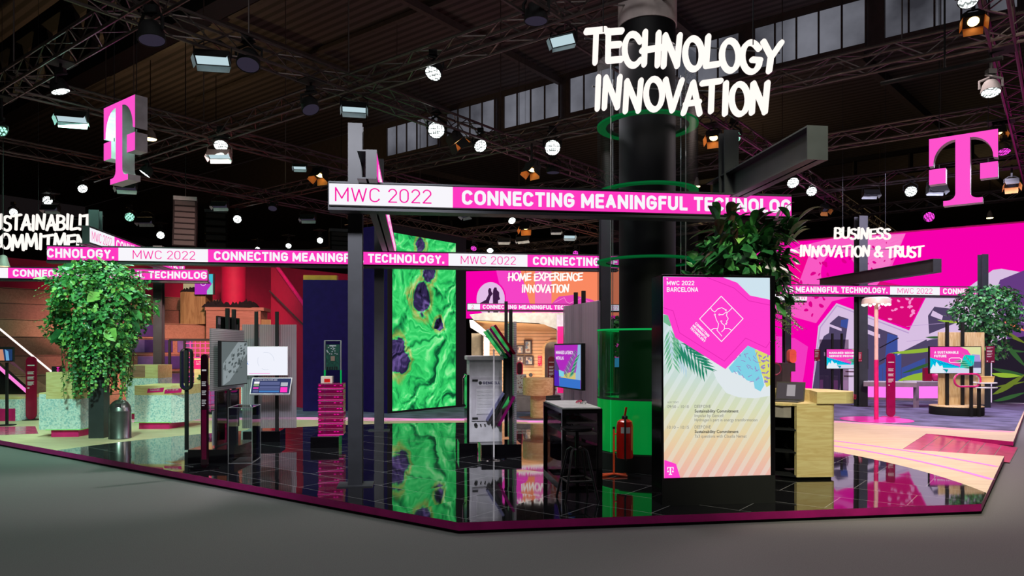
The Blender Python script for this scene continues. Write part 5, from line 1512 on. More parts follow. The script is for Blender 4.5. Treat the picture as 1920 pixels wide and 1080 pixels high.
mo = thing('monitor', 'monitor turned to the right with a pale street map, on the ribbed sheet at left', 'screen', V((-4.04, 10.0, 1.078)), R(-3.3))
MB().span((-.05, 0, 0), (0, .86, .642), MATTE).build('housing', mo, False, .006)
MB().span((-.085, .2, .15), (-.05, .66, .5), MATTE).build('bracket', mo)
MAPG = em('map_grey', (112, 122, 124), .75); MAPL = em('map_light', (158, 170, 174), .75); MAPD = em('map_dark', (84, 94, 96), .75)
m = MB(); f = lambda y, z, k: (.001 + .001 * k, .015 + y * .83, .015 + z * .612)
m.poly([f(0, 0, 0), f(1, 0, 0), f(1, 1, 0), f(0, 1, 0)], MAPG)
m.poly([f(.05, 0, 1), f(.3, .1, 1), f(1, .72, 1), f(1, 1, 1), f(.62, 1, 1), f(.05, .5, 1)], MAPL)
rr = random.Random(6)
for i in range(52):
    t, w_ = rr.random(), rr.random(); y = .08 + .88 * t + (w_ - .5) * -.1; z = .2 + .62 * t + (w_ - .5) * .5
    if z > .96 or z < .04 or y > .96: continue
    a_, b_ = rr.uniform(.015, .05), rr.uniform(.015, .06)
    m.poly([f(y - a_, z - b_, 2), f(y + a_, z - b_ * .3, 2), f(y + a_, z + b_, 2), f(y - a_, z + b_ * .4, 2)], MAPD if rr.random() < .55 else MAPG)
m.build('screen', mo)
# glass case in front
gc = FL(428, 869.5)
o = thing('glass_case', 'empty clear acrylic case standing on the tiles right of the turned monitor', 'display case', gc, ROT)
w_, d_, h_ = .3, .52, .735
for q in (((0, 0, 0), (w_, .006, h_)), ((0, d_ - .006, 0), (w_, d_, h_)), ((0, .006, 0), (.006, d_ - .006, h_)), ((w_ - .006, .006, 0), (w_, d_ - .006, h_)), ((.006, .006, h_ - .008), (w_ - .006, d_ - .006, h_))):
    MB().span(*q, CLEAR).build('pane', o)
m = MB()
for x, y in ((0, 0), (w_, 0), (0, d_), (w_, d_)): m.bar((x, y, 0), (x, y, h_), .007, CLEARE)
for z in (.004, h_):
    m.bar((0, 0, z), (w_, 0, z), .007, CLEARE); m.bar((0, d_, z), (w_, d_, z), .007, CLEARE); m.bar((0, 0, z), (0, d_, z), .007, CLEARE); m.bar((w_, 0, z), (w_, d_, z), .007, CLEARE)
m.build('edges', o)
MB().span((.03, .03, .0), (w_ - .03, d_ - .03, .012), CLEARE).build('floor_plate', o)

def info_totem(px, py, top, Y, wpx, label, colr, base=None, txt=True, rz=0., bw=1.6):
    p = V((XY(px, Y), Y, SZ)); h = (py - top) * Y / F; w = wpx * Y / F
    o = thing('info_totem', label, 'sign', p, rz)
    MB().prism(lozenge(w, h), (0, -.02, .012), V((1, 0, 0)), UP, (0, .04, 0), colr).build('panel', o)
    MB().lathe([(w * bw * .98, 0), (w * bw, .006), (w * bw, .012)], base or colr, 28).build('base', o)
    if txt:
        m = MB(); x0, x1 = -w * .34, w * .34; X = V((1, 0, 0))
        for z, n, s_ in ((.86, 1, .02), (.76, 3, .011), (.68, 3, .011), (.6, 4, .011), (.5, 1, .02)):
            for k in range(n):
                zz = h * z - k * .022; e_ = x0 + (x1 - x0) * (1 if n == 1 and z > .8 else (.95, .8, .9, .6)[k % 4] * (.3 if z < .55 else 1))
                m.poly([(x0, -.022, zz), (e_, -.022, zz), (e_, -.022, zz + s_), (x0, -.022, zz + s_)], WHITE)
        m.build('print', o)
    return o
TOTB = mat('totem_black_red', (30, 8, 18), .12)
o = info_totem(384, 880, 667, 9.05, 12.5, 'slim gloss black info sign with rounded top at the stage edge', TOTB, GLOSSB, True, 0, 2.15)
MB().span((-.03, -.024, .12), (.03, -.02, .74), mat('maroon_gloss', (92, 6, 46), .15)).build('lower_face', o)
info_totem(59, 786, 668, 15.3, 18, 'dark red info sign with rounded top left of the terrazzo counters', REDM, MATTE, True, R(8), .9)
info_totem(169, 814, 735, 12.8, 9, 'dark red info sign half hidden behind the leafy post', REDM, MATTE, False, R(60), 1.2)
o = info_totem(1670, 782, 663, 15.9, 16, 'dark red info sign with rounded top right of the bulb lamp', mat('berry_panel', (150, 10, 78), .2), PINKM, True, 0, 1.0)
info_totem(1034, 742, 666, 22.5, 13.5, 'maroon info sign with rounded top inside the arch of the wooden house', mat('maroon_panel', (104, 8, 28), .4), None, True, 0, .6)

# handle loop on a pole
def loop(w, h, m, r, o, name, T, n=10):
    pts = [T @ V((x, 0, y)) for x, y in lozenge(w, h, n)]
    MB().tube(pts, r, m, 8, True).build(name, o)
p = FL(350, 866)
o = thing('loop_stand', 'upright black loop with blue lining on a thin black pole at the left front', 'stand', FL(350, 846), R(5))
MB().box((0, 0, .77), (.045, .045, 1.5), MATTE).build('pole', o)
m = MB(); oz = 1.5 - .93
outl = lozenge(.16, .62, 10); inn = lozenge(.12, .58, 10)
for (dd, mm, q) in ((.045, MATTE, outl),):
    n = len(q); a0 = [V((x, -.05, oz + .33 + y)) for x, y in q]; a1 = [v + V((0, .1, 0)) for v in a0]; b0 = [V((x, -.05, oz + .33 + .0325 + y)) for x, y in inn]; b1 = [v + V((0, .1, 0)) for v in b0]
    m.add(a0 + a1 + b0 + b1, [(i, (i + 1) % n, n + (i + 1) % n, n + i) for i in range(n)] + [(i, (i + 1) % n, 2 * n + (i + 1) % n, 2 * n + i) for i in range(n)] + [(n + i, n + (i + 1) % n, 3 * n + (i + 1) % n, 3 * n + i) for i in range(n)], MATTE)
    m.add(b0 + b1, [(i, (i + 1) % n, n + (i + 1) % n, n + i) for i in range(n)], BLUEB)
m.build('loop', o)

# ================================================================ DISPLAY B: white monitor on ribbed sheet
pB = FL(455, 830); 
o = thing('display_stand', 'tall ribbed translucent sheet on two black posts above a black plinth, behind the white monitor', 'display', pB, ROT)
MB().span((0, 0, 0), (.58, .5, PH), GLOSSB).build('plinth', o, False, .004)
Yb = pB.y + .25
for px in (485, 522):
    x = (XY(px, Yb + .02) - pB.x) / cD.x
    MB().span((x - .026, .2, PH), (x + .026, .25, 2.12), MATTE).build('post', o)
x0 = (XY(462, Yb + .1) - pB.x); x1 = (XY(563, Yb + .2) - pB.x)
MB().span((x0, .27, .2), (x1, .295, 1.91), POLY).build('ribbed_sheet', o)
q = P(462, 704, Yb)
mo = thing('monitor', 'white lit monitor showing a faint circle, on the ribbed sheet', 'screen', V((q.x, q.y - .08, q.z)), ROT)
W_ = 78 * Yb / F; H_ = 54.5 * Yb / F
MB().span((0, 0, 0), (W_, .035, H_), GREYT).build('housing', mo, False, .004)
m = MB(); m.poly([(.006, -.001, .006), (W_ - .006, -.001, .006), (W_ - .006, -.001, H_ - .006), (.006, -.001, H_ - .006)], em('monitor_white', (240, 242, 252), 1.0))
c_ = [(W_ * .49 + .19 * W_ * math.cos(R(a)), -.002, H_ * .5 + .3 * H_ * math.sin(R(a))) for a in range(0, 361, 12)]
ring = em('monitor_ring', (200, 208, 226), 1.0)
for i in list(range(0, 9)) + list(range(13, 18)) + list(range(20, 24)):
    a_, b_ = V(c_[i]), V(c_[i + 1]); k = (b_ - a_).cross(V((0, 1, 0))).normalized() * .0025; m.poly([a_ + k, b_ + k, b_ - k, a_ - k], ring)
m.poly([(.07, -.002, .03), (.4, -.002, .03), (.4, -.002, .037), (.07, -.002, .037)], E_PINK); m.poly([(.01, -.002, .2), (.07, -.002, .18), (.04, -.002, .21), (.06, -.002, .235)], em('monitor_blue', (90, 150, 240), 1.0))
m.build('screen', mo)
# tilted tablet
q0, q1, q2, q3 = P(473, 708, Yb - .12), P(548, 708, Yb - .03), P(543, 739, Yb - .34), P(468, 739, Yb - .43)
o = thing('tablet_panel', 'tilted touch panel with blue tables below the white monitor', 'screen', q3, ROT)
nn = (q1 - q0).cross(q0 - q3).normalized()
if nn.y > 0: nn = -nn
m = MB(); m.prism([(0, 0)], q3, V((1, 0, 0)), UP, (0, 0, 0), GREYT) if False else None
vs = [q3, q2, q1, q0]; bk = [v - nn * .025 for v in vs]
m.add(vs + bk, [(0, 1, 2, 3), (7, 6, 5, 4), (0, 1, 5, 4), (1, 2, 6, 5), (2, 3, 7, 6), (3, 0, 4, 7)], GREYT); m.build('housing', o, True)
g = G(q3 + nn * .002, nn)
g.poly([(474.2, 709.5), (546.2, 709.5), (541.8, 737.6), (469.8, 737.6)], em('tablet_navy', (54, 64, 104), .9)); 
g.text('PLOSKAAL BAHN POWER GRID', (478, 711.4, 520, 713.4), E_WHITE); g.k += 1
TB = em('tablet_table', (96, 104, 150), .9)
for (a_, b_, c__, d__, mm) in ((477, 715.5, 487, 719.5, E_WHITE), (476, 720, 486, 724, em('tablet_green', (150, 170, 130), .9)), (475, 726.5, 485, 729, E_PINK), (474.5, 731, 484.5, 735.5, TB), (488, 716, 525, 722, TB), (487, 724, 524.5, 729, TB), (486.5, 730, 524, 731.5, TB), (486, 732.5, 523.5, 735.5, em('tablet_blue', (70, 130, 200), .9)), (527, 717, 540, 724, em('tablet_grey', (190, 196, 206), .9)), (526, 726, 539, 735.5, E_PINK)):
    g.poly([(a_, b_), (c__, b_), (c__ - .8, d__), (a_ - .8, d__)], mm, False)
g.build('screen', o)
m = MB(); mid = (q0 + q1 + q2 + q3) / 4; m.bar(mid - nn * .03, V((mid.x, pB.y + .235, mid.z - .02)), .03, MATTE); m.build('arm', o, True)

# counter sliver behind
# ================================================================ MAGENTA CRATE WITH CIRCUIT BOARD
pK = FL(582, 841)
o = thing('plinth', 'low black plinth under the magenta acrylic tower', 'plinth', pK, ROT)
MB().span((0, 0, 0), (.42, .46, PH), GLOSSB).build('body', o, False, .004)
pT = V((XY(596, pK.y + .18), pK.y + .18, SZ + PH))
o = thing('acrylic_tower', 'tower of stacked magenta acrylic trays holding a clear case with a green circuit board', 'display case', pT, ROT)
wK = 47 * pT.y / F; hK = .80
for i in range(9):
    z = i * hK / 9; m = MB()
    m.span((.0, 0, z), (wK, .38, z + .018), CRATE); m.span((.004, .004, z + .018), (wK - .004, .376, z + hK / 9 - .006), CRATE)
    m.build('tray', o, False, .006)
    e_ = MB(); e_.span((-.002, -.002, z + .002), (wK + .002, .0, z + .012), E_CRATE if i % 2 == 0 else CRATE)
    for k in range(3): e_.box((wK - .04 - .045 * k, -.004, z + .055), (.03, .006, .012), E_CRATE if (i + k) % 3 else CRATE)
    e_.box((.03, -.004, z + .055), (.03, .006, .014), E_CRATE); e_.build('clip', o)
xg0 = .085; xg1 = xg0 + 30 * pT.y / F
m = MB(); m.span((xg0, .1, .0), (xg1, .106, 1.46), CLEAR); m.span((xg0, .2, 0), (xg1, .206, 1.46), CLEAR); m.build('glass_sheets', o)
m = MB()
for x in (xg0, xg1):
    for y in (.103, .203): m.bar((x, y, hK + .02), (x, y, 1.46), .01, CLEARE); m.bar((x, y, 0), (x, y, 1.0), .012, E_GREEN)
m.bar((xg0, .103, 1.46), (xg1, .103, 1.46), .008, CLEARE); m.bar((xg0, .203, 1.46), (xg1, .203, 1.46), .008, CLEARE); m.build('edges', o)
PCB = mat('circuit_green', (14, 74, 58), .4, scale=40, var=.4)
b = MB().span((xg0 + .02, .14, 1.0), (xg1 - .02, .15, 1.4), PCB).build('circuit_board', o)
m = MB(); rr = random.Random(9)
for i in range(15): x, z = rr.uniform(xg0 + .035, xg1 - .04), rr.uniform(1.24, 1.37); m.box((x, .136, z), (.018, .008, .014), GREYT)
m.box(((xg0 + xg1) / 2, .135, 1.18), (.06, .01, .075), mat('copper_chip', (206, 170, 150), .3, .6)); m.box(((xg0 + xg1) / 2, .136, 1.38), (.1, .01, .02), GREYT)
for k in range(5): m.box((xg0 + .045 + k * .035, .135, 1.03), (.02, .02, .045), MATTE)
m.build('chips', b)
o = thing('small_carton', 'small cream carton with a red label on top of the magenta tower', 'box', pT + cD * .04 + nD * .04 + UP * hK, ROT)
MB().span((0, 0, 0), (.165, .2, .105), mat('carton_cream', (206, 190, 176), .7)).build('body', o); MB().span((.05, -.002, .015), (.14, 0, .07), REDEX).build('label_patch', o)

# ================================================================ FUEL CELL CABINET GROUP
pG = FL(861, 855)
o = thing('plinth', 'left low black plinth under the grey cabinet', 'plinth', pG, ROT); MB().span((0, 0, 0), (.26, .5, PH), GLOSSB).build('body', o, False, .004)
pG2 = FL(903, 858)
o = thing('plinth', 'right low black plinth below the slim panel post by the grey cabinet', 'plinth', pG2, ROT); MB().span((0, 0, 0), (.56, .55, PH), GLOSSB).build('body', o, False, .004)
Yg = 10.25; q = P(880, 830, Yg)
o = thing('fuel_cell_cabinet', 'tall pale grey metal cabinet with a ribbed vent and dark lettering', 'cabinet', V((q.x, Yg, SZ + PH)), ROT)
wC = 62 * Yg / F; hC = 162 * Yg / F
MB().span((0, 0, 0), (wC, .55, hC - .06), GREYF).build('body', o, False, .006)
MB().span((-.035, .0, 0), (-.002, .55, hC * .78), GLOSSB).build('side_panel', o)
MB().span((-.03, -.03, hC - .06), (wC + .02, .58, hC), GREYF).build('lid', o, False, .008)
d_ = MB().span((.03, -.014, .30), (wC - .01, -.001, .93), mat('door_grey', (176, 172, 180), .45)).build('door', o, False, .004)
m = MB(); m.span((.1, -.022, .40), (wC - .03, -.014, .76), mat('vent_grey', (190, 188, 192), .5))
for i in range(16): m.span((.11, -.028, .41 + i * .0215), (wC - .04, -.02, .42 + i * .0215), GREYF)
m.build('vent', d_)
m = MB(); m.span((.12, -.018, .805), (wC + .0, -.014, .885), GREYF)
m.text('GENCELL', (0, -.0195, 0), V((1, 0, 0)), UP, .19, .44, .825, .865, mat('cabinet_ink', (48, 42, 90), .4), .02)
ring_ = lozenge(.05, .05); m.poly([(.155 + x, -.0195, .82 + y) for x, y in ring_], DARK)
m.build('name_plate', d_)
for z in (.33, .87): MB().span((.04, -.026, z), (.12, -.014, z + .026), MATTE).build('latch', d_)
m = MB()
for x, r_ in ((.09, .024), (.16, .01), (.22, .01), (.33, .016), (.40, .02)): m.cyl((x, -.03, .25), (x, 0, .25), r_, MATTE, 12)
m.build('cable_glands', o)
h = MB(); h.tube([(-.06, -.02, .52), (-.085, -.045, .55), (-.085, -.045, .92), (-.06, -.02, .95)], .014, CHROME); h.build('handle', o)
# panel post with slanted coloured glass books
Yp = 10.35; q = P(961, 830, Yp)
o = thing('panel_post', 'slim black post carrying slanted coloured glass slabs beside the grey cabinet', 'display', V((q.x, Yp, SZ + PH)), ROT)
MB().span((-.045, .0, 0), (.0, .05, 1.90), MATTE).build('post', o)
MB().span((-.045, .55, 0), (.0, .60, 2.05), MATTE).build('post', o)
MB().span((.012, -.1, 0), (.045, .9, 1.72), POLYH).build('ribbed_sheet', o)
MB().span((-.1, .0, .68), (-.05, .3, 1.25), MATTE).build('bracket', o)
GRG = mat('green_glass_edge', (40, 150, 90), .1, .3); MGG = mat('magenta_glass', (130, 14, 96), .1, .2); RDG = mat('red_glass', (130, 16, 46), .1, .2); LVG = mat('silver_violet_glass', (150, 150, 196), .15, .6)
def slab(p0, p1, th, m1, nm, off):
    a_, b_ = P(p0[0], p0[1], Yp - .05), P(p1[0], p1[1], Yp - .05); d = (b_ - a_).normalized(); s_ = V((d.z, 0, -d.x))
    if s_.x < 0: s_ = -s_
    vs = []
    for y in (-.1, .42):
        for t, k in ((a_, 0), (b_, 0), (b_, th), (a_, th)): vs.append(t + s_ * (k + off) + nD * y)
    m = MB(); m.add(vs, [(0, 1, 2, 3), (7, 6, 5, 4), (0, 1, 5, 4), (1, 2, 6, 5), (2, 3, 7, 6), (3, 0, 4, 7)], m1); m.build(nm, o, True, .003)
slab((911, 621), (948, 672), .018, GRG, 'green_slab', 0); slab((914, 619), (952, 671), .022, MGG, 'magenta_slab', .02); slab((920, 615), (957, 668), .03, RDG, 'red_slab', .045)
slab((941, 735), (910, 786), .03, LVG, 'silver_slab', 0); slab((946, 736), (915, 791), .026, MATTE, 'black_slab', .035); slab((953, 738), (924, 792), .03, MGG, 'magenta_slab', .068)
p = FL(926, 860)
o = thing('pole_stand', 'thin bright pole on a round black foot in front of the grey cabinet', 'stand', p)
MB().lathe([(.175, 0), (.18, .006), (.17, .016), (.03, .02)], GLOSSB, 28).build('foot', o); MB().box((0, 0, .76), (.02, .02, 1.48), mat('bright_aluminium', (216, 212, 214), .4, .2)).build('pole', o)

# ================================================================ MESH TABLE, STOOL, EXTINGUISHER
pt = V((XY(1054, 7.66), 7.66, SZ)); TW, TD, TH = .44, 1.15, .875
o = thing('bar_table', 'high black framed table with dark mesh sides and white shelves in front of the column', 'table', pt, ROT)
for x in (0, TW - .045):
    for y in (0, TD - .045): MB().span((x, y, 0), (x + .045, y + .045, TH - .03), GLOSSB).build('leg', o)
for z in (.0, TH - .06):
    m = MB()
    m.span((.045, 0, z), (TW - .045, .04, z + .04), GLOSSB); m.span((.045, TD - .04, z), (TW - .045, TD, z + .04), GLOSSB)
    m.span((0, .045, z), (.04, TD - .045, z + .04), GLOSSB); m.span((TW - .04, .045, z), (TW, TD - .045, z + .04), GLOSSB)
    m.build('rail', o)
MB().span((0, 0, TH - .03), (TW, TD, TH - .012), GLOSSB).build('top_frame', o); MB().span((.015, .015, TH - .012), (TW - .015, TD - .015, TH), WHITE).build('table_top', o)
for z in (.70, .58): MB().span((.05, .05, z), (TW - .05, TD - .05, z + .02), WHITE).build('shelf', o)
for q_ in (((.046, .018, .04), (TW - .046, .024, TH - .06)), ((.018, .046, .04), (.024, TD - .046, TH - .06)), ((TW - .024, .046, .04), (TW - .018, TD - .046, TH - .06)), ((.046, TD - .024, .04), (TW - .046, TD - .018, TH - .06))):
    MB().span(*q_, MESHB).build('mesh_panel', o)
rr = random.Random(12); PKC = mat('pink_cable', (236, 80, 120), .5)
def cable(cx, cy, cz, r, n, m, lab, name='cable_coil'):
    c = MB(); pts = []
    for i in range(n * 14 + 1):
        a = i / 14 * 6.28; k = r * (.7 + .3 * math.sin(i * .37))
        pts.append(pt + cD * (cx + k * .8 * math.cos(a)) + nD * (cy + k * 1.3 * math.sin(a)) + UP * (cz + .008 + .012 * (1 + math.sin(i * .9))))
    c.tube(pts, .005, m, 5); return tag(c.build(name), lab, 'cable')
cable(.22, .3, .72, .09, 4, PKC, 'tangle of pink cable on the upper inner shelf of the mesh table'); cable(.2, .75, .72, .11, 5, PKC, 'second tangle of pink cable deeper on the upper inner shelf')
cable(.2, .3, .60, .12, 4, PKC, 'pink cable coil on the lower inner shelf of the mesh table'); cable(.22, .8, .60, .1, 3, MATTE, 'black cable coil on the lower inner shelf of the mesh table')
cable(.33, .62, TH, .05, 2, PKC, 'pink cable loop lying on the white table top'); cable(.36, .5, TH, .04, 2, GREYT, 'grey cable loop lying on the white table top'); cable(.37, .72, TH, .045, 2, MATTE, 'black cable lying at the far end of the white table top')
ps = V((XY(1082, 7.2), 7.2, SZ))
o = thing('bar_stool', 'black metal swivel stool with a round seat in front of the mesh table', 'stool', ps, R(12))
MB().lathe([(.02, .685), (.15, .69), (.172, .705), (.165, .722), (.0, .715)], mat('stool_seat_black', (36, 34, 38), .2, .6), 28, cap=False).build('seat', o)
MB().cyl((0, 0, .5), (0, 0, .69), .016, MATTE, 10).build('spindle', o)
for k in range(4):
    a = R(45 + 90 * k); c, s_ = math.cos(a), math.sin(a)
    MB().tube([(.03 * c, .03 * s_, .5), (.075 * c, .075 * s_, .515), (.11 * c, .11 * s_, .49), (.235 * c, .235 * s_, .0)], .012, BLACK).build('leg', o)
m = MB(); rp_ = [(.188 * math.cos(R(45 + 90 * k)), .188 * math.sin(R(45 + 90 * k)), .20) for k in range(4)]
for i in range(4): m.cyl(rp_[i], rp_[(i + 1) % 4], .011, BLACK, 8)
m.build('footrest', o)
pe = FL(1151, 893)
o = thing('fire_extinguisher', 'red fire extinguisher with black hose on the red stand by the column', 'extinguisher', pe + V((.125, -.02, .22)))
MB().lathe([(.05, 0), (.092, .0), (.099, .02), (.099, .38), (.088, .43), (.055, .455), (.03, .46)], REDEX, 28).build('cylinder', o)
MB().lathe([(.034, .455), (.036, .49), (.02, .5)], MATTE, 14).build('valve', o)
MB().box((0, 0, 0), (.022, .035, .11), REDEX, 0, Matrix.Translation((.008, 0, .545)) @ Matrix.Rotation(R(10), 4, 'Y')).build('lever', o)
MB().tube([(0, -.03, .49), (-.01, -.085, .48), (-.012, -.108, .42), (-.012, -.108, .02), (0, -.1, -.02)], .011, MATTE).build('hose', o)
m = MB()
def wrap(a0, a1, z0, z1, mt, r=.1):
    n = 8; vs = [(r * math.cos(R(a0 + (a1 - a0) * i / n)), r * math.sin(R(a0 + (a1 - a0) * i / n)), z) for z in (z0, z1) for i in range(n + 1)]
    m.add(vs, [(i, i + 1, n + 2 + i, n + 1 + i) for i in range(n)], mt)
wrap(-125, -60, .30, .37, GREYT); wrap(-52, -40, .1, .38, mat('extinguisher_print', (232, 120, 70), .4)); m.build('label_bands', o)
o = thing('extinguisher_stand', 'orange-red cross-footed pole stand holding the fire extinguisher', 'stand', pe)
MB().cyl((0, 0, .02), (0, 0, .56), .013, ORANGE, 10).build('pole', o)
for a in (20, 160, 200, 340): MB().cyl((0, 0, .03), (.16 * math.cos(R(a)), .16 * math.sin(R(a)), .014), .012, ORANGE, 8).build('foot', o)
m = MB(); m.cyl((0, 0, .5), (.03, -.005, .5), .01, ORANGE, 6); m.cyl((0, 0, .3), (.03, -.005, .3), .01, ORANGE, 6); m.build('hook', o)
MB().cyl((0, 0, .56), (0, 0, .585), .015, MATTE, 8).build('cap', o)

# ================================================================ MANAGED LATENCY DISPLAY
Ym = 11.2
o = thing('display_stand', 'slanted ribbed translucent sheet on two black posts left of the column, behind the purple monitor', 'display', V((XY(1056, Ym), Ym, SZ)), R(-73))
Xd = V((math.cos(R(-73)), math.sin(R(-73)), 0))
a_ = V((XY(1056, Ym), Ym, 0)); k = (1122 - 960) / F; L_ = (a_.x - k * a_.y) / (k * Xd.y - Xd.x)
MB().span((0, 0, .2), (L_, .03, 2.17), POLY).build('ribbed_sheet', o)
for x in (.36, .66): MB().span((x - .025, .04, 0), (x + .025, .09, 2.36), MATTE).build('post', o)
MB().span((-.05, -.2, 0), (L_, .35, PH), GLOSSB).build('plinth', o)
a2 = ray(1040, 655, a_ - V((-Xd.y, Xd.x, 0)) * .12, V((-Xd.y, Xd.x, 0)))
mo = thing('monitor', 'monitor with a purple picture reading MANAGED LATENCY WITH LAS left of the column', 'screen', V((a2.x, a2.y, CZ)), R(-73))
md = V((math.cos(R(-73)), math.sin(R(-73)), 0)); mn = V((-md.y, md.x, 0))
r0, r1 = ray(1040, 648, a2, mn), ray(1089, 648, a2, mn); wM = (r1 - r0).length
zt, zb = P(1040, 647, a2.y).z - CZ, P(1040, 723, a2.y).z - CZ
MB().span((-.02, .0, zb - .02), (wM + .03, .06, zt + .02), BLACK).build('housing', mo, False, .004)
MB().span((wM * .3, .06, zb + .1), (wM * .7, .2, zt - .1), MATTE).build('bracket', mo)
m = MB(); X = V((1, 0, 0)); Hm = zt - zb
def f(x, z, k=0): return (x * wM, -.001 - .001 * k, zb + z * Hm)
MV = em('monitor_violet', (184, 46, 196), .9)
m.poly([f(0, 0), f(1, 0), f(1, 1), f(0, 1)], MV)
m.poly([f(.9, 1, 1), f(1, 1, 1), f(1, .2, 1), f(.78, .2, 1), f(.86, .5, 1)], em('monitor_pale_blue', (150, 190, 226), .9))
m.poly([f(.2, .2, 1), f(.4, .3, 1), f(.6, .36, 1), f(.82, .36, 1), f(.82, .2, 1)], em('monitor_sand', (220, 200, 120), .9))
m.poly([f(0, .72, 2), f(.2, .42, 2), f(.18, .1, 2), f(0, .1, 2)], em('monitor_slate', (84, 70, 120), .9)); m.poly([f(0, .4, 3), f(.16, .36, 3), f(.2, .0, 3), f(0, 0, 3)], em('monitor_indigo', (84, 40, 190), .9))
m.poly([f(.18, .4, 3), f(.4, .36, 3), f(.38, .24, 3), f(.2, .24, 3)], AQ); m.poly([f(.2, 0, 4), f(1, 0, 4), f(1, .2, 4), f(.2, .22, 4)], em('monitor_blue_band', (60, 120, 210), .9))
rr = random.Random(3)
for i in range(22):
    t = i / 22; bx_, bz_ = .5 + .42 * t ** 1.5, .02 + .8 * t
    for s_ in (-1, 1):
        ex, ez = (.26 * s_ + .05) * (1 - t * .5), .17 * (1 - .4 * t)
        if 0 < bx_ + ex < 1: m.poly([f(bx_, bz_, 5), f(bx_ + ex * .5, bz_ + ez * .5 + .02, 5), f(bx_ + ex, bz_ + ez, 5), f(bx_ + ex * .5, bz_ + ez * .5 - .015, 5)], PL1 if (i + s_) % 3 else PL2) if t > .22 else None
m.text('MANAGED LATENCY', (0, -.009, 0), X, UP, .07 * wM, .74 * wM, zb + .78 * Hm, zb + .86 * Hm, E_WHITE, .015); m.text('WITH LAS', (0, -.009, 0), X, UP, .08 * wM, .39 * wM, zb + .645 * Hm, zb + .725 * Hm, E_WHITE, .015)
m.build('screen', mo)
# ================================================================ LECTERN AND LAPTOP
pl = FL(1494, 900)
o = thing('plywood_lectern', 'pale plywood lectern with open black shelves and a raised curved rim at the right', 'lectern', pl, R(4))
X, Y_ = V((1, 0, 0)), V((0, 1, 0)); LH_ = .865
LW = .405
def rc(cx, cy, r, a0, a1, n=6): return [(cx + r * math.cos(R(a0 + (a1 - a0) * i / n)), cy + r * math.sin(R(a0 + (a1 - a0) * i / n))) for i in range(n + 1)]
body = [(0, 0), (LW, 0)] + rc(LW - .01, .07, .07, -80, 0)[1:] + [(LW + .06, .5), (LW + .0, .62), (LW - .14, .66), (.0, .05)]
MB().prism([(0, 0), (LW, 0)] + rc(LW, .06, .06, -90, 0)[1:] + [(LW + .06, .55), (LW, .62), (0, .06)], (0, 0, .03), X, Y_, UP * (LH_ - .05), PLY).build('front_panel', o)
MB().span((.02, .03, 0), (LW + .02, .5, .03), MATTE).build('kick_plate', o)
MB().span((-.22, .62, .03), (LW, .64, LH_ - .03), MATTE).build('back_panel', o)
MB().span((-.24, .18, .03), (-.225, .64, LH_ - .02), PLY).build('side_panel', o)
sh = [(-.22, .2), (0, .02), (.02, .08), (.1, .6), (-.22, .62)]
for z in (.03, .3, .56): MB().prism(sh, (0, 0, z), X, Y_, UP * .016, BLACK).build('shelf', o)
MB().prism([(-.24, .3), (-.2, .2), (-.12, .1), (-.02, .08), (0, 0), (LW, 0)] + rc(LW, .06, .06, -90, 0)[1:] + [(LW + .06, .64), (-.24, .64)], (0, 0, LH_ - .02), X, Y_, UP * .03, PLY).build('top', o)
MB().prism([(-.2, .22), (-.1, .12), (-.02, .1), (-.02, .12), (-.1, .15), (-.18, .24)], (0, 0, LH_ - .16), X, Y_, UP * .14, POUF).build('apron', o)
rim = [(.17, -.02), (.52, -.02)] + rc(.50, .16, .18, -80, 20, 8) + [(.6, .55), (.4, .78), (.1, .86), (-.02, .84), (.1, .74), (.26, .66), (.3, .42), (.22, .16)]
r_ = MB(); r_.prism(rim, (.06, 0, LH_ + .01), X, Y_, UP * .135, PLY); r_.build('raised_rim', o, False, .004)
MB().prism([(-.02, .84), (-.01, .84), (.1, .6), (.08, .6)], (.06, 0, LH_ + .01), X, Y_, UP * .135, PLYV).build('rim_end', o)
m = MB(); T = Matrix.Translation((.745, .13, LH_ + .07)); 
m.text('US', (.742, .06, LH_ + .05), V((.08, 1, 0)).normalized(), UP, 0, .13, 0, .06, PINKM, .03); m.build('rim_print', o)
q = pl + V((.01, .34, LH_ + .01))
o = thing('laptop', 'dark open laptop on the plywood lectern', 'laptop', q, R(-38))
MB().span((-.17, -.12, 0), (.17, .12, .016), mat('laptop_grey', (70, 68, 70), .4)).build('base', o, False, .004)
T = Matrix.Translation((0, .12, .012)) @ Matrix.Rotation(R(-14), 4, 'X')
m = MB(); m.span((-.17, 0, 0), (.17, .008, .225), mat('laptop_lid', (84, 78, 78), .4), T); m.build('lid', o)
m = MB(); m.poly([T @ V(v) for v in ((-.155, -.001, .015), (.155, -.001, .015), (.155, -.001, .21), (-.155, -.001, .21))], em('laptop_screen', (92, 84, 88), .7)); m.poly([T @ V(v) for v in ((-.04, -.002, .05), (.06, -.002, .05), (.06, -.002, .19), (-.04, -.002, .19))], em('laptop_page', (180, 172, 176), .8)); m.build('screen', o)
m = MB(); m.span((-.15, -.02, .016), (.15, .1, .019), MATTE); m.build('keyboard', o)

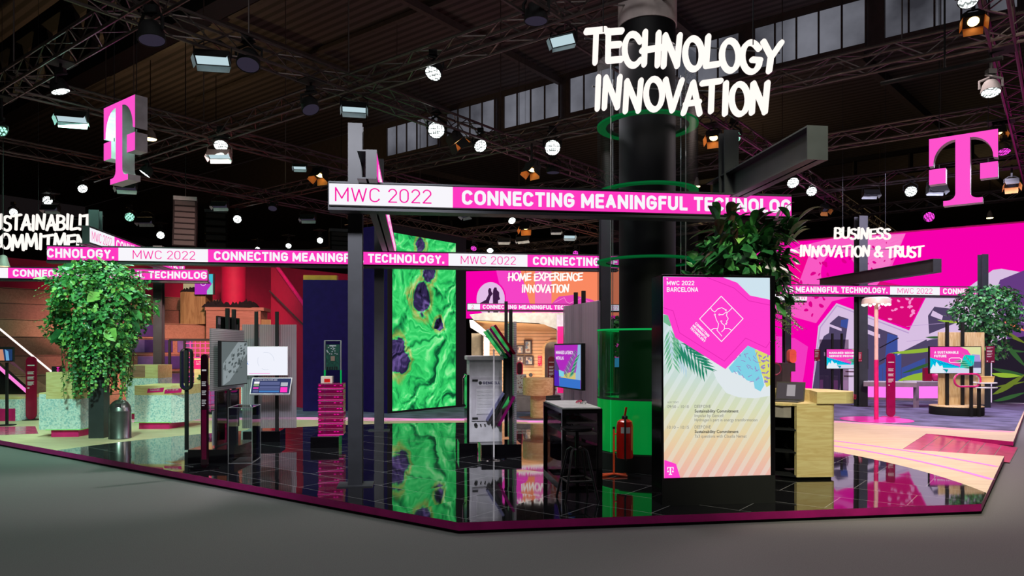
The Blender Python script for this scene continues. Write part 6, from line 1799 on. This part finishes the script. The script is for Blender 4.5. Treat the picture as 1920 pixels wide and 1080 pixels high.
# ================================================================ RIGHT HAND SIDE DISPLAYS
# device box with a lozenge and loop, left of the lectern
Yd = 13.6
o = thing('device_stand', 'dark notched pedestal behind the lectern with a narrow black frame beside it', 'stand', V((XY(1467, Yd), Yd, SZ)), ROT)
k = Yd / F
MB().prism([(0, 0), (26 * k, 0), (26 * k, .72), (26 * k, .72 + .13), (16 * k, .85), (16 * k, 1.08), (26 * k, 1.08), (26 * k, 1.24), (0, 1.24)], (0, 0, 0), X, UP, (0, .3, 0), mat('pedestal_dark', (62, 54, 60), .4)).build('body', o)
MB().span((16 * k + .005, .12, .86), (24 * k, .2, 1.06), PINKM).build('niche_device', o)
MB().tube([V((x - .2, -.02, z)) for x, z in [(-.1, 1.02), (-.1, 1.2)]], .012, PINKM).build('loop_end', o)
m = MB(); m.span((-.22, .2, .3), (-.16, .26, 1.7), MATTE); m.span((-.42, .2, 1.66), (-.16, .26, 1.7), MATTE); m.build('frame', o)
MB().tube([(-.42, -.02, 1.24), (-.12, -.02, 1.24), (-.06, -.02, 1.2), (-.04, -.02, 1.13), (-.06, -.02, 1.06), (-.12, -.02, 1.02), (-.42, -.02, 1.02)], .014, mat('loop_berry', (120, 16, 60), .3)).build('handle_loop', o)
o = thing('lozenge_device', 'rounded salmon-orange device standing on the dark notched pedestal', 'device', V((XY(1484, Yd + .1), Yd + .1, SZ + 1.24)), ROT)
MB().prism(lozenge(.135, .26), (0, -.06, 0), X, UP, (0, .12, 0), mat('salmon_plastic', (240, 96, 84), .3)).build('body', o, False, .01); MB().span((-.05, -.062, .16), (.05, -.06, .164), PINKM).build('seam', o)

# security screen
Ys = 20.4
o = thing('screen_stand', 'two thin black posts on a round foot carrying the security screen and a red notice', 'stand', V((XY(1570, Ys), Ys, SZ)), ROT)
k = Ys / F
for px in (1560, 1579): MB().box(((px - 1570) * k, 0, .95), (.05, .05, 2.0), MATTE).build('post', o)
MB().lathe([(.6, 0), (.62, .05), (.6, .12)], MATTE, 32, (.2, .1, 0)).build('foot', o)
MB().span((-33 * k, .06, .1), (25 * k, .075, 1.78), SMOKE).build('smoked_sheet', o)
def shelf_rings(o, x, z, w, d):
    for dz, dx in ((0, 0), (-.13, -.05)):
        MB().lathe([(w, 0), (w, .03)], WHITE, 28, (x + dx, d, z + dz)).build('ring_shelf', o)
shelf_rings(o, 47 * k, .74 + SZ, .26, .25); MB().box((47 * k, .25, .4), (.04, .04, .85), MATTE).build('post', o)
def screen(px0, py0, px1, py1, Y, label, title, var):
    q = P(px0, py1, Y); k = Y / F; w = (px1 - px0) * k; h = (py1 - py0) * k
    o = thing('screen', label, 'screen', q, 0.)
    MB().span((-.015, 0, -.015), (w + .015, .06, h + .015), MATTE).build('housing', o)
    g = G(q - V((0, .002, 0)), V((0, -1, 0)))
    def F_(x, y): return (px0 + x * (px1 - px0), py0 + y * (py1 - py0))
    g.poly([F_(0, 0), F_(1, 0), F_(1, 1), F_(0, 1)], em('panel_pink', (246, 66, 186), 1.0) if 'panel_pink' not in M else M['panel_pink'])
    def EM(n, c): return M[n] if n in M else em(n, c, .97)
    g.poly([F_(.6, 0), F_(1, 0), F_(1, .5), F_(.84, .42), F_(.74, .12)], EM('panel_lemon', (226, 228, 170)))
    g.poly([F_(.82, .28), F_(.98, .3), F_(1, .6), F_(.86, .7)], EM('panel_lilac', (176, 156, 220)))
    g.poly([F_(.84, .56), F_(1, .56), F_(1, .85), F_(.8, .85)], EM('panel_slate', (96, 90, 130)))
    g.poly([F_(0, .40), F_(.55, .74), F_(.62, .84), F_(0, .88)], EM('panel_turquoise', (0, 200, 226)))
    g.k += 1
    for i in range(9):
        x = .03 + .06 * i; g.line([F_(x, .44 + x * .55), F_(x + .05, .6 + x * .3)], .7, EM('panel_blue', (20, 80, 220)), False, False); g.line([F_(x + .05, .6 + x * .3), F_(x + .1, .56 + x * .4)], .7, M['panel_blue'], False, False)
    g.poly([F_(.66, .36), F_(.7, .3), F_(.88, .33), F_(.86, .68), F_(.72, .82), F_(.58, .82)], EM('panel_aqua', (0, 214, 206)))
    g.poly([F_(0, .85), F_(.25, .80), F_(1, .80), F_(1, 1), F_(0, 1)], EM('panel_mist', (214, 216, 240)))
    g.poly([F_(0, .9), F_(.06, .66), F_(.1, .76), F_(.12, .56), F_(.19, .74), F_(.24, .70), F_(.28, .95), F_(.28, 1), F_(0, 1)], EM('panel_white', (230, 240, 250)))
    g.poly([F_(.24, .84), F_(.36, .86), F_(.32, 1), F_(.3, .92)], EM('panel_teal', (0, 150, 160)))
    g.k += 1
    for i in range(9):
        t = i / 9
        for s in (-1, 1): g.poly([F_(.86 - .14 * t, .82 - .36 * t), F_(.80 - .2 * t - .05 * s, .70 - .34 * t + .1 * s), F_(.72 - .24 * t - .06 * s, .6 - .3 * t + .22 * s), F_(.82 - .18 * t - .04 * s, .74 - .34 * t + .1 * s)], PL1 if i % 2 else PL2, False)
    for t_, x0, x1, y0, y1 in title: g.text(t_, (*F_(x0, y0), *F_(x1, y1)), E_WHITE, .02)
    if var: g.line([F_(x, y) for x, y in [(.41, .42), (.58, .42), (.62, .46), (.62, .56), (.58, .60), (.41, .60), (.375, .56), (.375, .46)]], 1.1, E_WHITE, True)
    g.build('picture', o); return o
screen(1550, 655, 1627, 691, Ys - .1, 'lit screen reading MANAGED SECURITY SERVICE PROVIDER partly behind the black post', [('MANAGED SECURITY', .06, .78, .13, .24), ('SERVICE PROVIDER', .06, .76, .30, .41)], False)
def notice(px0, py0, px1, py1, Y, label, m):
    q = P(px0, py1, Y); k = Y / F; w = (px1 - px0) * k; h = (py1 - py0) * k
    o = thing('notice_board', label, 'notice', q, 0)
    MB().span((0, 0, 0), (w, .015, h), m).build('panel', o)
    t = MB()
    for i, (z, e) in enumerate(((.9, .9), (.86, .5), (.72, .8), (.68, .7), (.64, .75), (.52, .8), (.48, .6), (.38, .7), (.34, .55))): t.poly([(w * .08, -.001, h * z), (w * .08 + w * .84 * e, -.001, h * z), (w * .08 + w * .84 * e, -.001, h * (z + .02)), (w * .08, -.001, h * (z + .02))], WHITE)
    t.poly([(w * .08, -.001, h * .06), (w * .2, -.001, h * .06), (w * .2, -.001, h * .12), (w * .08, -.001, h * .12)], WHITE); t.poly([(w * .6, -.001, h * .06), (w * .9, -.001, h * .06), (w * .9, -.001, h * .1), (w * .6, -.001, h * .1)], WHITE)
    t.build('print', o); return o
notice(1527, 655, 1538, 677, Ys, 'small red notice hung left of the security screen', REDM)
notice(1610, 660, 1616, 678, 18.83, 'little red and white notice fixed to the black post', REDM)

# sustainable future display
Yt = 16.6; k = Yt / F
o = thing('display_board', 'plywood board on a round black base carrying the sustainable future screen', 'display', V((XY(1793, Yt), Yt, SZ)), ROT)
MB().lathe([(.54, 0), (.55, .02), (.55, .19)], MATTE, 40).build('base', o); MB().lathe([(.55, .19), (.55, .205)], PLYV, 40).build('base_top', o)
MB().span((-22 * k, .22, .2), (74 * k, .25, 1.9), PLYV).build('board', o, False, .003)
for px in (1782, 1814): MB().box(((px - 1793) * k, .12, 1.17), (.06, .05, 1.93), MATTE).build('post', o)
screen(1744, 650.5, 1839, 699.5, Yt + .0, 'lit screen reading A SUSTAINABLE FUTURE on the plywood board', [('A SUSTAINABLE', .08, .56, .16, .26), ('FUTURE', .08, .32, .30, .40)], True)
notice(1849, 649, 1865, 680, Yt + .26, 'dark red notice at the top right of the plywood board', mat('notice_berry', (120, 14, 56), .5))
Yf = 16.0; k2 = Yf / F
o = thing('ring_stand', 'thin black posts with a pink ring and white round shelves before the plywood board', 'stand', V((XY(1821, Yf), Yf, SZ)), ROT)
MB().box((0, 0, .56), (.055, .05, 1.12), MATTE).build('post', o); MB().box((16 * k2, .0, .38), (.055, .05, .76), MATTE).build('post', o)
MB().tube([V((-11 * k2 + y, -.05, .815 + x)) for x, y in [(a_, b_ - .32) for a_, b_ in lozenge(.28, .64, 10)]], .02, PINKM, 8, True).build('ring', o)
MB().tube([V((-11 * k2 + y, -.02, .815 + x)) for x, y in [(a_, b_ - .31) for a_, b_ in lozenge(.265, .62, 10)]], .017, GREYT, 8, True).build('ring_lining', o)
for z, x, w in ((.79, 29 * k2, .26), (.69, 27 * k2, .28)): MB().lathe([(w, 0), (w * 1.02, .012), (w, .024)], WHITE, 32, (x, .05, z - .05)).build('round_shelf', o)
q = V((XY(1848, Yf + .05), Yf + .05, SZ + .765))
o = thing('cardboard_tray', 'small tan cardboard tray on the white round shelf', 'tray', q, 0)
m = MB(); m.prism([(-.14, 0), (.14, 0), (.16, .13), (-.16, .13)], (0, -.06, 0), X, UP, (0, .16, 0), mat('cardboard', (214, 176, 110), .8)); m.build('tray', o); MB().span((-.165, -.065, .12), (.165, .105, .135), M['cardboard']).build('rim', o)

# bulb lamp on a pink disc
pl_ = FL(1643, 787.5); k = pl_.y / F
o = thing('bulb_lamp', 'tall floor lamp with a ring of small bulbs on a pink disc', 'lamp', pl_)
MB().lathe([(.70, 0), (.71, .008), (.70, .014)], mat('pink_disc', (255, 60, 180), .2), 48).build('disc', o)
MB().cyl((0, 0, .014), (0, 0, 1.28), .045, PINKM, 14).build('lower_pole', o); MB().cyl((0, 0, 1.28), (0, 0, 2.5), .04, mat('blush_pole', (240, 190, 190), .4), 14).build('upper_pole', o)
MB().lathe([(.285, 2.46), (.285, 2.5), (.27, 2.57), (.22, 2.6), (.02, 2.61)], mat('blush_cap', (240, 214, 214), .4), 32).build('cap', o)
BULB = em('bulb_warm', (255, 240, 210), 6.)
for i in range(10):
    a = R(36 * i + 18); MB().lathe([(.004, -.03), (.026, -.018), (.03, 0), (.02, .02)], BULB, 10, (.255 * math.cos(a), .255 * math.sin(a), 2.45)).build('bulb', o)
# lit bar counter
Yb2 = 18.5
o = thing('bar_counter', 'grey angular counter with glowing pink front panels behind the bulb lamp', 'counter', V((XY(1718, Yb2), Yb2, SZ)), 0)
k = Yb2 / F
def wing(ang, L, nm):
    T = Matrix.Rotation(ang, 4, 'Z'); h = .66; GC = M['counter_grey'] if 'counter_grey' in M else mat('counter_grey', (140, 118, 130), .5)
    m = MB(); m.span((0, 0, h - .11), (L, .6, h), GC, T); m.span((0, 0, .18), (L, .05, .24), GC, T)
    for x in (0, L - .07): m.span((x, 0, 0), (x + .07, .1, h - .11), GC, T)
    m.build('frame', o); MB().span((.07, .02, .24), (L - .07, .05, h - .11), E_BARP, T).build('lit_panel', o)
    MB().span((.0, .0, h), (L, .6, h + .015), GREYF, T).build('counter_top', o)
wing(R(2), 1.5, 'r'); wing(R(152), 1.2, 'l')
o = thing('red_stool_top', 'small round crimson object on the lit bar counter beside the screen', 'ornament', V((XY(1757, 18.7), 18.75, SZ + .676)), 0)
MB().lathe([(.06, 0), (.13, .06), (.15, .13), (.12, .2), (.03, .25)], PINKM, 20).build('globe', o); MB().span((-.32, -.06, 0), (-.14, .06, .34), REDM).build('card', o)

# ================================================================ LEFT COUNTERS
def counter(px0, px1, pyb, top, split, Y=None, label='', dep=.6, ply_frac=.5, rz=0., name='terrazzo_counter', groupd=None, foot=True):
    Y = (CZ - SZ) * F / (pyb - HZ) if Y is None else Y; k = Y / F
    w = (px1 - px0) * k; h = (pyb - top) * k; hs = (pyb - split) * k
    o = thing(name, label, 'counter', V((XY(px0, Y), Y, SZ)), rz)
    f0 = .12 if foot else 0
    if foot: MB().span((.06, .05, 0), (w - .06, dep - .05, f0), PINKM).build('foot', o)
    MB().span((0, 0, f0), (w, dep, hs), TERR).build('body', o, False, .006)
    MB().span((0, 0, hs), (w, dep * ply_frac, h), PLY).build('plywood_top', o, False, .004)
    if foot: MB().span((-.004, -.004, f0), (w + .004, dep, f0 + .014), M.get('lime_edge') or mat('lime_edge', (150, 226, 120), .5)).build('edge_strip', o)
    return o, w, h, hs, f0
o, w, h, hs, f0 = counter(86, 149, 820, 698, 748, None, 'terrazzo counter with a tall plywood upper half left of the leafy post', .75, .3, R(3))
MB().span((-.17, .1, f0), (-.003, .6, h * .66), TERR).build('side_wing', o); MB().span((-.17, .1, h * .66), (-.003, .6, h * .66 + .02), PLY).build('wing_top', o)
o, w, h, hs, f0 = counter(252, 321, 805, 723, 741, None, 'terrazzo counter with pink signs on its plywood rim right of the waste bin', .9, 1.0, R(0))
MB().prism([(w + .003, 0), (w + .2, .25), (w + .2, .9), (w + .003, .9)], (0, 0, f0), X, Y_, UP * (hs - f0), TERR).build('side_wing', o); MB().prism([(w + .003, 0), (w + .2, .25), (w + .2, .9), (w + .003, .9)], (0, 0, hs), X, Y_, UP * (h - hs), PLY).build('wing_top', o)
m = MB()
for x0, x1, z, txts in ((.24, .54, .045, ('NACHHALTIG', 'FAIRPHONE 4')), (.56, .88, .03, ('READY FOR', 'A SECOND LIFE'))):
    m.prism([(x0, hs + z), (x1, hs + z + .02), (x1 + .02, hs + z + .1), (x0 + .02, hs + z + .075)], (0, -.01, 0), X, UP, (0, .008, 0), PINKM)
    for i, t_ in enumerate(txts): m.text(t_, (0, -.012, 0), V((1, 0, .06)).normalized(), UP, x0 + .06, x1 - .05, hs + z + .045 - .03 * i, hs + z + .065 - .03 * i, WHITE, .01)
m.build('pink_signs', o)
o, w, h, hs, f0 = counter(236, 295, 796, 694, 719, 15.4, 'terrazzo counter with a stepped plywood top behind the pink-signed counter', .7, 1.0, R(2))
MB().span((w * .12, -.012, hs + .03), (w * .6, -.001, h - .01), PINE).build('inset_panel', o)
o, w, h, hs, f0 = counter(-60, 32, 782, 737, 741, 15.0, 'low terrazzo counter on a pink base at the far left edge', 1.2, 1.0, R(4), foot=False)
MB().span((.2, -.0, .0), (w - .08, -.004, h * .52), PINKM).build('pink_front', o)
o, w, h, hs, f0 = counter(452, 476, 796, 706, 722, 16.3, 'narrow terrazzo counter showing behind the ribbed sheet and glass case', .6, 1.0, R(2))
# waste bin
pb = FL(225, 822)
o = thing('waste_bin', 'steel waste bin with a domed push lid right of the leafy post', 'bin', pb)
r = .172; BIN = mat('brushed_steel', (150, 150, 150), .28, .9)
MB().lathe([(r * 1.03, 0), (r * 1.03, .02), (r, .03), (r, .45)], BIN, 36, cap=False).build('body', o)
MB().lathe([(r * 1.03, .45), (r * 1.03, .47)] + [(r * math.cos(R(a)), .47 + .19 * math.sin(R(a))) for a in range(5, 90, 10)] + [(.004, .66)], BIN, 36).build('dome_lid', o)
T = Matrix.Rotation(R(18), 4, 'Z')
MB().box((.0, -.135, .55), (.1, .05, .09), CHROME, 0, T).build('flap', o)
# far left screen, rails and marble stair side
q = P(13, 730, 14.2)
o = thing('monitor_stand', 'small monitor on a thin pole at the far left edge', 'screen', V((q.x, q.y, SZ)), 0)
MB().box((0, 0, .62), (.04, .04, 1.24), MATTE).build('pole', o); k = 14.2 / F
MB().span((-20 * k, -.05, 1.26), (15 * k, 0, 1.55), MATTE).build('housing', o, False, .005)
m = MB(); m.poly([(-18 * k, -.052, 1.28), (13.5 * k, -.052, 1.28), (13.5 * k, -.052, 1.5), (-18 * k, -.052, 1.5)], em('video_navy', (40, 70, 120), .7)); m.poly([(-10 * k, -.053, 1.28), (-1 * k, -.053, 1.28), (-4 * k, -.053, 1.5), (-10 * k, -.053, 1.5)], em('video_skin', (220, 150, 120), .8)); m.poly([(2 * k, -.053, 1.28), (8 * k, -.053, 1.28), (6 * k, -.053, 1.46), (0, -.053, 1.5)], em('video_blue', (110, 170, 220), .9)); m.build('screen', o)
MB().lathe([(.16, 0), (.16, .015)], MATTE, 20).build('foot', o)
Yr = 16.0
m = MB(); a_, b_, c__, d__ = P(-40, 655, Yr), P(60, 743, Yr), FL(60, 785), FL(-40, 785)
o = thing('stair_flank', 'black marble stair flank with a pink light strip sloping down at the far left', 'wall', vert(c__, SZ), 0)
m.add([a_, b_, vert(b_, SZ), vert(a_, SZ)] + [v + V((0, .2, 0)) for v in (a_, b_, vert(b_, SZ), vert(a_, SZ))], [(0, 1, 2, 3), (7, 6, 5, 4), (0, 1, 5, 4), (1, 2, 6, 5), (3, 0, 4, 7)], MARB); m.build('panel', o, True)
MB().tube([a_ + V((0, -.03, .02)), b_ + V((0, -.03, .02))], .035, E_PSTRIP, 6).build('light_strip', o, True)
a2_, b2_ = P(-40, 584, Yr + .25), P(97, 697, Yr + .25)
o = thing('stair_railing', 'glass stair railing topped by a white light strip at the far left', 'railing', vert(b2_, SZ), 0)
MB().add([a2_, b2_, vert(b2_, SZ + .6), a_ + V((0, .25, 0))], [(0, 1, 2, 3)], SMOKE).build('glass', o, True)
MB().tube([a2_, b2_], .022, E_STRIP, 6).build('light_strip', o, True)
q = P(97, 699, 15.9)
o = thing('logo_box', 'small dark box with a glowing pink T emblem on the stair edge', 'sign', q, 0)
MB().span((0, 0, 0), (.2, .15, .14), DARK).build('body', o); m = MB(); k = 15.9 / F; m.span((.09, -.01, 0), (.2, 0, .14), mat('logo_plum', (70, 10, 40), .4))
for a4 in ((.115, .11, .175, .125), (.138, .02, .152, .11), (.128, .015, .162, .025), (.112, .055, .125, .07), (.165, .055, .178, .07)): m.span((a4[0], -.013, a4[1]), (a4[2], -.01, a4[3]), E_PINK)
m.build('emblem', o)
q = P(6, 490, 13.5)
o = thing('pendant_lamp', 'grey pendant lamp shade at the left edge above the steps', 'lamp', q, 0)
MB().lathe([(.11, -.1), (.06, .1), (.02, .12)], mat('shade_taupe', (150, 136, 134), .5), 20, cap=False).build('shade', o); MB().lathe([(.005, -.09), (.1, -.09)], E_WARM, 18, cap=False).build('lens', o); MB().cyl((0, 0, .12), (0, 0, 2.6), .006, MATTE, 5).build('cord', o)
# red grid frame with leaflet board
Yq = 16.6; k = Yq / F
o = thing('grid_frame', 'black floor frame with a pink wire grid behind the front displays', 'rack', V((XY(318, Yq), Yq, SZ)), ROT)
W_, H_ = 84 * k, 1.72
m = MB()
for x in (0, 27 * k, W_): m.box((x, 0, H_ / 2), (.05, .05, H_), MATTE)
m.box((W_ / 2, 0, H_), (W_, .05, .05), MATTE); m.box((W_ / 2, 0, .025), (W_, .3, .05), MATTE); m.build('frame', o)
m = MB(); GP = mat('grid_pink', (240, 70, 170), .4)
for i in range(7): m.bar((28 * k + i * 9 * k, 0, .05), (28 * k + i * 9 * k, 0, H_), .018, GP)
for i in range(15): m.bar((28 * k, 0, .1 + i * .11), (W_, 0, .1 + i * .11), .018, GP)
m.build('wire_grid', o)
q = P(364, 722, Yq - .06)
o = thing('leaflet_board', 'plywood leaflet board with a pink heading hung on the pink wire grid', 'notice', q, ROT)
w_, h_ = 32 * k, 50 * k; MB().span((0, 0, 0), (w_, .03, h_), PLY).build('board', o)
m = MB(); m.span((.0, -.006, h_ * .6), (w_ * .8, 0, h_ * .94), PINKM)
for i in range(2): m.text(('A SECOND', 'MISSION')[i], (0, -.008, 0), X, UP, w_ * .12, w_ * (.7, .6)[i], h_ * (.84, .76)[i], h_ * (.89, .81)[i], WHITE, .015)
m.build('pink_heading', o)
rr = random.Random(3); m = MB()
for i in range(40): leaf(m, V((w_ * .45, -.03, h_ * .25)), V((rr.uniform(-1, 1), rr.uniform(-.6, .1), rr.uniform(-.4, 1))).normalized(), V((0, -1, 0)), rr.uniform(.06, .12), LEAF3, .3)
m.build('printed_plant', o)

# ================================================================ WOODEN HOUSE at the back
def slat_mat():
    m, N, L = new_mat('wood_slats')
    b = N.new('ShaderNodeBsdfPrincipled'); t = N.new('ShaderNodeTexCoord'); w = N.new('ShaderNodeTexWave'); w.bands_direction = 'Z'
    w.inputs['Scale'].default_value = 2.6; w.inputs['Distortion'].default_value = 0; w.wave_profile = 'SAW'; L.new(t.outputs['Object'], w.inputs['Vector'])
    n = N.new('ShaderNodeTexNoise'); n.inputs['Scale'].default_value = 3; n.inputs['Detail'].default_value = 5; L.new(t.outputs['Object'], n.inputs['Vector'])
    r = N.new('ShaderNodeValToRGB'); r.color_ramp.elements[0].color = col4((226, 170, 122)); r.color_ramp.elements[1].color = col4((250, 208, 164)); L.new(n.outputs['Fac'], r.inputs[0])
    c = N.new('ShaderNodeValToRGB'); c.color_ramp.interpolation = 'LINEAR'; c.color_ramp.elements[0].color = (.34, .26, .22, 1); c.color_ramp.elements[1].color = (1, 1, 1, 1); c.color_ramp.elements[1].position = .3
    L.new(w.outputs['Fac'], c.inputs[0])
    mx = N.new('ShaderNodeMix'); mx.data_type = 'RGBA'; mx.blend_type = 'MULTIPLY'; mx.inputs[0].default_value = 1; L.new(r.outputs[0], mx.inputs[6]); L.new(c.outputs[0], mx.inputs[7]); L.new(mx.outputs[2], b.inputs['Base Color'])
    bp = N.new('ShaderNodeBump'); bp.inputs['Strength'].default_value = .6; bp.inputs['Distance'].default_value = .02; L.new(w.outputs['Fac'], bp.inputs['Height']); L.new(bp.outputs[0], b.inputs['Normal'])
    b.inputs['Roughness'].default_value = .6; out(m.node_tree, b.outputs[0]); return m
SLAT = slat_mat()
Yh = 25.6
def HP(px, py, Y=Yh): return P(px, py, Y)
o = thing('wooden_house', 'wooden slatted house with a sloping ceiling, white gable and arched opening at the back', 'house', V((XY(905, Yh), Yh, SZ)), 0)
def wz(px0, py0, px1, m, nm, Y=Yh, dep=.15):
    a_, b_ = HP(px0, py0, Y), HP(px1, py0, Y); MB().add([vert(a_, SZ), vert(b_, SZ), b_, a_] + [q + V((0, dep, 0)) for q in (vert(a_, SZ), vert(b_, SZ), b_, a_)], [(0, 1, 2, 3), (7, 6, 5, 4), (0, 1, 5, 4), (1, 2, 6, 5), (2, 3, 7, 6), (3, 0, 4, 7)], m).build(nm, o, True)
wz(906, 620, 1021, SLAT, 'slat_wall')
# wall above the arch
arc_ = [(1021 + 13 + 13 * math.cos(R(a)), 655 - 13 * math.sin(R(a)) - 1) for a in range(180, 89, -10)]
pts = [(1021, 620), (1046, 620), (1046, 641)] + list(reversed([p for p in arc_])) + [(1021, 655)]
m = MB(); f3 = [HP(*p) for p in pts]; m.add(f3 + [q + V((0, .15, 0)) for q in f3], [tuple(range(len(f3))), tuple(range(2 * len(f3) - 1, len(f3) - 1, -1))], SLAT); m.build('slat_wall', o, True)
m = MB(); a1 = [HP(1021, 760 - 10)] + [HP(*p) for p in arc_] + [HP(1046, 641)]; a1[0] = vert(a1[0], SZ)
fr = [q + V((0, -.18, 0)) for q in a1]; bk = [q + V((0, .55, 0)) for q in a1]; n = len(fr)
m.add(fr + bk, [(i, i + 1, n + i + 1, n + i) for i in range(n - 1)], WALN)
a2 = [q + V((-.09 if i < 4 else -.05, -.18, .0 if i == 0 else .09 * (i / n))) for i, q in enumerate(a1)]
m.add(fr + a2, [(i, i + 1, n + i + 1, n + i) for i in range(n - 1)], WALN); m.build('arch_frame', o, True)
wz(1018, 600, 1075, BEIGE, 'inner_wall', Yh + 1.4)
# sloping ceiling
cl = MB(); cl.add([HP(885, 601, 23.6), HP(1020, 608, 23.6), HP(1050, 622, Yh), HP(902, 620, Yh)], [(0, 1, 2, 3)], WALN); cl.build('sloping_ceiling', o, True)
m = MB(); gp = [HP(*q, 23.5) for q in ((880, 600), (887, 600), (917, 625), (917, 636), (882, 614))]; m.add(gp + [q + V((0, .5, 0)) for q in gp], [tuple(range(5)), (9, 8, 7, 6, 5)] + [(i, (i + 1) % 5, 5 + (i + 1) % 5, 5 + i) for i in range(5)], SKINW)
gp = [vert(HP(907, 660, 23.5), SZ), vert(HP(917, 660, 23.5), SZ), HP(917, 634, 23.5), HP(907, 628, 23.5)]; m.add(gp + [q + V((0, .5, 0)) for q in gp], [(0, 1, 2, 3), (7, 6, 5, 4), (0, 1, 5, 4), (1, 2, 6, 5), (2, 3, 7, 6), (3, 0, 4, 7)], SKINW); m.build('white_gable', o, True)
m = MB(); gp = [HP(*q, 26.2) for q in ((880, 590), (910, 586), (1060, 586), (1060, 622), (1010, 606), (888, 600))]; m.add(gp, [tuple(range(6))], SKINW); m.build('upper_wall', o, True)
wz(1044, 590, 1062, mat('pale_lilac', (206, 206, 236), .6), 'side_panel', 25.4, .1)
wz(1045.5, 612, 1058, mat('magenta_panel', (214, 10, 130), .4), 'magenta_panel', 24.6, .1)
wz(884, 625, 908, BEIGE, 'left_wall', 26.0)
lamp('house_fill', 'AREA', (XY(960, 22.5), 22.3, 3.4), (XY(965, 25.4), 25.4, 1.2), 240, (255, 230, 206), 1.2)  # unseen fill added to brighten the house interior
lamp('house_fill', 'AREA', (XY(960, 22.5), 22.6, .8), (XY(968, 24.6), 24.8, 2.9), 60, (255, 230, 206), .8)  # second added fill, aimed up to brighten the sloping ceiling
# framed pictures
rr = random.Random(21)
for px0, py0, px1, py1, l in ((968, 647, 982, 664, 'framed photo of two faces, upper left of the four on the slat wall'), (982.5, 637.5, 997, 664, 'tall framed photo, upper right of the four on the slat wall'), (968, 667, 982.5, 682, 'framed photo of pale shapes, lower left of the four on the slat wall'), (983.5, 667, 1000, 685, 'framed photo, lower right of the four on the slat wall')):
    q = P(px0, py1, Yh - .1); k = Yh / F; w_, h_ = (px1 - px0) * k, (py1 - py0) * k
    o = thing('picture_frame', l, 'picture', q, 0, None)
    m = MB(); b_ = .05
    for s_ in (((0, -.04, 0), (w_, .1, b_)), ((0, -.04, h_ - b_), (w_, .1, h_)), ((0, -.04, b_), (b_, .1, h_ - b_)), ((w_ - b_, -.04, b_), (w_, .1, h_ - b_))): m.span(*s_, mat('frame_brown', (58, 30, 30), .4) if 'frame_brown' not in M else M['frame_brown'])
    m.build('frame', o); m = MB()
    PH1 = [M.get('photo_%d' % i) or mat('photo_%d' % i, c, .5) for i, c in enumerate(((206, 196, 178), (150, 110, 90), (70, 66, 90), (226, 190, 160), (110, 130, 150)))]
    m.span((b_, 0, b_), (w_ - b_, .02, h_ - b_), PH1[0])
    for i in range(9):
        x, z = rr.uniform(b_ + .03, w_ - b_ - .05), rr.uniform(b_ + .03, h_ - b_ - .05); m.poly([(x + .045 * math.cos(t) , -.001 - i * .001, z + .05 * math.sin(t)) for t in [j * .785 for j in range(8)]], rr.choice(PH1[1:]))
    m.build('photo', o)
o = notice(1008.5, 667, 1016, 686, Yh - .05, 'pink-red notice on the slat wall right of the framed photos', mat('notice_pink', (226, 20, 80), .5))
# drum table, poufs, pebbled block with ring
pd = FL(1009, 783); k = pd.y / F
o = thing('drum_table', 'mushroom shaped plywood table with a thick round top before the wooden house', 'table', pd)
MB().lathe([(.42, 0), (.42, .008)], mat('foot_disc', (120, 70, 60), .5), 32).build('foot', o); MB().lathe([(14.5 * k, .008), (14.5 * k, .5)], WALN, 32).build('stem', o); MB().lathe([(28 * k, .5), (28.5 * k, .52), (28.5 * k, .86), (28 * k, .875)], WALN, 40).build('drum_top', o)
for px, py, w_, d_, h_, mt, l in ((977, 771, .55, .5, .42, POUF, 'grey felt cube seat left of the drum table'), (1034, 768, .42, .4, .36, DARK, 'black cube seat right of the drum table'), (992, 766, .5, .4, .2, DARK, 'low dark seat behind the grey felt cube')):
    p = FL(px, py); o = thing('cube_seat', l, 'seat', p, ROT)
    MB().box((0, 0, h_ / 2 - .02), (w_, d_, h_ - .04), mt).build('body', o, False, .03); MB().box((0, 0, h_ - .02), (w_ * .96, d_ * .96, .05), mt).build('cushion', o, False, .02)
p = FL(978, 757)
o = thing('speckled_pedestal', 'speckled white pedestal under a small pink ringed mirror', 'pedestal', p, 0)
k = p.y / F; MB().span((-13 * k, 0, 0), (9 * k, .4, .78), TERRW).build('body', o); MB().span((-13 * k, -.01, .78), (9 * k, .41, .8), WHITE).build('top', o)
o = thing('ring_mirror', 'small upright pink ring on the speckled pedestal', 'mirror', V((XY(974, p.y + .15), p.y + .15, SZ + .8)), 0)
MB().tube([V((x, 0, y - .02)) for x, y in lozenge(.16, .36)], .018, mat('ring_coral', (240, 60, 96), .4), 8, True).build('ring', o); MB().prism(lozenge(.15, .34), (0, .01, -.01), X, UP, (0, .01, 0), mat('mirror_plum', (80, 40, 50), .2)).build('glass', o)
o = thing('round_speaker', 'small dark round speaker on the slat wall shelf right of the pink ring', 'speaker', V((XY(995, Yh - .3), Yh - .3, CZ + (HZ - 703) * (Yh - .3) / F)), 0)
MB().cyl((0, -.05, 0), (0, .05, 0), .07, DARK, 20).build('body', o); MB().span((-.3, -.1, -.1), (.35, .29, -.07), WALN).build('shelf', o)
# black posts far right of centre behind the column, plum screens seen through it
o = thing('wall_screen', 'small bright screen edge seen through the clear column', 'screen', P(1145, 690, 17.5), R(30))
MB().span((0, 0, 0), (.5, .05, .62), MATTE).build('housing', o); m = MB(); m.span((.02, -.01, .02), (.48, 0, .6), E_PINK); m.span((.02, -.012, .02), (.48, -.01, .25), em('edge_screen_blue', (80, 160, 240), .9)); m.build('picture', o)
MB().span((.2, .05, -1.05), (.28, .12, .3), MATTE).build('post', o)
